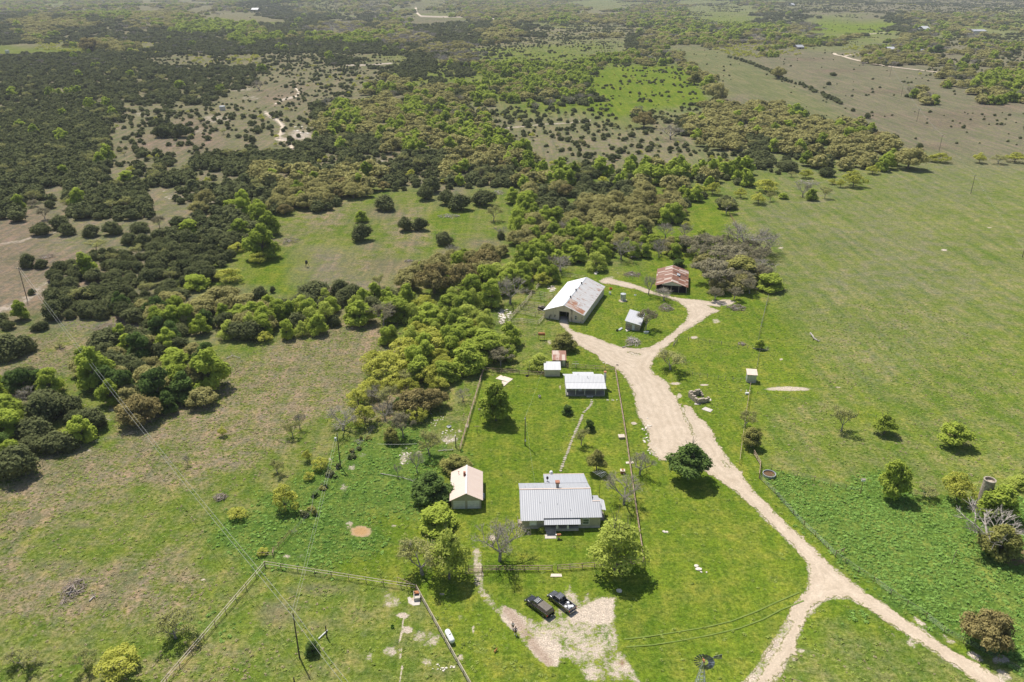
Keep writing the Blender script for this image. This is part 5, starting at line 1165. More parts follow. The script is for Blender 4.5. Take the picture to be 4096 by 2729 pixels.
window(mh, 1.5, 3.05, .95, 2.4, 0, fw=.14, glass='white_gloss'); window(mh, 12.55, 14.0, .95, 2.45, 0, fw=.14)
mb = MB(); mb.b2((-.85, 1.1, 0), (-.02, 2.5, .6)); mb.b2((-.85, 1.1, 1.3), (-.8, 2.5, 1.38)); mb.b2((-.85, 1.1, .6), (-.78, 1.17, 1.3)); mb.b2((-.85, 2.43, .6), (-.78, 2.5, 1.3)); mb.build('side_landing', 'old_wood', mh)
ch = MB(); ch.box((7.9, 8.05, 5.1), (.62, .62, 1.5)); co = ch.build('chimney', 'concrete', mh); mb = MB(); mb.box((7.9, 8.05, 6.02), (.95, .95, .34)); mb.build('chimney_cap', 'brick', co)
mb = MB(); mb.tube((6.1, 12.9, 2.9), (6.1, 12.9, 3.75), .035); mb.tube((6.1, 12.9, 2.95), (6.5, 12.5, 2.95), .03); mb.tube((6.1, 12.9, 2.95), (5.8, 12.4, 3.0), .03)
dm_ = mb.build('dish_mount', 'black_plastic', mh); mb = MB(); mb.lathe([(0, .0), (.2, .03), (.36, .10), (.36, .12), (.2, .05), (0, .02)], (0, 0, 0), 16); mb.tube((0, 0, 0), (0, -.1, .45), .015); mb.build('dish', 'black_plastic', dm_, loc=(6.15, 12.9, 3.75), rot=(R(35), R(-60), 0))
mb = MB()
for x_, y_ in ((1.0, 8.6), (3.1, 8.5), (14.3, 8.4), (3.9, 3.6), (7.5, 3.2), (10.2, 1.6)): zt = fz(y_) if y_ < 7 else 5-(y_-7)*.41; mb.tube((x_, y_, zt-.1), (x_, y_, zt+.3), .05)
mb.build('vent_pipe', 'galv', mh)
mb = MB(); mb.lathe([(0, 0), (.28, .02), (.40, .25), (.42, .5), (.3, .75), (.12, .85), (0, .86)], (7.2, 16.75, 2.15), 14); mb.build('vent_turbine', 'white_gloss', mh); mb = MB(); mb.tube((7.2, 16.6, 0), (7.2, 16.75, 2.2), .08); mb.build('flue_pipe', 'galv', mh)
# ---- guest cottage
gh = empty('guest_cottage', (14.8, 192.4, 0), R(-.3), 'low cottage with a white metal roof and full width front porch', 'house')
mb = MB(); h_ = 3.0; mb2 = [(1.65, 2.45, 1.0, 2.2), (6.95, 7.95, 1.0, 2.3)]
wm_ = MB(); wallx(wm_, 10.6, 1.95, 2.1, lambda x: 2.95); wm_.b2((0, 2.1, 0), (.15, 7.2, 2.85)); wm_.b2((10.45, 2.1, 0), (10.6, 7.2, 2.85)); wm_.b2((.15, 7.05, 0), (10.45, 7.2, 2.85))
for xx in (0, 10.45): wm_.add([(xx, 2.0, 2.85), (xx, 7.2, 2.8), (xx, 4.2, 3.9), (xx+.15, 2.0, 2.85), (xx+.15, 7.2, 2.8), (xx+.15, 4.2, 3.9)], [(0, 1, 2), (3, 5, 4), (0, 2, 5, 3), (1, 4, 5, 2), (0, 3, 4, 1)])
wm_.b2((2.6, 7.2, 0), (2.75, 9.2, 2.3)); wm_.b2((7.8, 7.2, 0), (7.95, 9.2, 2.3)); wm_.b2((2.75, 9.05, 0), (7.8, 9.2, 2.25)); wm_.build('wall', 'tan_wall', gh)
mb = MB(); mb.slab([(-.25, 4.2, 4.02), (10.7, 4.2, 4.02), (10.75, 1.9, 3.06), (-.2, 1.9, 3.06)], .07); mb.slab([(-.45, 4.21, 4.02), (10.7, 4.21, 4.02), (10.4, 7.5, 2.86), (-.6, 7.5, 2.86)], .07); mb.build('main_roof', 'roof_white', gh)
mb = MB(); mb.slab([(-.2, 1.93, 3.02), (10.85, 1.93, 3.02), (10.9, -.65, 2.5), (-.05, -.65, 2.5)], .06); mb.build('porch_roof', 'roof_white', gh)
mb = MB(); mb.slab([(2.3, 7.2, 2.84), (8.25, 7.2, 2.84), (8.2, 9.6, 2.42), (2.3, 9.6, 2.42)], .06); mb.build('back_roof', 'roof_white', gh)
mb = MB(); mb.b2((-.02, -.35, 0), (10.62, 1.93, .38)); mb.build('porch_floor', 'grey_boards', gh)
for xx in (.08, 2.6, 5.1, 8.1, 10.5): mb = MB(); mb.b2((xx-.06, -.28, .38), (xx+.06, -.16, 2.5)); mb.build('porch_post', 'white_paint', gh)
mb = MB(); mb.b2((.02, -.24, .95), (.1, 1.9, 1.02)); mb.build('rail', 'white_paint', gh); mb = MB(); mb.b2((5.6, -.95, 0), (7.4, -.37, .2)); mb.build('steps', 'concrete', gh)
mb = MB(); mb.b2((3.55, 1.86, .4), (4.5, 1.94, 2.3)); mb.build('door', 'white_paint', gh); window(gh, 1.6, 2.5, .95, 2.25, 1.95); window(gh, 2.7, 3.3, .95, 2.2, 1.95); window(gh, 6.9, 7.95, .95, 2.3, 1.95); window(gh, 9.0, 9.6, 1.3, 1.9, 1.95, mid=False)
mb = MB(); mb.box((11.0, 4.6, 2.45), (.62, .9, 4.9), taper=.9); co = mb.build('chimney', 'white_paint', gh); mb = MB(); mb.box((11.0, 4.6, 5.0), (.7, .95, .25)); mb.build('chimney_cap', 'brick', co)
mb = MB(); mb.tube((6.1, 3.5, 3.6), (6.1, 3.5, 4.35), .07); mb.tube((3.5, 4.9, 3.6), (3.5, 4.9, 4.3), .06); mb.build('flue_pipe', 'galv', gh)
# ---- white storage shed, rusty shed, pump shed
def mono(name, x, y, rz, W, D, zf, zb, wall, roof, label, oh=.22, roofbig=0):
    o = empty(name, (x, y, 0), R(rz), label, 'shed'); h = lambda yy: zf+(zb-zf)*yy/D
    mb = MB(); mb.b2((0, 0, 0), (W, .1, zf)); mb.b2((0, D-.1, 0), (W, D, zb-.03))
    for xx in (0, W-.1): mb.add([(xx, .1, 0), (xx, D-.1, 0), (xx, D-.1, h(D-.1)), (xx, .1, h(.1)), (xx+.1, .1, 0), (xx+.1, D-.1, 0), (xx+.1, D-.1, h(D-.1)), (xx+.1, .1, h(.1))], [(0, 1, 2, 3), (4, 7, 6, 5), (0, 3, 7, 4), (1, 5, 6, 2), (3, 2, 6, 7)])
    mb.build('wall', wall, o); mb = MB(); mb.slab([(-oh, -oh, h(-oh)+.06), (W+oh, -oh, h(-oh)+.06), (W+oh, D+oh, h(D+oh)+.06), (-oh, D+oh, h(D+oh)+.06)], .06); mb.build('roof', roof, o); return o
s1 = mono('storage_shed', 9.4, 203.9, 0, 4.4, 3.2, 2.2, 3.0, 'plain_wall', 'roof_white', 'small white shed with a plain wall standing in the yard fence line')
s2 = mono('rusty_shed', 12.0, 210.4, -1, 3.8, 4.4, 2.1, 2.9, 'grey_boards', 'roof_rust_x', 'narrow shed with rust striped roof half hidden behind the pale tree'); mb = MB(); mb.b2((2.9, -.05, 0), (3.6, -.005, 1.9)); mb.build('door', 'galv', s2)
s3 = mono('pump_shed', 66.5, 200.1, -8, 2.5, 2.4, 2.6, 3.05, 'galv', 'roof_tan_x', 'tall narrow metal shed alone on the pasture fence line'); mb = MB(); mb.b2((-.03, -.04, 0), (2.53, -.005, .75)); mb.build('footing', 'concrete', s3)
mb = MB(); mb.b2((.6, -.03, .75), (1.5, -.006, 2.3)); mb.build('door', 'galv', s3)
# ---- garage
ga = empty('garage', (-13.05, 141.3, 0), R(2), 'tan ribbed roof garage with two white doors, left of the main house', 'garage')
W, D, EA, RI = 6.4, 10.3, 2.5, 4.15; hg = lambda x: EA+(RI-EA)*(1-abs(x-W/2)/(W/2))
mb = MB(); wallx(mb, W, 0, .15, hg, [(.35, 2.95, 0, 2.1), (3.45, 6.05, 0, 2.1)]); wallx(mb, W, D-.15, D, hg); mb.b2((0, .15, 0), (.15, D-.15, EA)); mb.b2((W-.15, .15, 0), (W, D-.15, EA)); mb.build('wall', 'tan_wall', ga)
for a in (.35, 3.45):
    mb = MB(); mb.b2((a, .04, 0), (a+2.6, .1, 2.1)); dd_ = mb.build('garage_door', 'white_paint', ga); mb = MB()
    for zz_ in (.52, 1.05, 1.58): mb.b2((a, .03, zz_-.015), (a+2.6, .038, zz_+.015))
    mb.b2((a+1.2, .0, 1.0), (a+1.4, .03, 1.08)); mb.build('door_groove', 'galv', dd_)
roof_pair(ga, W, -.35, D+.3, EA, RI, .4, ('roof_tan', 'roof_tan')); mb = MB(); mb.b2((W/2-.16, -.36, RI+.06), (W/2+.16, D+.31, RI+.10)); mb.build('ridge_cap', 'white_paint', ga)
mb = MB(); mb.box((W/2-.45, 6.9, 4.3), (.5, .5, 1.2)); mb.build('chimney', 'brick', ga); mb = MB(); mb.tube((1.4, 8.4, 3.2), (1.4, 8.4, 4.0), .05); mb.tube((1.2, 8.4, 4.0), (1.6, 8.4, 4.0), .05); mb.build('vent_pipe', 'brick', ga)
mb = MB(); mb.b2((W+.02, 3.2, 0), (W+.7, 5.0, .5)); mb.build('side_box', 'galv', ga)
# ---- stone ruin
ru = empty('stone_ruin', (49.9, 187.9, 0), R(20), 'roofless square stone pen with crumbling walls beside the drive', 'ruin')
def rough_wall(a, b, h0, h1, th=.6, seed=0):
    m_ = MB(); r = random.Random(seed); a = Vector(a); b = Vector(b); k = max(2, int((b-a).length/.45)); d = (b-a)/k; an = math.atan2(d.y, d.x)
    for i in range(k):
        hh = h0+(h1-h0)*i/k+r.uniform(-.14, .12)
        for j in range(max(1, int(hh/.28))): c = a+d*(i+.5+r.uniform(-.06, .06)); m_.box((c.x, c.y, .14+.28*j), (d.length*r.uniform(.9, 1.04), th*r.uniform(.9, 1.12), .29), rz=an+r.uniform(-.05, .05))
    return m_
for nm, a, b, h0, h1 in (('front_wall', (0, 0, 0), (3.6, 0, 0), 1.15, 1.05), ('left_wall', (0, .2, 0), (0, 4.2, 0), 1.15, 1.3), ('back_wall', (0, 4.2, 0), (3.3, 4.2, 0), 1.3, 1.3), ('right_wall', (3.5, 2.8, 0), (3.5, 4.2, 0), .5, 1.2)): rough_wall(a, b, h0*1.35, h1*1.35, seed=len(nm)).build(nm, 'limestone', ru)
# ---- old silo
si = empty('stone_silo', (101.4, 141.2, 0), 0, 'old pale stone silo half hidden by trees at the right edge', 'silo')
mb = MB(); mb.lathe([(1.35, 0), (1.25, 4), (1.15, 7.7), (.98, 7.7), (.98, 7.2), (0, 7.2)], (0, 0, 0), 28); mb.build('shaft', 'limestone', si); mb = MB(); mb.lathe([(1.22, 7.5), (1.24, 7.75), (.95, 7.76), (.95, 7.5)], (0, 0, 0), 28); mb.build('rim', 'old_wood', si)
# ---- far buildings
def far_building(name, fr, bx, by, wpx, d, eave, ridge, rz, wall, roof, label, cat='building'):
    g = GZ(fr, bx, by); m_ = MPP(*Z(fr, bx, by))*FR[fr][2]; w = wpx*m_; z0 = float(gheight(g.x, g.y))
    o = empty(name, (g.x, g.y, z0), R(rz), label, cat); h = lambda x: eave+(ridge-eave)*(1-abs(x-w/2)/(w/2)) 
    mb = MB(); mb.b2((0, 0, -1), (w, d, eave)); mb.build('wall', wall, o)
    mb = MB(); mb.slab([(-.4, -.4, eave), (w+.4, -.4, eave), (w+.4, d/2, ridge), (-.4, d/2, ridge)], .15); mb.slab([(-.4, d/2+.01, ridge), (w+.4, d/2+.01, ridge), (w+.4, d+.4, eave), (-.4, d+.4, eave)], .15); mb.build('roof', roof, o)
    mb = MB(); mb.b2((w*.35, -.08, 0), (w*.35+min(3, w*.2), -.01, min(2.6, eave*.8))); mb.build('door', 'dark_inside', o); return o
far_building('far_house', 'C', 1438, 345, 50, 12, 4, 7, 8, 'white_gloss', 'roof_white', 'white far ranch house with pale roof beyond the caliche road')
far_building('far_shed', 'C', 1540, 338, 24, 8, 3, 4.5, 10, 'white_gloss', 'roof_white', 'small white shed right of the far white ranch house', 'shed')
far_building('far_shed', 'C', 1660, 344, 28, 6, 2.6, 4, 5, 'grey_boards', 'roof_grey', 'low grey shed at the right of the far ranch houses', 'shed')
far_building('far_metal_shed', 'C', 1390, 358, 38, 6, 1.8, 2.6, -8, 'galv', 'roof_white', 'low pale metal shelter beside the far ranch road', 'shed')
far_building('far_barn', 'C', 825, 327, 50, 14, 3, 6, 12, 'old_wood', 'roof_grey', 'grey roofed far barn among yellow green trees', 'barn')
far_building('far_barn', 'C', 1680, 185, 48, 24, 5, 10, 10, 'white_gloss', 'roof_white', 'white roofed far barn at the tree edge of the green field', 'barn')
far_building('far_metal_barn', 'C', 2015, 208, 85, 26, 6, 8.5, -4, 'galv', 'roof_grey', 'grey metal far barn on the right skyline field', 'barn')
far_building('far_red_shed', 'C', 1965, 206, 52, 12, 3, 4, -2, 'rusty', 'roof_tan_x', 'low red sided far shed beside the grey metal barn', 'shed')
far_building('far_long_barn', 'A', 1688, 67, 45, 30, 5, 10, 0, 'dark_inside', 'roof_white', 'white roofed far barn standing in the pale hill clearing', 'barn')
far_building('far_house', 'C', 790, 42, 26, 20, 4, 9, 30, 'white_gloss', 'roof_white', 'tiny white house near the top of the photo', 'house')
def tank(name, x, y, r, h, mat, label, cat='water tank', z=0, lid=True):
    o = empty(name, (x, y, z), 0, label, cat); mb = MB(); mb.lathe([(r, 0), (r, h)], (0, 0, 0), 28)
    for zz_ in (h*.33, h*.66): mb.lathe([(r, zz_-.04), (r+.03, zz_), (r, zz_+.04)], (0, 0, 0), 28)
    mb.build('body', mat, o, smooth=True); mb = MB(); mb.lathe([(r+.04, h), (r+.04, h+.04), (r*.5, h+.12), (0, h+.16)], (0, 0, 0), 28); mb.build('lid', mat, o); return o
tank('water_tank', 39.4, 263.0, .95, 2.4, 'galv', 'round grey metal water tank on a bare patch beside the big barn')
g = GZ('A', 1497, 742); tank('water_tank', g.x, g.y, 2.4, 3.4, 'galv', 'grey metal water tank on the distant juniper hillside')
g = GZ('A', 52, 362); tank('hill_tank', g.x, g.y, 2.8, 5, 'galv', 'small pale tank in the clearing at the far left'  )
# ================================================================ FENCES
PIPEPOST = {}
def fence(name, label, pts, h=1.25, sp=2.6, rails=(1.2, .6), rr_=.05, pr=.055, mat='pipe_rust', pmat='pipe_rust', cat='fence', railname='rail', jit=0.0, skipend=False):
    P = [Vector((q[0], q[1], 0)) for q in pts]; o = empty(name, P[0], 0, label, cat); b = P[0]; n = 0
    key = (h, pr, pmat)
    if key not in PIPEPOST: mb = MB(); mb.tube((0, 0, -.2), (0, 0, h), pr, pr*.95, 6); PIPEPOST[key] = mb.mesh('post', pmat)
    tot = sum((P[i+1]-P[i]).length for i in range(len(P)-1)); sp = max(sp, tot/92)
    for i in range(len(P)-1):
        L_ = (P[i+1]-P[i]).length; k = max(1, round(L_/sp))
        for j in range(k+(1 if i == len(P)-2 else 0)):
            q = P[i].lerp(P[i+1], j/k)-b; link('post', PIPEPOST[key], o, (q.x+random.uniform(-jit, jit), q.y+random.uniform(-jit, jit), 0), (random.uniform(-jit, jit)*.8, random.uniform(-jit, jit)*.8, 0), (1, 1, random.uniform(1-jit*2, 1+jit)))
    for z in rails:
        mb = MB()
        for i in range(len(P)-1): mb.tube(P[i]-b+Vector((0, 0, z)), P[i+1]-b+Vector((0, 0, z)), rr_, rr_, 5)
        mb.build(railname, mat, o)
    return o
gp = lambda fr, *pts: [GZ(fr, *q)[:2] for q in pts]
pf = dict(h=1.35, rails=(1.3, .75, .35), rr_=.06, pr=.075, sp=2.6)
fence('pipe_fence', 'rust pipe fence down the west side of the lawn', gp('Q2', (1893,292), (1690,975)), h=1.5, rails=(1.46, 1.0, .5), rr_=.05, pr=.07, sp=3)
fence('pipe_fence', 'rust pipe fence along the back of the lawn, west of the white shed', gp('Q2', (1893,292), (2354,328))+gp('Q3', (160,330)), **pf)
fence('pipe_fence', 'rust pipe fence behind the cottage, between rusty shed and drive', gp('Q3', (355,262), (770,285)), **pf)
fence('pipe_fence', 'long rust pipe fence running down the east side of the lawn', gp('Q3', (770,285), (852,790), (950,1490))+gp('Q7', (1228,478)), h=1.5, rails=(1.46, 1.15, .5), rr_=.05, pr=.07, sp=3)
fence('pipe_fence', 'rust pipe fence across the front yard, right of the foot gate', gp('Q7', (492,540), (1228,486)), **pf)
fence('pipe_fence', 'rust pipe fence across the front yard, left of the foot gate', gp('Q7', (445,542), (-270,548)), **pf)
fence('pipe_gate', 'pipe gate across the worn track into the front yard', gp('Q6', (1742,575), (1878,578)), h=1.3, rails=(1.25, .95, .65, .35), rr_=.035, pr=.05, sp=3.2, cat='gate')
fence('pipe_fence', 'rust pipe fence along the top of the power pole paddock', gp('Q6', (18,508), (1187,692), (1312,712)), h=1.4, mat='pipe_tan', rails=(1.36, .75), rr_=.055, pr=.07, sp=3.6)
fence('pipe_fence', 'rust pipe fence running past the white propane tank', gp('Q6', (1318,712), (1560,1150), (1780,1540), (1900,1760)), h=1.4, mat='pipe_tan', rails=(1.36, .95, .5), rr_=.055, pr=.07, sp=3.0)
fence('pipe_fence', 'rust pipe fence slanting to the bottom left of the photo', gp('Q5', (2272,508), (1430,1500), (1250,1720)), h=1.4, mat='pipe_tan', rails=(1.36, .75), rr_=.06, pr=.07, sp=3.2)
fence('pipe_gate', 'short pipe panel standing out from the paddock corner', gp('Q6', (1157,645), (1312,712)), h=1.4, rails=(1.36,), rr_=.05, pr=.06, cat='gate')
fence('cattle_gate', 'open rusty cattle panel beside the paddock corner', gp('Q5', (2205,428), (2338,425), (2344,380)), h=1.2, rails=(1.15, .6), rr_=.04, pr=.05, sp=3, cat='gate')
fence('pipe_fence', 'short dark pipe fence climbing from the cattle panel', gp('Q6', (85,412), (140,345), (185,300), (240,230)), h=1.2, rails=(1.15, .6), rr_=.04, pr=.05, mat='pipe_dark', pmat='pipe_dark')
fence('wire_fence', 'thin wire fence along the brushy creek bank', gp('Q6', (250,235), (420,60))+gp('Q2', (440,1370), (650,1130), (820,960), (985,760), (1080,660), (1180,560)), h=1.2, rails=(1.1, .8, .5), rr_=.012, pr=.04, sp=4, mat='wire', pmat='pipe_dark', railname='wire', jit=.05)
fence('wire_fence', 'wire fence climbing from the drive loop to the barn grove', gp('Q3', (2080,108), (2010,120), (1980,282)), h=1.3, rails=(1.2, .9, .6, .3), rr_=.014, pr=.045, sp=3.5, mat='wire', pmat='pipe_dark', railname='wire')
fence('wire_fence', 'tall wire fence between the green yard and the big right field', gp('F', (628,915), (605,1010), (575,1130), (555,1250)), h=1.5, rails=(1.45, 1.2, .9, .6, .3), rr_=.016, pr=.05, sp=3, mat='wire', pmat='pipe_dark', railname='wire')
fence('pipe_fence', 'tan pipe fence south of the narrow metal shed', gp('Q3', (1928,425), (1893,650), (1858,900), (1835,1085)), h=1.4, rails=(1.36, .7), rr_=.05, pr=.06, sp=4)
fence('pipe_fence', 'angled pipe fence corner beside the round stock tank', gp('Q3', (1958,1010), (2012,1100), (2003,1205)), h=1.5, rails=(1.46, .95, .5), rr_=.06, pr=.08, sp=3)
fence('wire_fence', 'wire fence along the top of the weed patch', gp('Q4', (95,1110), (185,1140), (270,1160), (405,1200), (550,1240), (690,1278), (820,1312), (945,1345)), h=1.5, rails=(1.4, 1.0, .6), rr_=.014, pr=.06, sp=5.5, mat='wire', pmat='pipe_dark', railname='wire', jit=.03)
fence('wire_fence', 'wire fence between the weed patch and the gravel road', gp('Q4', (80,1215), (210,1340), (290,1430))+gp('Q8', (370,60), (462,160), (560,250), (670,360), (735,425), (815,480), (932,560), (1062,640), (1210,750), (1352,845), (1512,950), (1665,1075), (1830,1165), (2130,1310), (2400,1480)), h=1.3, rails=(1.2, .9, .6, .3), rr_=.016, pr=.055, sp=4.0, mat='wire', pmat='pipe_dark', railname='wire', jit=.03)
fence('post_fence', 'old wooden post fence north of the small paddock by the drive', gp('Q3', (1318,12), (1480,32), (1680,62), (1820,82), (2075,112)), h=1.2, rails=(1.0, .6), rr_=.014, pr=.09, sp=3.4, mat='wire', pmat='old_wood', railname='wire', jit=.05)
fence('post_fence', 'old cedar post fence south of the small paddock by the drive', gp('Q3', (1435,325), (1560,345), (1650,358), (1780,372), (1900,385)), h=1.2, rails=(1.0, .6), rr_=.014, pr=.075, sp=2.2, mat='wire', pmat='old_wood', railname='wire', jit=.08)
fence('post_fence', 'short row of wooden posts at the drive fork', gp('Q3', (1270,80), (1300,40)), h=1.2, rails=(1.0,), rr_=.05, pr=.12, sp=1.4, mat='old_wood', pmat='old_wood', jit=.05)
fence('wire_fence', 'faint wire fence crossing the right pasture', gp('Q4', (60,490), (300,540), (640,600), (930,660), (1080,700), (1415,770), (1900,830)), h=1.1, rails=(1.0, .6), rr_=.012, pr=.04, sp=6, mat='wire', pmat='pipe_dark', railname='wire')
fence('wire_fence', 'faint wire fence in the pasture behind the barns', gp('E', (1960,650), (2130,640), (2260,645)), h=1.1, rails=(1.0, .6), rr_=.014, pr=.06, sp=3, mat='wire', pmat='pipe_dark', railname='wire')
fence('wire_fence', 'dark wire fence from the grassy strip to the barn grove', gp('F', (362,345), (395,400), (428,462)), h=1.4, rails=(1.3, 1.0, .7, .4), rr_=.03, pr=.06, sp=3, mat='pipe_dark', pmat='pipe_dark', railname='wire')
fence('post_fence', 'old post fence along the upper edge of the dry pasture', gp('E', (20,1145), (100,1130), (190,1120), (330,1095), (480,1085))[::-1]+gp('Q2', (30,105), (-60,150))[:0], h=1.2, rails=(1.0, .6), rr_=.014, pr=.07, sp=3.5, mat='wire', pmat='old_wood', railname='wire', jit=.08)
fence('post_fence', 'old post fence hidden along the near creek wood', gp('Q1', (2250,95), (2130,170), (1950,330), (1700,540), (1420,650), (1180,830), (900,890), (500,1010), (80,1290)), h=1.2, rails=(1.0, .6), rr_=.012, pr=.06, sp=4.5, mat='wire', pmat='old_wood', railname='wire', jit=.08)
fence('pipe_gate', 'pipe gate frame at the very bottom right of the road fork', gp('Q8', (355,1520), (470,1560), (700,1640)), h=1.3, rails=(1.25, .6), rr_=.05, pr=.06, sp=3, cat='gate')
fence('pipe_gate', 'small pipe gate frame in the roadside wire fence', gp('Q8', (732,425), (802,400)), h=1.5, rails=(1.45, .9), rr_=.04, pr=.06, sp=3, cat='gate')
cz = dict(mat='pipe_tan', pmat='pipe_rust', h=1.6, rails=(1.55, .95, .4), rr_=.055, pr=.07, sp=2.8)
for lb, pts in (('front pipe fence of the cattle pens', ((688,1325), (880,1318), (1090,1330), (1320,1360))), ('short pipe fence left of the cattle pens', ((440,1380), (560,1345), (688,1325))), ('pipe fence joining the cattle pens to the barn corner', ((1320,1360), (1380,1310), (1448,1225))),
    ('long slanting west pipe fence of the cattle pens', ((688,1325), (855,1130), (1005,970), (1120,835), (1190,735))), ('first cross fence of the cattle pens from the front', ((858,1120), (1050,1150), (1268,1200), (1440,1210))), ('second cross fence of the cattle pens from the front', ((965,1035), (1120,1062), (1325,1110), (1440,1170))),
    ('third cross fence of the cattle pens from the front', ((1030,950), (1235,972), (1455,1000))), ('fourth cross fence of the cattle pens from the front', ((1135,830), (1365,852), (1550,872))), ('fifth cross fence of the cattle pens from the front', ((1190,735), (1350,735), (1450,765), (1640,800))),
    ('pipe fence running left from the back of the cattle pens', ((780,690), (905,715), (1030,712), (1190,735))), ('pipe fence climbing to the back corral corner', ((1270,640), (1400,500), (1530,400), (1425,330))), ('back pipe fence of the corral', ((1425,330), (1595,335), (1770,350), (1995,365), (2160,395), (2300,410)))):
    fence('corral_fence', lb, gp('CZ', *pts), **cz)
# ================================================================ POLES AND WIRES
def pole(fr, bx, by, tx, ty, label, arm=True, lamp=False, trans=False, r=.15):
    X, Y = Z(fr, bx, by); g = G(X, Y); Yt = Z(fr, tx, ty)[1]; v = Yt-CY; d = g.y*(FP*ST+v*CT)/(FP*CT-v*ST); h = max(2, CAMH-d); h = min(h, 13)
    o = empty('power_pole', (g.x, g.y, float(gheight(g.x, g.y))), 0, label, 'pole', None); mb = MB(); mb.tube((0, 0, -.3), (0, 0, h), r, r*.65, 8); mb.build('shaft', 'pole_wood', o)
    if arm: mb = MB(); mb.box((0, -.16, h-.4), (2.0, .1, .12)); mb.build('crossarm', 'pole_wood', o); mb = MB(); [mb.lathe([(0, 0), (.05, .02), (.07, .1), (.03, .2), (0, .2)], (q, -.16, h-.34), 8) for q in (-.9, 0, .9)]; mb.build('insulator', 'white_gloss', o)
    if trans: mb = MB(); mb.lathe([(0, 0), (.26, .02), (.28, .8), (.2, .9), (0, .92)], (-.45, -.1, h-2.1), 16); mb.build('transformer', 'galv', o)
    if lamp: mb = MB(); mb.tube((0, 0, h-.3), (-.1, -.5, h-.1), .03); mb.lathe([(0, 0), (.14, .02), (.1, .2), (0, .25)], (-.1, -.55, h-.3), 10); mb.build('lamp', 'galv', o); mb = MB(); mb.box((.1, -.2, 1.4), (.3, .2, .5)); mb.build('meter_box', 'white_gloss', o)
    return Vector((g.x, g.y, h+float(gheight(g.x, g.y))))
p_near = pole('Q6', 318, 1288, 237, 905, 'dark power pole in the pipe fenced paddock at bottom left', arm=False)
p_tr = pole('Q2', 668, 1108, 640, 818, 'power pole with a grey transformer beside the creek bank', trans=True, arm=False)
p_yard = pole('Q2', 2247, 922, 2243, 680, 'dark pole with meter box on the lawn above the main house', arm=False, lamp=True)
p_d = pole('D', 182, 920, 125, 705, 'lone power pole on the bare slope at the left edge')
pole('Q6', 278, 1530, 270, 1455, 'pole top just inside the bottom edge of the photo', arm=False)
fp = [pole('F', 1994, 213, 2018, 85, 'power pole in the upper part of the right field'), pole('F', 2342, 640, 2350, 585, 'power pole at the right edge of the photo', arm=False)]
cp = [pole('C', 1780, 1024, 1802, 912, 'power pole at the far field hedge, nearest of the far line'), pole('C', 1630, 822, 1644, 735, 'second power pole from the hedge in the far brown field'), pole('C', 1524, 653, 1537, 575, 'third power pole from the hedge in the far brown field'), pole('C', 1448, 518, 1455, 450, 'fourth power pole, close to the far road'), pole('C', 1388, 428, 1393, 368, 'fifth power pole, beyond the far road')]
def wire(name, label, a, b, off=.45, sag=1.2, r=.03, n=2, mat='wire_pale'):
    a = Vector(a); b = Vector(b); d = (b-a).normalized(); nrm = Vector((-d.y, d.x, 0)).normalized(); mb = MB()
    for k in range(n):
        s_ = nrm*off*(k-(n-1)/2); prev = None
        for i in range(25):
            t = i/24; p_ = a.lerp(b, t)+s_-Vector((0, 0, 4*sag*t*(1-t)))
            if prev: mb.tube(prev, p_, r, r, 3, False)
            prev = p_
    tag(mb.build(name, mat), label, 'power line')
wire('power_line', 'pair of power wires from the left slope pole to the paddock pole', p_d, p_near, .7, 2.2, .028)
wire('power_line', 'pair of power wires leaving the paddock pole to the bottom of the photo', p_near, GZ('Q6', 860, 1680, 9.2), .7, .5, .026)
wire('power_line', 'thin power wires from the paddock pole up to the transformer pole', p_near, p_tr, .5, .8, .009)
wire('power_line', 'thin service wire from the lawn pole to the main house', p_yard, (5.1, 146.0, 3.1), .1, .3, .010, 1)
wire('power_line', 'thin service wire from the lawn pole to the cottage', p_yard, (9.5, 206, 3), .1, .4, .007, 1)
for i in range(4): wire('power_line', ['thin wires of the far line beside the hedge pole', 'thin wires of the far line in the lower brown field', 'thin wires of the far line in the upper brown field', 'thin wires of the far line at the far road'][i], cp[i], cp[i+1], .6, .8, .03, mat='wire')
wire('power_line', 'thin wires crossing the right field to the right edge pole', fp[0], fp[1], .6, 1, .012, mat='wire_pale')
wire('power_line', 'thin wires from the hedge pole to the right field pole', cp[0], fp[0], .6, 1, .02, mat='wire')
wire('phone_line', 'sagging white line strung between the dead saplings', GZ('Q2', 985, 912, 1.6), GZ('Q2', 1320, 910, 1.8), 0, .15, .015, 1)
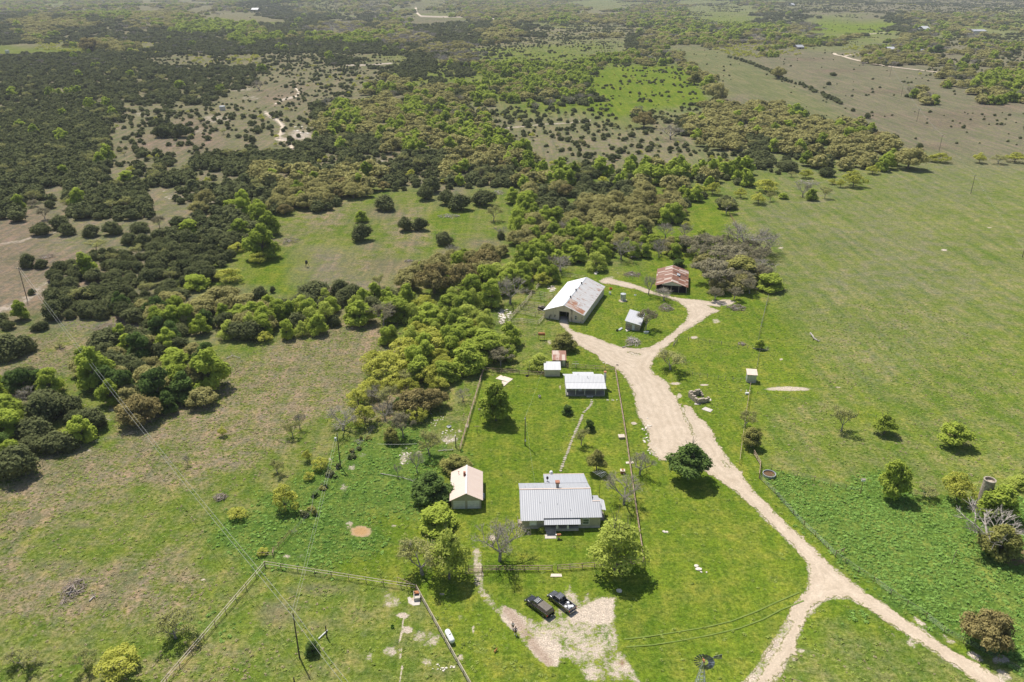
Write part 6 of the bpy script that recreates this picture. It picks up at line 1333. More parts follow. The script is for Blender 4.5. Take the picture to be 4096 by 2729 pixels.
# ================================================================ TRUCKS
def truck(x, y, hd, paint, label, canopy):
    o = empty('pickup_truck', (x, y, 0), hd, label, 'pickup truck')   # local +y is forward
    def loft(secs, name, mat, par, bev=.04, top=None):
        """secs: (y, halfwidth, z0, z1) -> rounded box loft"""
        mb = MB(); k = 10; vs = []
        for y_, hw, z0, z1 in secs:
            c = .12
            for px_, pz in ((-hw+c*.4, z0), (hw-c*.4, z0), (hw, z0+c), (hw, z0+(z1-z0)*.5), (hw-.03, z1-c), (hw-c*1.1, z1), (-hw+c*1.1, z1), (-hw+.03, z1-c), (-hw, z0+(z1-z0)*.5), (-hw, z0+c)): vs.append((px_, y_, pz))
        fs = [(i*k+j, i*k+(j+1) % k, (i+1)*k+(j+1) % k, (i+1)*k+j) for i in range(len(secs)-1) for j in range(k)]+[tuple(range(k-1, -1, -1)), tuple(range((len(secs)-1)*k, len(secs)*k))]
        mb.add(vs, fs); return mb.build(name, mat, par, smooth=False, bevel=bev)
    body = loft([(-.05, .97, .48, 1.18), (.9, .98, .46, 1.18), (1.3, .98, .46, 1.20), (2.3, .97, .46, 1.18), (2.75, .93, .5, 1.08), (2.95, .84, .55, .96)], 'body', paint, o)
    mb = MB()
    for sx in (-1, 1): mb.b2((sx*.98, -2.75, .55), (sx*.86, -.05, 1.22))
    mb.b2((-.86, -2.75, .55), (.86, -2.66, 1.22)); mb.b2((-.86, -.12, .6), (.86, -.05, 1.2)); mb.b2((-.86, -2.66, .62), (.86, -.12, .68)); mb.build('bed', paint, o, bevel=.03)
    cab = MB(); T_ = [(-.72, -.02, 1.82), (.72, -.02, 1.82), (.72, 1.15, 1.84), (-.72, 1.15, 1.84)]; B_2 = [(-.93, -.1, 1.18), (.93, -.1, 1.18), (.93, 1.85, 1.2), (-.93, 1.85, 1.2)]
    cab.add(B_2+T_, [(0, 1, 5, 4), (1, 2, 6, 5), (2, 3, 7, 6), (3, 0, 4, 7)]); cab.build('window_glass', 'truck_glass', o)
    mb = MB(); mb.slab([(-.73, -.06, 1.86), (.73, -.06, 1.86), (.73, 1.18, 1.88), (-.73, 1.18, 1.88)], .07)
    for a, b in ((0, 4), (1, 5), (2, 6), (3, 7)): q, r2 = (B_2+T_)[a], (B_2+T_)[b]; mb.tube(q, r2, .06, .05, 5)
    for sx in (0, 1): q = Vector(B_2[sx]).lerp(Vector(B_2[3-sx]), .5); r2 = Vector(T_[sx]).lerp(Vector(T_[3-sx]), .52); mb.tube(q, r2, .05, .045, 5)
    mb.build('cab_roof', paint, o, bevel=.03)
    for i in range(4): mb = MB(); mb.b2((-.51+.3*i, .05, 1.875), (-.45+.3*i, .95, 1.90)); mb.build('roof_rib', 'chrome' if not canopy else 'white_gloss', o)
    for sx in (-1, 1):
        for yy in (1.95, -1.75):
            mb = MB(); mb.lathe([(.0, -.13), (.25, -.13), (.37, -.12), (.40, -.06), (.40, .06), (.37, .12), (.25, .13), (0, .13)], (0, 0, 0), 20, 'X'); wo_ = mb.build('wheel', 'tyre', o, loc=(sx*.86, yy, .40)); mb = MB(); mb.lathe([(0, sx*.14), (.22, sx*.135), (.24, sx*.10)], (0, 0, 0), 14, 'X'); mb.build('rim', 'rim', wo_)
        mb = MB(); mb.box((sx*1.1, 1.42, 1.28), (.22, .12, .2)); mb.build('mirror', 'black_plastic', o)
        mb = MB(); mb.b2((sx*.99, -2.78, .85), (sx*.84, -2.70, 1.15)); mb.build('tail_lamp', 'red_lamp', o); mb = MB(); mb.b2((sx*.9, 2.80, .78), (sx*.6, 2.93, .95)); mb.build('headlight', 'white_gloss', o)
        mb = MB()
        for yy in (-.02, .88, 1.72): mb.b2((sx*.983, yy-.01, .55), (sx*.988, yy+.01, 1.15))
        mb.b2((sx*.99, .55, 1.0), (sx*1.0, .75, 1.04)); mb.build('door_seam', 'black_plastic', o)
    mb = MB(); mb.box((0, -2.85, .55), (1.85, .16, .2)); mb.build('rear_bumper', 'chrome' if not canopy else 'black_plastic', o); mb = MB(); mb.box((0, 3.0, .58), (1.85, .2, .28)); mb.box((0, 2.97, .8), (1.1, .06, .26)); mb.build('front_bumper', 'black_plastic', o)
    mb = MB(); mb.box((0, -2.95, .62), (.34, .02, .16)); mb.build('number_plate', 'white_gloss', o)
    if canopy:
        mb = MB(); mb.add([(-.95, -2.72, 1.2), (.95, -2.72, 1.2), (.95, -.1, 1.2), (-.95, -.1, 1.2), (-.78, -2.5, 1.78), (.78, -2.5, 1.78), (.78, -.14, 1.84), (-.78, -.14, 1.84)], [(0, 1, 5, 4), (1, 2, 6, 5), (2, 3, 7, 6), (3, 0, 4, 7), (4, 5, 6, 7)]); mb.build('bed_canopy', 'black_paint', o, bevel=.03)
        mb = MB(); mb.slab([(-.76, -2.46, 1.80), (.76, -2.46, 1.80), (.76, -.2, 1.86), (-.76, -.2, 1.86)], .03); mb.build('canopy_top', 'canvas', o)
        mb = MB(); mb.b2((-1.0, 3.0, .5), (1.0, 3.12, .62)); mb.tube((-.8, 3.08, .6), (-.8, 3.02, 1.15), .04); mb.tube((.8, 3.08, .6), (.8, 3.02, 1.15), .04); mb.tube((-.8, 3.02, 1.15), (.8, 3.02, 1.15), .04); mb.build('bull_bar', 'black_plastic', o)
    else:
        mb = MB(); r = random.Random(4)
        for i in range(9): mb.box((r.uniform(-.55, .55), r.uniform(-2.3, -.9), .85+r.uniform(0, .2)), (r.uniform(.3, .6), r.uniform(.3, .6), r.uniform(.15, .35)), rz=r.uniform(0, 3), rx=r.uniform(-.3, .3))
        lo = mb.build('white_sacks', 'white_cloth', None, loc=(x, y, 0), rot=(0, 0, hd)); tag(lo, 'white sacks lying in the open bed of the grey truck', 'sacks')
    return o
hd = math.atan2(-.74*-1, 0)  # heading worked out from the wheel positions
def heading(dx, dy): return math.atan2(dy, dx)-math.pi/2
truck(5.05, 111.3, heading(-2.46, 2.6), 'black_paint', 'black pickup truck with a covered bed, left of the two parked trucks', True)
truck(9.15, 112.45, heading(-2.34, 2.6), 'silver_paint', 'silver grey pickup truck with an open bed, right of the two parked trucks', False)
# ================================================================ PEOPLE AND DOG
def skin(name, verts, edges, radii, mat, par, sub=2, root=0):
    me = bpy.data.meshes.new(name); me.from_pydata(verts, edges, []); me.materials.append(M[mat]); o = link(name, me, par)
    md = o.modifiers.new('skin', 'SKIN'); md.use_smooth_shade = True
    sv = me.skin_vertices[0] if me.skin_vertices else None
    if sv is None:
        bpy.context.view_layer.objects.active = o; sv = me.skin_vertices[0]
    for i, r in enumerate(radii): sv.data[i].radius = (r, r) if not isinstance(r, tuple) else r; sv.data[i].use_root = (i == root)
    s_ = o.modifiers.new('sub', 'SUBSURF'); s_.levels = sub; s_.render_levels = sub; return o
def person(x, y, rz, label, top, step=.22, arm=0.25, hh=1.0, shorts='dark_cloth'):
    o = empty('person', (x, y, 0), rz, label, 'person', None, (hh, hh, hh)); s = step   # faces +y
    V_ = [(0,0,.95),(0,0,1.08),(0,.01,1.25),(0,.01,1.42),(0,.02,1.52),(0,.03,1.60),(0,.04,1.72),
          (-.10,0,.90),(-.11,s*.5,.50),(-.11,s*.7,.09),(-.12,s*.7+.17,.04), (.10,0,.90),(.11,-s*.2,.50),(.11,-s*.95,.11),(.12,-s*.95+.16,.05),
          (-.20,0,1.42),(-.27,-.06,1.14),(-.27,.06+arm*.4,.92),(-.27,.10+arm*.5,.82), (.20,0,1.42),(.27,-.02,1.14),(.25,.16+arm*.4,.98),(.24,.24+arm*.4,.92)]
    E = [(0,1),(1,2),(2,3),(3,4),(4,5),(5,6),(0,7),(7,8),(8,9),(9,10),(0,11),(11,12),(12,13),(13,14),(3,15),(15,16),(16,17),(17,18),(3,19),(19,20),(20,21),(21,22)]
    Rr = [.13,.12,.135,.12,.05,.06,.085,.09,.06,.04,.038,.09,.06,.04,.038,.06,.045,.035,.028,.06,.045,.035,.028]
    skin('body', V_, E, Rr, 'skin', o)
    for sd_, h_ in ((-1, V_[18]), (1, V_[22])):   # five fingers on each hand
        mb = MB(); hv = Vector(h_)
        for k in range(4): b0 = hv+Vector((sd_*.0, (k-1.5)*.018, -.01)); b1 = b0+Vector((0, .01, -.05+.006*abs(k-1.2))); mb.tube(b0, b1, .009, .008, 5); mb.tube(b1, b1+Vector((-sd_*.012, .012, -.028)), .008, .006, 5)
        mb.tube(hv+Vector((0, .03, .01)), hv+Vector((-sd_*.02, .055, -.02)), .010, .008, 5); mb.build('fingers', 'skin', o)
    tv = [(0,0,.98),(0,0,1.10),(0,.01,1.27),(0,.01,1.44),(-.19,0,1.42),(-.25,-.04,1.22),(.19,0,1.42),(.25,-.01,1.22)]
    skin('shirt', tv, [(0,1),(1,2),(2,3),(3,4),(4,5),(3,6),(6,7)], [.155,.15,.16,.13,.085,.065,.085,.065], top, o)
    sv_ = [(0,0,.98),(-.11,.02,.86),(-.12,s*.38,.60),(.11,-.0,.86),(.12,-s*.15,.60)]
    skin('shorts', sv_, [(0,1),(1,2),(0,3),(3,4)], [.15,.12,.095,.12,.095], shorts, o)
    mb = MB(); mb.lathe([(0, .12), (.06, .105), (.10, .04), (.105, -.03), (.08, -.06)], (0, .015, 1.715), 14); mb.build('hair', 'hair', o)
    mb = MB(); mb.tube((0, .115, 1.70), (0, .155, 1.675), .014, .02, 5); mb.box((-.035, .118, 1.725), (.025, .01, .012)); mb.box((.035, .118, 1.725), (.025, .01, .012)); mb.box((0, .118, 1.64), (.05, .01, .012)); mb.build('face', 'skin', o)
    for q in (9, 13): c = V_[q]; mb = MB(); mb.box((c[0], c[1]+.06, .05), (.11, .29, .1), taper=.8); mb.build('shoe', 'white_cloth', o)
person(.62, 105.2, R(188), 'person in a navy shirt and dark shorts walking on the dirt track', 'navy_cloth', hh=1.06)
person(.15, 106.5, R(170), 'person in a white shirt close behind the one in navy', 'white_cloth', .15, .5, .97)
g = GZ('Q6', 1995, 1238); do = empty('dog', (g.x, g.y, 0), R(-40), 'small reddish tan dog standing on the grass left of the track', 'dog')
dv_ = [(0,-.25,.38),(0,0,.37),(0,.22,.38),(0,.34,.46),(0,.44,.54),(0,.56,.51), (-.08,.22,.30),(-.08,.21,.18),(-.08,.22,.03),(.08,.22,.30),(.08,.24,.18),(.08,.25,.03), (-.08,-.25,.32),(-.08,-.20,.2),(-.08,-.30,.12),(-.08,-.27,.03),(.08,-.25,.32),(.08,-.22,.2),(.08,-.33,.12),(.08,-.30,.03),(0,-.36,.42),(0,-.50,.52)]
skin('body', dv_, [(0,1),(1,2),(2,3),(3,4),(4,5),(2,6),(6,7),(7,8),(2,9),(9,10),(10,11),(0,12),(12,13),(13,14),(14,15),(0,16),(16,17),(17,18),(18,19),(0,20),(20,21)], [.11,.12,.13,.08,.085,.04,.05,.032,.028,.05,.032,.028,.07,.045,.028,.028,.07,.045,.028,.028,.03,.018], 'dog_fur', do, root=1)
for sx in (-1, 1): mb = MB(); mb.add([(sx*.03, .42, .60), (sx*.09, .43, .58), (sx*.08, .45, .50), (sx*.05, .40, .62)], [(0, 1, 2), (0, 3, 1)]); mb.build('ear', 'dog_fur', do)
# ================================================================ YARD AND FARM THINGS
def at(fr, x, y, z=0): return GZ(fr, x, y, z)
# windmill
wx, wy, hz_ = 29.3, 90.2, 9.8; wmo = empty('windmill', (wx, wy, 0), 0, 'grey multi bladed farm windmill with tail vane on a lattice tower', 'windmill')
mb = MB(); B4 = [(-1.25, -1.25), (1.25, -1.25), (1.25, 1.25), (-1.25, 1.25)]; tpz = hz_-.35
leg = lambda i, z: Vector((B4[i][0]*(1-z/tpz*.93), B4[i][1]*(1-z/tpz*.93), z))
for i in range(4): l_ = MB(); l_.tube(leg(i, -.2), leg(i, tpz), .065, .05, 6); l_.build('tower_leg', 'galv', wmo)
for z in np.arange(.9, tpz-.3, .85):
    for i in range(4): mb.tube(leg(i, z), leg((i+1) % 4, z), .03, .03, 4)
for z in np.arange(.9, tpz-2, 1.7):
    for i in range(4): mb.tube(leg(i, z), leg((i+1) % 4, z+1.7), .018, .018, 4); mb.tube(leg((i+1) % 4, z), leg(i, z+1.7), .018, .018, 4)
mb.build('tower_brace', 'galv', wmo)
hub = Vector((0, -.35, hz_)); mb = MB(); mb.box((0, .1, hz_), (.3, .7, .4)); mb.tube((0, .1, hz_-.5), (0, .1, hz_+.1), .1); mb.tube((0, -.4, hz_), (0, .3, hz_), .07); mb.build('gearbox', 'rusty', wmo, bevel=.03)
wh = link('wheel', MB().lathe([(.16, -.05), (.18, 0), (.16, .05)], (0, 0, 0), 12, 'Y').mesh('hub_mesh', 'rusty'), wmo, tuple(hub), (0, 0, R(-14)))
for i in range(18):
    a = 2*math.pi*i/18; m_ = MB(); rows = []
    for r_, wd, tw in ((.62, .10, .50), (1.05, .17, .45), (1.55, .25, .38)):
        row = []
        for q in (-1, -.33, .33, 1): c_ = (1-q*q)*.05; row.append((r_, q*wd, c_+q*wd*math.tan(tw)))
        rows.append(row)
    for row in rows:
        for (r_, q, c_) in row: m_.v.append((r_*math.cos(a)-q*math.sin(a), c_, r_*math.sin(a)+q*math.cos(a)))
    for j in range(2):
        for k in range(3): m_.f.append((j*4+k, j*4+k+1, (j+1)*4+k+1, (j+1)*4+k)); m_.m.append(0)
    m_.build('blade', 'blade', wh)
mb = MB()
for rr2 in (.75, 1.28):
    for i in range(36): a, b = 2*math.pi*i/36, 2*math.pi*(i+1)/36; mb.tube((rr2*math.cos(a), .09, rr2*math.sin(a)), (rr2*math.cos(b), .09, rr2*math.sin(b)), .018, .018, 4, False)
for i in range(9): a = 2*math.pi*i/9; mb.tube((0, 0, 0), (1.28*math.cos(a), .09, 1.28*math.sin(a)), .014, .014, 4)
mb.build('wheel_ring', 'galv', wh)
mb = MB(); mb.tube((.1, .2, hz_+.05), (1.9, .45, hz_+.12), .035); mb.build('tail_boom', 'galv', wmo); mb = MB(); mb.slab([(1.6, .42, hz_-.10), (2.95, .62, hz_-.42), (2.95, .68, hz_+.52), (1.6, .48, hz_+.32)], .02)
mb.v = [(x_, y_+(.02 if i_ > 3 else 0), z_) for i_, (x_, y_, z_) in enumerate(mb.v)]; mb.build('tail_vane', 'blade', wmo)
# propane tank
a = at('Q6', 1580, 1075); b = at('Q6', 1618, 1150); d = (b-a).normalized(); L_ = 2.9; mid = at('Q6', 1604, 1128); pt = empty('propane_tank', (mid.x, mid.y, 0), math.atan2(d.y, d.x), 'white capsule shaped propane tank on the grass beside the pipe fence', 'propane tank')
prof = [(0, -1.55), (.25, -1.5), (.42, -1.36), (.5, -1.15), (.5, 1.15), (.42, 1.36), (.25, 1.5), (0, 1.55)]; mb = MB(); mb.lathe(prof, (0, 0, .72), 24, 'X'); mb.build('shell', 'white_gloss', pt, smooth=True)
mb = MB(); mb.lathe([(.2, 0), (.2, .14), (.16, .2), (0, .22)], (0, 0, 1.2), 14); mb.build('valve_dome', 'galv', pt)
for q in (-.9, .9): mb = MB(); mb.box((q, 0, .14), (.25, .7, .28)); mb.build('saddle', 'concrete', pt)
# round stock tank with brown water
g = at('Q3', 2088, 1185); tk = empty('stock_tank', (g.x, g.y, 0), 0, 'round galvanised stock tank holding brown water by the fence corner', 'stock tank'); mb = MB(); mb.lathe([(1.42, 0), (1.42, .68), (1.48, .72), (1.36, .72), (1.36, .1), (0, .1)], (0, 0, 0), 32); mb.build('rim_wall', 'galv', tk); mb = MB(); mb.lathe([(1.36, .42), (0, .42)], (0, 0, 0), 32); mb.build('water', 'muddy_water', tk)
# concrete pads in the lawn and verge
def pad(fr, pts, label, mat='pale_concrete', h=.12, name='concrete_slab', cat='slab'):
    c = [at(fr, *q) for q in pts]; mb = MB(); mb.slab([(q.x, q.y, h) for q in c], h+.05); tag(mb.build(name, mat), label, cat)
pad('Q2', [(1995,355),(2040,325),(2145,358),(2105,388),(2060,372)], 'tan concrete slab on the lawn, wider piece near the west fence'); pad('Q2', [(2052,378),(2103,392),(2068,422),(2035,412)], 'smaller tan slab leaning on the wider one near the west fence', h=.22)
pad('SR', [(402,634),(452,605),(550,642),(515,674)], 'pale flat slab on the grass below the stone ruin', 'concrete'); pad('Q7', [(437,572),(525,572),(532,596),(432,597)], 'concrete slab on the ground outside the foot gate'); pad('Q3', [(862,1068),(925,1062),(930,1080),(866,1084)], 'thin pale slab under the long yard fence')
pad('SR', [(312,560),(375,558),(405,575),(316,577)], 'small pale slab against the stone ruin', 'concrete'); pad('SR', [(490,505),(525,500),(528,525),(495,530)], 'little slab right of the stone ruin', 'concrete')
o = empty('well_cover', at('Q3', 825, 858), R(3), 'tan slatted well cover beside the long yard fence', 'well cover'); mb = MB(); mb.box((0, 0, .25), (1.4, 1.5, .5)); mb.build('box', 'old_wood', o)
for i in range(5): mb = MB(); mb.box((0, -.62+.31*i, .53), (1.55, .24, .06)); mb.build('slat', 'pale_concrete', o)
o = empty('brick_planter', at('Q3', 834, 1160), R(-3), 'square brick box with tan top on the lawn behind the main house', 'planter'); mb = MB(); mb.box((0, 0, .35), (.95, .85, .7)); mb.build('box', 'brick', o); mb = MB(); mb.box((0, 0, .75), (1.1, 1.0, .1)); mb.build('top', 'pale_concrete', o); mb = MB(); mb.lathe([(.2, 0), (.25, .2), (.2, .22), (0, .15)], (0, 0, .8), 12); mb.build('pot', 'rusty', o)
# stone trough by the paddock corner and its rusty lid
a = at('Q6', 1322, 770); o = empty('water_trough', a, R(8), 'old concrete trough with a rusty lid inside the paddock corner', 'trough'); mb = MB()
for c_, s_ in (((0, -.95, .35), (1.15, .12, .7)), ((0, .95, .35), (1.15, .12, .7)), ((-.52, 0, .35), (.12, 1.78, .7)), ((.52, 0, .35), (.12, 1.78, .7))): mb.box(c_, s_)
mb.b2((-.45, -.88, .3), (.45, .88, .36)); mb.build('basin', 'concrete', o); mb = MB(); mb.box((-.02, .55, .76), (1.0, .7, .05)); mb.build('lid', 'rusty', o)
pad('Q6', [(1240,775),(1262,765),(1285,800),(1350,800),(1345,835),(1290,842),(1255,820)], 'white concrete apron around the old trough', 'concrete', .05)
# rusty fuel barrel on a stand
g = at('BZ', 55, 1005); o = empty('fuel_tank', g, R(-4), 'rusty fuel tank on a tall metal stand left of the barn drive', 'fuel tank'); mb = MB(); mb.lathe([(0, -1.1), (.42, -1.08), (.46, -1.0), (.46, 1.0), (.42, 1.08), (0, 1.1)], (0, 0, 2.0), 20, 'X'); mb.build('drum', 'rusty', o, smooth=True)
for q in (-.9, .9):
    for w_ in (-.35, .35): mb = MB(); mb.tube((q, w_*1.4, -.1), (q, w_, 1.65), .04); mb.build('leg', 'pipe_dark', o)
mb = MB(); mb.box((0, -.35, 1.6), (2.0, .06, .08)); mb.box((0, .35, 1.6), (2.0, .06, .08)); mb.build('cradle', 'pipe_dark', o)
# barbecue smoker
g = at('MH', 1018, 1545); o = empty('barbecue_smoker', g, R(5), 'small rusty barbecue smoker on a stalk before the front porch', 'barbecue'); mb = MB(); mb.lathe([(0, -.45), (.26, -.43), (.28, 0), (.26, .43), (0, .45)], (0, 0, 1.0), 16, 'X'); mb.build('drum', 'rusty', o); mb = MB(); mb.tube((0, 0, 0), (0, 0, .8), .05); mb.box((0, 0, .04), (.5, .5, .06)); mb.build('stand', 'black_plastic', o); mb = MB(); mb.box((-.55, 0, 1.0), (.2, .3, .3)); mb.build('fire_box', 'white_gloss', o)
# tv antenna on mast
o = empty('tv_antenna', (19.0, 143.2, 0), 0, 'tall television antenna mast at the right end of the main house', 'antenna'); mb = MB(); mb.tube((0, 0, 0), (0, 0, 8.0), .04, .03); mb.build('mast', 'pole_wood', o); mb = MB(); bd = Vector((.88, .30, .10)); mb.tube(Vector((-.9, -.3, 7.85)), Vector((1.1, .4, 8.1)), .025)
for i in range(5): c_ = Vector((-.9, -.3, 7.85)).lerp(Vector((1.1, .4, 8.1)), (i+.3)/5); n_ = Vector((.83, -.55, 0)) if False else Vector((-.62, .78, 0)); ln = 1.5-.16*i; mb.tube(c_-n_*ln, c_+n_*ln, .014, .014, 4)
mb.build('dipole', 'white_gloss', o)
# clothes line posts, bird house posts, lamp
for fr, bx, by, h, lb in (('GH', 1125, 590, 1.9, 'white cross shaped clothes post behind the cottage'), ('Q2', 1838, 825, 2.2, 'thin tee post on the lawn, nearer the garage'), ):
    o = empty('clothes_post', at(fr, bx, by), 0, lb, 'post'); mb = MB(); mb.tube((0, 0, 0), (0, 0, h), .05); mb.build('pole', 'white_paint' if fr == 'GH' else 'pole_wood', o); mb = MB(); mb.box((0, 0, h), (1.3, .08, .08)); mb.build('crossbar', 'pipe_rust', o)
    if fr == 'GH': mb = MB(); mb.box((0, 0, h-.6), (1.9, .06, .06)); mb.build('lower_bar', 'white_paint', o)
for fr, bx, by, h, lb in (('Q2', 1864, 712, 3.0, 'brown bird house on a tall post beside the lawn fence'), ('Q4', 948, 1342, 3.4, 'white bird house on a rusty post at the end of the weed patch fence')):
    o = empty('bird_house', at(fr, bx, by), 0, lb, 'bird house'); mb = MB(); mb.tube((0, 0, 0), (0, 0, h), .055); mb.build('post', 'pipe_dark', o); mb = MB(); mb.box((0, 0, h+.2), (.75, .55, .4)); mb.build('box', 'brick' if fr == 'Q2' else 'white_gloss', o); mb = MB(); mb.slab([(-.45, -.35, h+.42), (.45, -.35, h+.42), (.45, 0, h+.6), (-.45, 0, h+.6)], .03); mb.slab([(-.45, 0.01, h+.6), (.45, 0.01, h+.6), (.45, .35, h+.42), (-.45, .35, h+.42)], .03); mb.build('roof', 'old_wood', o)
def post(fr, bx, by, h, lb, mat='pole_wood', r=.12, tilt=(0, 0)):
    g = at(fr, bx, by); o = empty('post', g, 0, lb, 'post'); mb = MB(); mb.tube((0, 0, -.2), (tilt[0], tilt[1], h), r, r*.9, 7); mb.build('shaft', mat, o); mb = MB(); mb.lathe([(r*.95, h-.02), (r*.6, h+.04), (0, h+.05)], (tilt[0], tilt[1], 0), 8); mb.build('cap', mat, o)
post('Q2', 1655, 945, 3.0, 'dark wooden post at the foot of the west yard fence'); post('Q6', 552, 1112, 2.6, 'short dark post beside the fallen white post'); post('Q8', 1730, 487, 3.4, 'tall rusty pipe standing in the weed patch', 'pipe_rust', .06, (.25, 0)); post('Q2', 2283, 320, 4.4, 'thin grey pole rising behind the back lawn fence', 'galv', .04)
g = at('Q6', 518, 1090); mb = MB(); mb.tube(at('Q6', 480, 1125, .15), at('Q6', 556, 1052, .2), .14, .11, 8); tag(mb.build('fallen_post', 'white_paint'), 'white painted post lying on the paddock grass', 'post')
# deer feeder
g = at('D', 2064, 703); o = empty('deer_feeder', g, 0, 'dark tripod deer feeder alone in the bright meadow', 'feeder'); mb = MB(); mb.lathe([(0, 1.0), (.25, 1.2), (.5, 1.6), (.5, 2.5), (.1, 2.8), (0, 2.8)], (0, 0, 0), 14); mb.build('barrel', 'black_plastic', o)
for i in range(3): a = i*2.09; mb = MB(); mb.tube((1.0*math.cos(a), 1.0*math.sin(a), 0), (.4*math.cos(a), .4*math.sin(a), 2.1), .06); mb.build('leg', 'black_plastic', o)
# bathtub, buckets, tyre, stones and small finds
g = at('BZ', 1463, 918); o = empty('bathtub', g, R(10), 'old white bathtub on the grass beside the stone shed tree', 'bathtub'); mb = MB(); mb.lathe([(.0, .12), (.55, .12), (.72, .55), (.82, .57), (.66, .02), (0, 0)], (0, 0, 0), 20); mb.v = [(x_*1.15, y_*.5, z_) for x_, y_, z_ in mb.v]; mb.build('basin', 'white_gloss', o)
def cyl(name, fr, x, y, r, h, mat, lb, cat, side=None, rz=0.0):
    g = at(fr, x, y); o = empty(name, g, rz, lb, cat); mb = MB()
    if side: mb.lathe([(0, -h/2), (r, -h/2), (r, h/2), (0, h/2)], (0, 0, r), 16, 'X')
    else: mb.lathe([(0, 0), (r*.95, 0), (r, h), (r*.85, h), (r*.85, h*.2), (0, h*.2)], (0, 0, 0), 16)
    mb.build('shell', mat, o); mb = MB(); mb.lathe([(r*1.0, h-.03), (r*1.06, h), (r*.9, h+.02)], (0, 0, 0), 14) if not side else mb.lathe([(r*1.03, -.04), (r*1.05, 0), (r*1.03, .04)], (0, 0, r), 14, 'X'); mb.build('hoop', mat, o)
cyl('white_tank', 'BZ', 975, 395, .42, .9, 'white_gloss', 'white plastic drum at the back corner of the big barn', 'drum'); cyl('drum', 'Q3', 1899, 488, .33, .9, 'white_gloss', 'white drum lying beside the tan pipe fence', 'drum', True); cyl('bucket', 'Q6', 1113, 1030, .3, .45, 'weed_leaf', 'green bucket on the paddock grass', 'bucket')
cyl('blue_tub', 'Q2', 1597, 770, .55, .35, 'galv', 'grey blue tub on the rocky ground west of the lawn fence', 'tub'); cyl('tyre', 'Q2', 2265, 332, .45, .22, 'tyre', 'black tyre on the grass by the back lawn fence', 'tyre'); cyl('fire_ring', 'Q3', 125, 515, .35, .6, 'concrete', 'grey stump like drum on the lawn left of the cottage', 'drum'); cyl('kettle', 'BZ', 985, 330, .5, .6, 'orange_paint', 'orange bowl shaped float behind the big barn', 'float'); cyl('bucket', 'E', 1880, 1135, .35, .5, 'black_plastic', 'dark tub on the grass left of the stone shed', 'tub')
cyl('stone_ring', 'Q3', 790, 238, .35, .18, 'limestone', 'small rock ring on the gravel above the yard fence corner', 'rock'); cyl('white_tank', 'BZ', 1313, 410, .38, .22, 'white_gloss', 'small white lid on the grass right of the water tank', 'lid')
g = at('E', 1995, 650); o = empty('picnic_table', g, R(5), 'grey wooden table in the pasture behind the barns', 'table'); mb = MB(); mb.box((0, 0, 1.1), (3.0, 1.4, .14)); mb.build('top', 'old_wood', o)
for sx in (-1.2, 1.2): mb = MB(); mb.box((sx, 0, .55), (.14, 1.2, 1.05)); mb.build('leg', 'pole_wood', o)
pad('CZ', [(1000,590),(1080,545),(1165,570),(1100,605)], 'mossy roof sheet lying on the grass behind the cattle pens', 'grey_boards', .3); pad('BZ', [(1085,880),(1125,850),(1145,862),(1105,892)], 'grey trailer panel on the grass left of the stone shed', 'galv', .35)
# lumber crates beside barn wall
g = at('CZ', 1395, 1040); o = empty('feed_crate', g, R(-20), 'dark crate piled with junk against the left wall of the big barn', 'crate'); mb = MB(); mb.box((0, 0, .55), (2.4, 1.6, 1.1)); mb.build('box', 'dark_inside', o); mb = MB(); [mb.box((random.uniform(-.9, .9), random.uniform(-.5, .5), 1.2), (.5, .4, .25), rz=random.random()) for _ in range(6)]; mb.build('junk', 'old_wood', o)
# flowering bush at the steps
V, F, t = crown_arrays([(0, 0, .5, .6, 1), (.3, .1, .8, .35, 1), (-.3, 0, .7, .35, 1)], 500, .16, 3, zmin=.02); g = Vector((6.1, 133.5, 0)); o = empty('flower_bush', g, 0, 'yellow flowering bush left of the front steps', 'bush'); link('foliage', np_mesh('foliage', V, F, 'green_leaf', dict(tint=t)), o)
V, F, t = crown_arrays([(0, -.1, .75, .5, .8), (.3, 0, .9, .3, 1)], 130, .13, 4, zmin=.02); link('blossom', np_mesh('blossom', V, F, 'yellow_leaf', dict(tint=t)), o)
# rocks: every loose stone is its own thing
def rock_mesh(seed):
    r = random.Random(seed); mb = MB(); vs = []
    for i in range(4):
        ph = (-.9+.6*i)
        for j in range(7): th = j*6.28/7; q = .5*math.cos(ph)*r.uniform(.8, 1.15); vs.append((q*math.cos(th), q*math.sin(th), .25*math.sin(ph)+.1))
    fs = [(i*7+j, i*7+(j+1) % 7, (i+1)*7+(j+1) % 7, (i+1)*7+j) for i in range(3) for j in range(7)]+[tuple(range(21, 28))]; mb.add(vs, fs); return mb.mesh('rock', 'limestone_pale')
surf('limestone_pale', (.70,.64,.55), (.52,.46,.38), scale=3)
RM = [rock_mesh(i) for i in range(5)]
def rocks(fr, cx, cy, rx, ry, n, smin, smax, lb, gpn, seed=0):
    r = random.Random(seed+n)
    for i in range(n):
        a = r.uniform(0, 6.28); q = math.sqrt(r.random()); g = at(fr, cx+rx*q*math.cos(a), cy+ry*q*math.sin(a)); s_ = r.uniform(smin, smax)
        tag(link('rock', RM[i % 5], None, tuple(g), (r.uniform(-.2, .2), r.uniform(-.2, .2), r.uniform(0, 6)), (s_, s_*r.uniform(.6, 1), s_*r.uniform(.6, 1))), lb, 'rock', gpn)
rocks('CZ', 560, 1180, 80, 170, 40, .5, 1.4, 'pale limestone rock in the tumbled heap left of the cattle pens', 'limestone rocks left of the cattle pens'); rocks('CZ', 700, 1120, 60, 90, 16, .4, 1.1, 'pale limestone rock close against the west fence of the cattle pens', 'limestone rocks by the west pen fence')
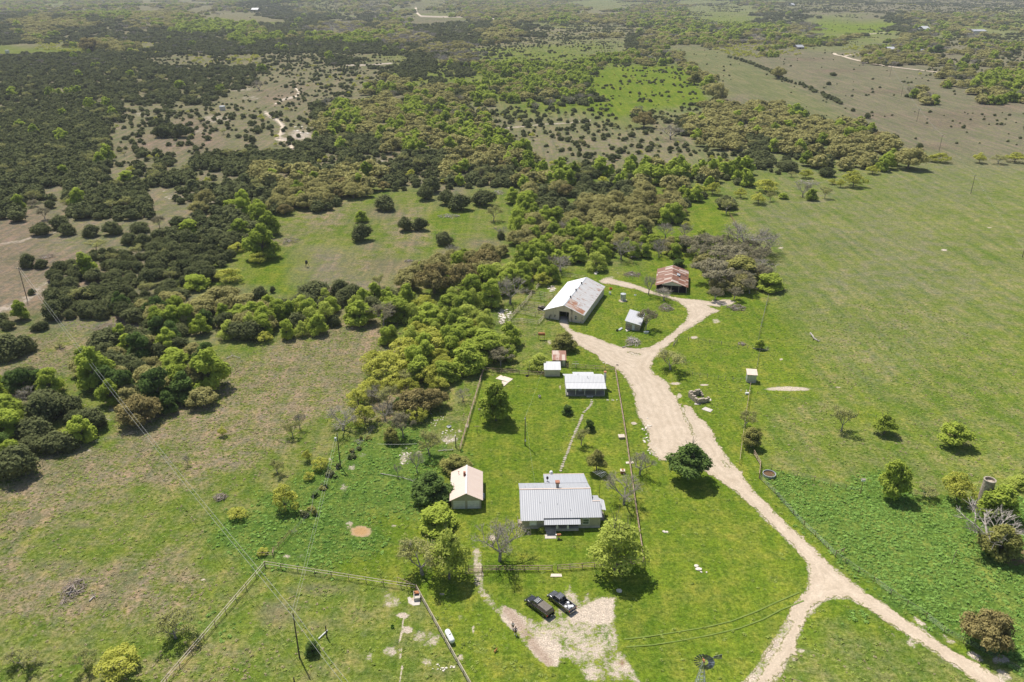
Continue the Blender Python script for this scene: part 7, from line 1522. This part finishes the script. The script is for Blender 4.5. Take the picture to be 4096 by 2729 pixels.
rocks('CZ', 1600, 600, 90, 70, 14, .4, 1.0, 'pale rock on the grass between corral and barn wall', 'rocks between corral and barn'); rocks('Q3', 1040, 800, 45, 120, 22, .3, .8, 'pale stone along the left edge of the wide gravel drive', 'stones edging the left of the drive'); rocks('Q3', 1090, 960, 40, 70, 12, .25, .6, 'pale stone at the lower left corner of the wide gravel drive', 'stones at the drive corner')
rocks('Q7', 1700, 520, 30, 20, 3, .7, 1.3, 'pale stone lying in the wide lawn right of the big yellow green tree', 'stones in the wide lawn'); rocks('Q7', 1740, 560, 30, 14, 2, .4, .6, 'small stone below the larger ones in the wide lawn', 'small stones in the wide lawn'); rocks('Q7', 1415, 215, 16, 10, 2, .6, 1.0, 'dark edged rock on the lawn right of the main house', 'rocks right of the main house'); rocks('Q7', 1015, 710, 6, 10, 1, 1.0, 1.2, 'single rock at the upper right of the gravel yard', 'gravel yard corner rock')
rocks('Q6', 1550, 1370, 110, 30, 16, .2, .5, 'small white stone near the propane tank fence', 'small stones beyond the propane tank'); rocks('Q2', 1600, 850, 70, 70, 30, .2, .6, 'small pale rock on the stony slope west of the lawn', 'rocks on the stony slope west of the lawn'); rocks('Q2', 1220, 1020, 60, 80, 22, .2, .6, 'small pale rock below the grey leafed tree', 'rocks below the grey leafed tree'); rocks('Q2', 1480, 700, 80, 60, 16, .2, .5, 'small rock under the dark brown oaks', 'rocks under the brown oaks'); rocks('BZ', 1210, 885, 24, 10, 5, .5, .9, 'tan block on the grass before the stone shed', 'blocks before the stone shed'); rocks('BZ', 780, 118, 30, 14, 4, 1.0, 1.8, 'pale rock on the grass behind the big barn', 'rocks behind the big barn')
rocks('Q3', 1880, 455, 60, 6, 6, .2, .4, 'small stone on the verge right of the drive', 'stones on the right verge'); rocks('GH', 1900, 480, 70, 20, 8, .3, .6, 'small pale stone at the drive edge behind the cottage', 'stones behind the cottage'); rocks('GH', 2050, 1440, 160, 12, 10, .25, .45, 'small stone in the line right of the cottage steps', 'stones right of the cottage steps'); rocks('A', 2030, 880, 60, 40, 14, 1.2, 3.0, 'pale boulder beside the rocky track on the hillside', 'boulders by the hillside track')
# brush heaps and dead wood
def heap(fr, x, y, wpx, hpx, label, n=90, mat='brush_wood', hgt=1.2, logs=6, dead=None):
    g = at(fr, x, y); m_ = MPP(*Z(fr, x, y))*FR[fr][2]; rx = wpx*m_/2; v = Z(fr, x, y)[1]-CY; ang = R(24.7)+math.atan(v/FP); ry = max(.6, hpx*m_/2/math.sin(ang)*.8); ry = min(ry, rx*1.6); mb = MB(); r = random.Random(int(x+y))
    for i in range(n):
        a = r.uniform(0, 6.28); q = math.sqrt(r.random()); cx_, cy_ = rx*q*math.cos(a), ry*q*math.sin(a); z = hgt*(1-q*q)*r.random()+.1; th = r.uniform(0, 6.28); ln = r.uniform(.3, .9)*min(rx, 2.2); tl = r.uniform(-.35, .5)
        d = Vector((math.cos(th), math.sin(th), tl))*ln*.6; c = Vector((cx_, cy_, z)); rad = r.uniform(.02, .06) if i >= logs else r.uniform(.1, .22); e0 = c-d; e0.z = max(.05, e0.z); mb.tube(e0, c+d, rad, rad*.5, 4)
    o = empty('brush_pile', g, 0, label, 'brush pile'); mb.build('branches', mat, o); mb = MB(); r = random.Random(3)
    for i in range(3): mb.tube((r.uniform(-rx*.6, rx*.4), r.uniform(-ry*.5, ry*.5), .2), (r.uniform(-rx*.2, rx*.8), r.uniform(-ry*.5, ry*.5), .35), .16, .1, 6)
    mb.build('log', 'dead_wood', o)
for q in (('Q5',620,715,190,230,'long heap of bare branches in the dry lower left pasture',130,'brush_wood',1.0,12), ('Q1',1885,1375,110,80,'small heap of grey branches in the middle pasture',90,'brush_wood',1.0,6), ('BZ',1285,1040,190,130,'heap of pale sticks on the grass by the drive fork',150,'dead_wood',1.6,10), ('BZ',1720,590,180,100,'heap of sticks at the foot of the dead crooked tree',120,'brush_wood',1.7,8),
    ('BZ',1275,135,240,80,'low brown brush heap between the two barns',170,'brush_wood',1.0,3), ('F',415,985,130,45,'dark pile of logs at the end of the drive loop',110,'brush_wood',1.3,20), ('F',900,140,190,40,'long pale heap of stacked dead wood in the grassy strip',160,'dead_wood',1.5,24), ('D',1950,530,120,60,'grey brush heap beside the big elm',130,'brush_wood',1.2,5),
    ('D',730,1115,190,70,'grey brush heap below the dark juniper wood',170,'brush_wood',1.6,5), ('E',750,365,150,36,'grey brush heap in the meadow',120,'dead_wood',1.2,8), ('D',310,640,120,50,'grey brush heap on the open slope at left',110,'brush_wood',1.2,3), ('E',1085,205,80,36,'grey brush heap at the head of the meadow',90,'dead_wood',1.2,5), ('E',480,665,60,20,'little brown brush heap in the dry meadow',60,'brush_wood',.8,3), ('Q3',1860,60,60,40,'small pile of rubble on the paddock fence',50,'brush_wood',.8,6), ('C',575,110,140,20,'dark brush piles in the far burnt field',120,'brush_wood',4,10), ('B',975,107,30,6,'reddish dirt pile by the distant road',60,'rusty',3,10)): heap(*q)
def deadlog(name, fr, segs, r0, label, cat='log'):
    P = [at(fr, a, b, c) for a, b, c in segs]; o = empty(name, P[0], 0, label, cat); b = P[0]; b = Vector((b.x, b.y, 0)); mb = MB()
    for i in range(len(P)-1): mb.tube(P[i]-b, P[i+1]-b, r0*(1-.5*i/len(P)), r0*(1-.5*(i+1)/len(P)), 7)
    mb.build('trunk', 'dead_wood', o, loc=(0, 0, -0.0)); o.location = b; r = random.Random(9); mb = MB()
    for i in range(10): q = P[r.randrange(1, len(P))]-b; mb.tube(q, q+Vector((r.uniform(-1, 1), r.uniform(-1, 1), r.uniform(.1, .9)))*r.uniform(.6, 1.5), r0*.3, .02, 4)
    mb.build('branch', 'dead_wood', o)
deadlog('fallen_log', 'F', ((912,1150,.9), (930,1170,.5), (935,1185,.3), (970,1205,.2)), .28, 'bleached fallen tree lying alone in the right field'); deadlog('fallen_branch', 'Q2', ((1010,1165,.3), (1100,1180,.4), (1200,1200,.3), (1290,1230,.2)), .08, 'pale fallen branches beside the narrow snag', 'branch'); deadlog('fallen_branch', 'Q1', ((1940,180,.3), (1990,155,.5), (2050,175,.3)), .14, 'pale fallen branch right of the tallest green creek tree', 'branch')
deadlog('fallen_branch', 'Q5', ((765,800,.2), (805,760,.2)), .14, 'single bleached stick right of the long branch heap', 'branch'); deadlog('dead_log', 'BZ', ((1140,1110,.2), (1200,1090,.3), (1260,1080,.4)), .18, 'grey log sticking out of the pale stick heap'); deadlog('fallen_log', 'Q3', ((1950,92,.2), (2070,108,.2)), .16, 'weathered log at the corner of the wire paddock fence')
deadlog('fallen_branch', 'Q2', ((1620,350,.3), (1700,310,.8)), .16, 'pale dead branch under the creek thicket', 'branch')
# the big dead tree at the right edge
g = at('Q8', 2000, 330); random.seed(21); mb = MB(); mb.tube((0, 0, -.1), (.3, 0, 2.4), .5, .4, 8)
for k in range(6): a = k*1.05+.3; branchy(mb, Vector((.3, 0, 2.2)), Vector((math.cos(a)*.8, math.sin(a)*.8, .62)).normalized(), 3.0, .2, 3, 3, .5)
o = empty('dead_tree', g, 0, 'big dead tree with bleached spreading limbs at the right edge', 'tree', None, (1.15, 1.15, 1.0)); mb.build('limbs', 'dead_wood', o)
# board walkway across the creek bank and rails of old lumber
deadlog('lumber_pile', 'Q2', ((1505,972,.3), (1560,965,.3), (1625,962,.3)), .12, 'weathered lumber rails at the west yard fence foot', 'lumber')
# ================================================================ LIGHT, AIR, CAMERA
SUN_EL = R(61); SAZ = math.atan2(-.53, .85)   # azimuth of the sun measured from +Y towards +X
sd = Vector((math.sin(SAZ)*math.cos(SUN_EL), math.cos(SAZ)*math.cos(SUN_EL), math.sin(SUN_EL)))
sl = bpy.data.lights.new('sun', 'SUN'); sl.energy = 4.6; sl.angle = R(.5); sl.color = (1.0, .955, .88)
so = bpy.data.objects.new('sun', sl); COL.objects.link(so); so.rotation_euler = sd.to_track_quat('Z', 'Y').to_euler(); so.location = (0, 0, 200)
w = bpy.data.worlds.new('World'); SC.world = w; w.use_nodes = True; nt = w.node_tree; nt.nodes.clear()
sky = nt.nodes.new('ShaderNodeTexSky'); sky.sky_type = 'NISHITA'; sky.sun_disc = False; sky.sun_elevation = SUN_EL; sky.sun_rotation = SAZ; sky.air_density = 1.0; sky.dust_density = 1.5
bg = nt.nodes.new('ShaderNodeBackground'); bg.inputs[1].default_value = .085; wo = nt.nodes.new('ShaderNodeOutputWorld'); nt.links.new(sky.outputs[0], bg.inputs[0]); nt.links.new(bg.outputs[0], wo.inputs[0])
mb = MB(); mb.b2((-8200, -300, -60), (8200, 10200, 125)); m = bpy.data.materials.new('haze_air'); m.use_nodes = True; nt = m.node_tree; nt.nodes.clear(); M['haze_air'] = m
pv = nt.nodes.new('ShaderNodeVolumePrincipled'); pv.inputs['Density'].default_value = HAZE; pv.inputs['Color'].default_value = (.86, .90, .97, 1); pv.inputs['Anisotropy'].default_value = .2
mo = nt.nodes.new('ShaderNodeOutputMaterial'); nt.links.new(pv.outputs[0], mo.inputs['Volume'])
if HAZE > 0: tag(mb.build('haze', 'haze_air'), 'thin pale haze filling the air over the far country', 'haze', kind='stuff')
cd = bpy.data.cameras.new('camera'); cam = bpy.data.objects.new('camera', cd); COL.objects.link(cam); SC.camera = cam
cd.sensor_width = 36; cd.lens = 36*FP/4096; cam.location = (0, 0, CAMH); cam.rotation_euler = (R(90-24.7), 0, 0); cd.clip_end = 20000; cd.clip_start = 1
SC.view_settings.view_transform = 'Standard'; SC.view_settings.look = 'None'; SC.view_settings.exposure = EXPO; SC.view_settings.gamma = 1
SC.cycles.max_bounces = 7; SC.cycles.diffuse_bounces = 4; SC.cycles.transmission_bounces = 4; SC.cycles.volume_bounces = 0; SC.cycles.volume_max_steps = 64
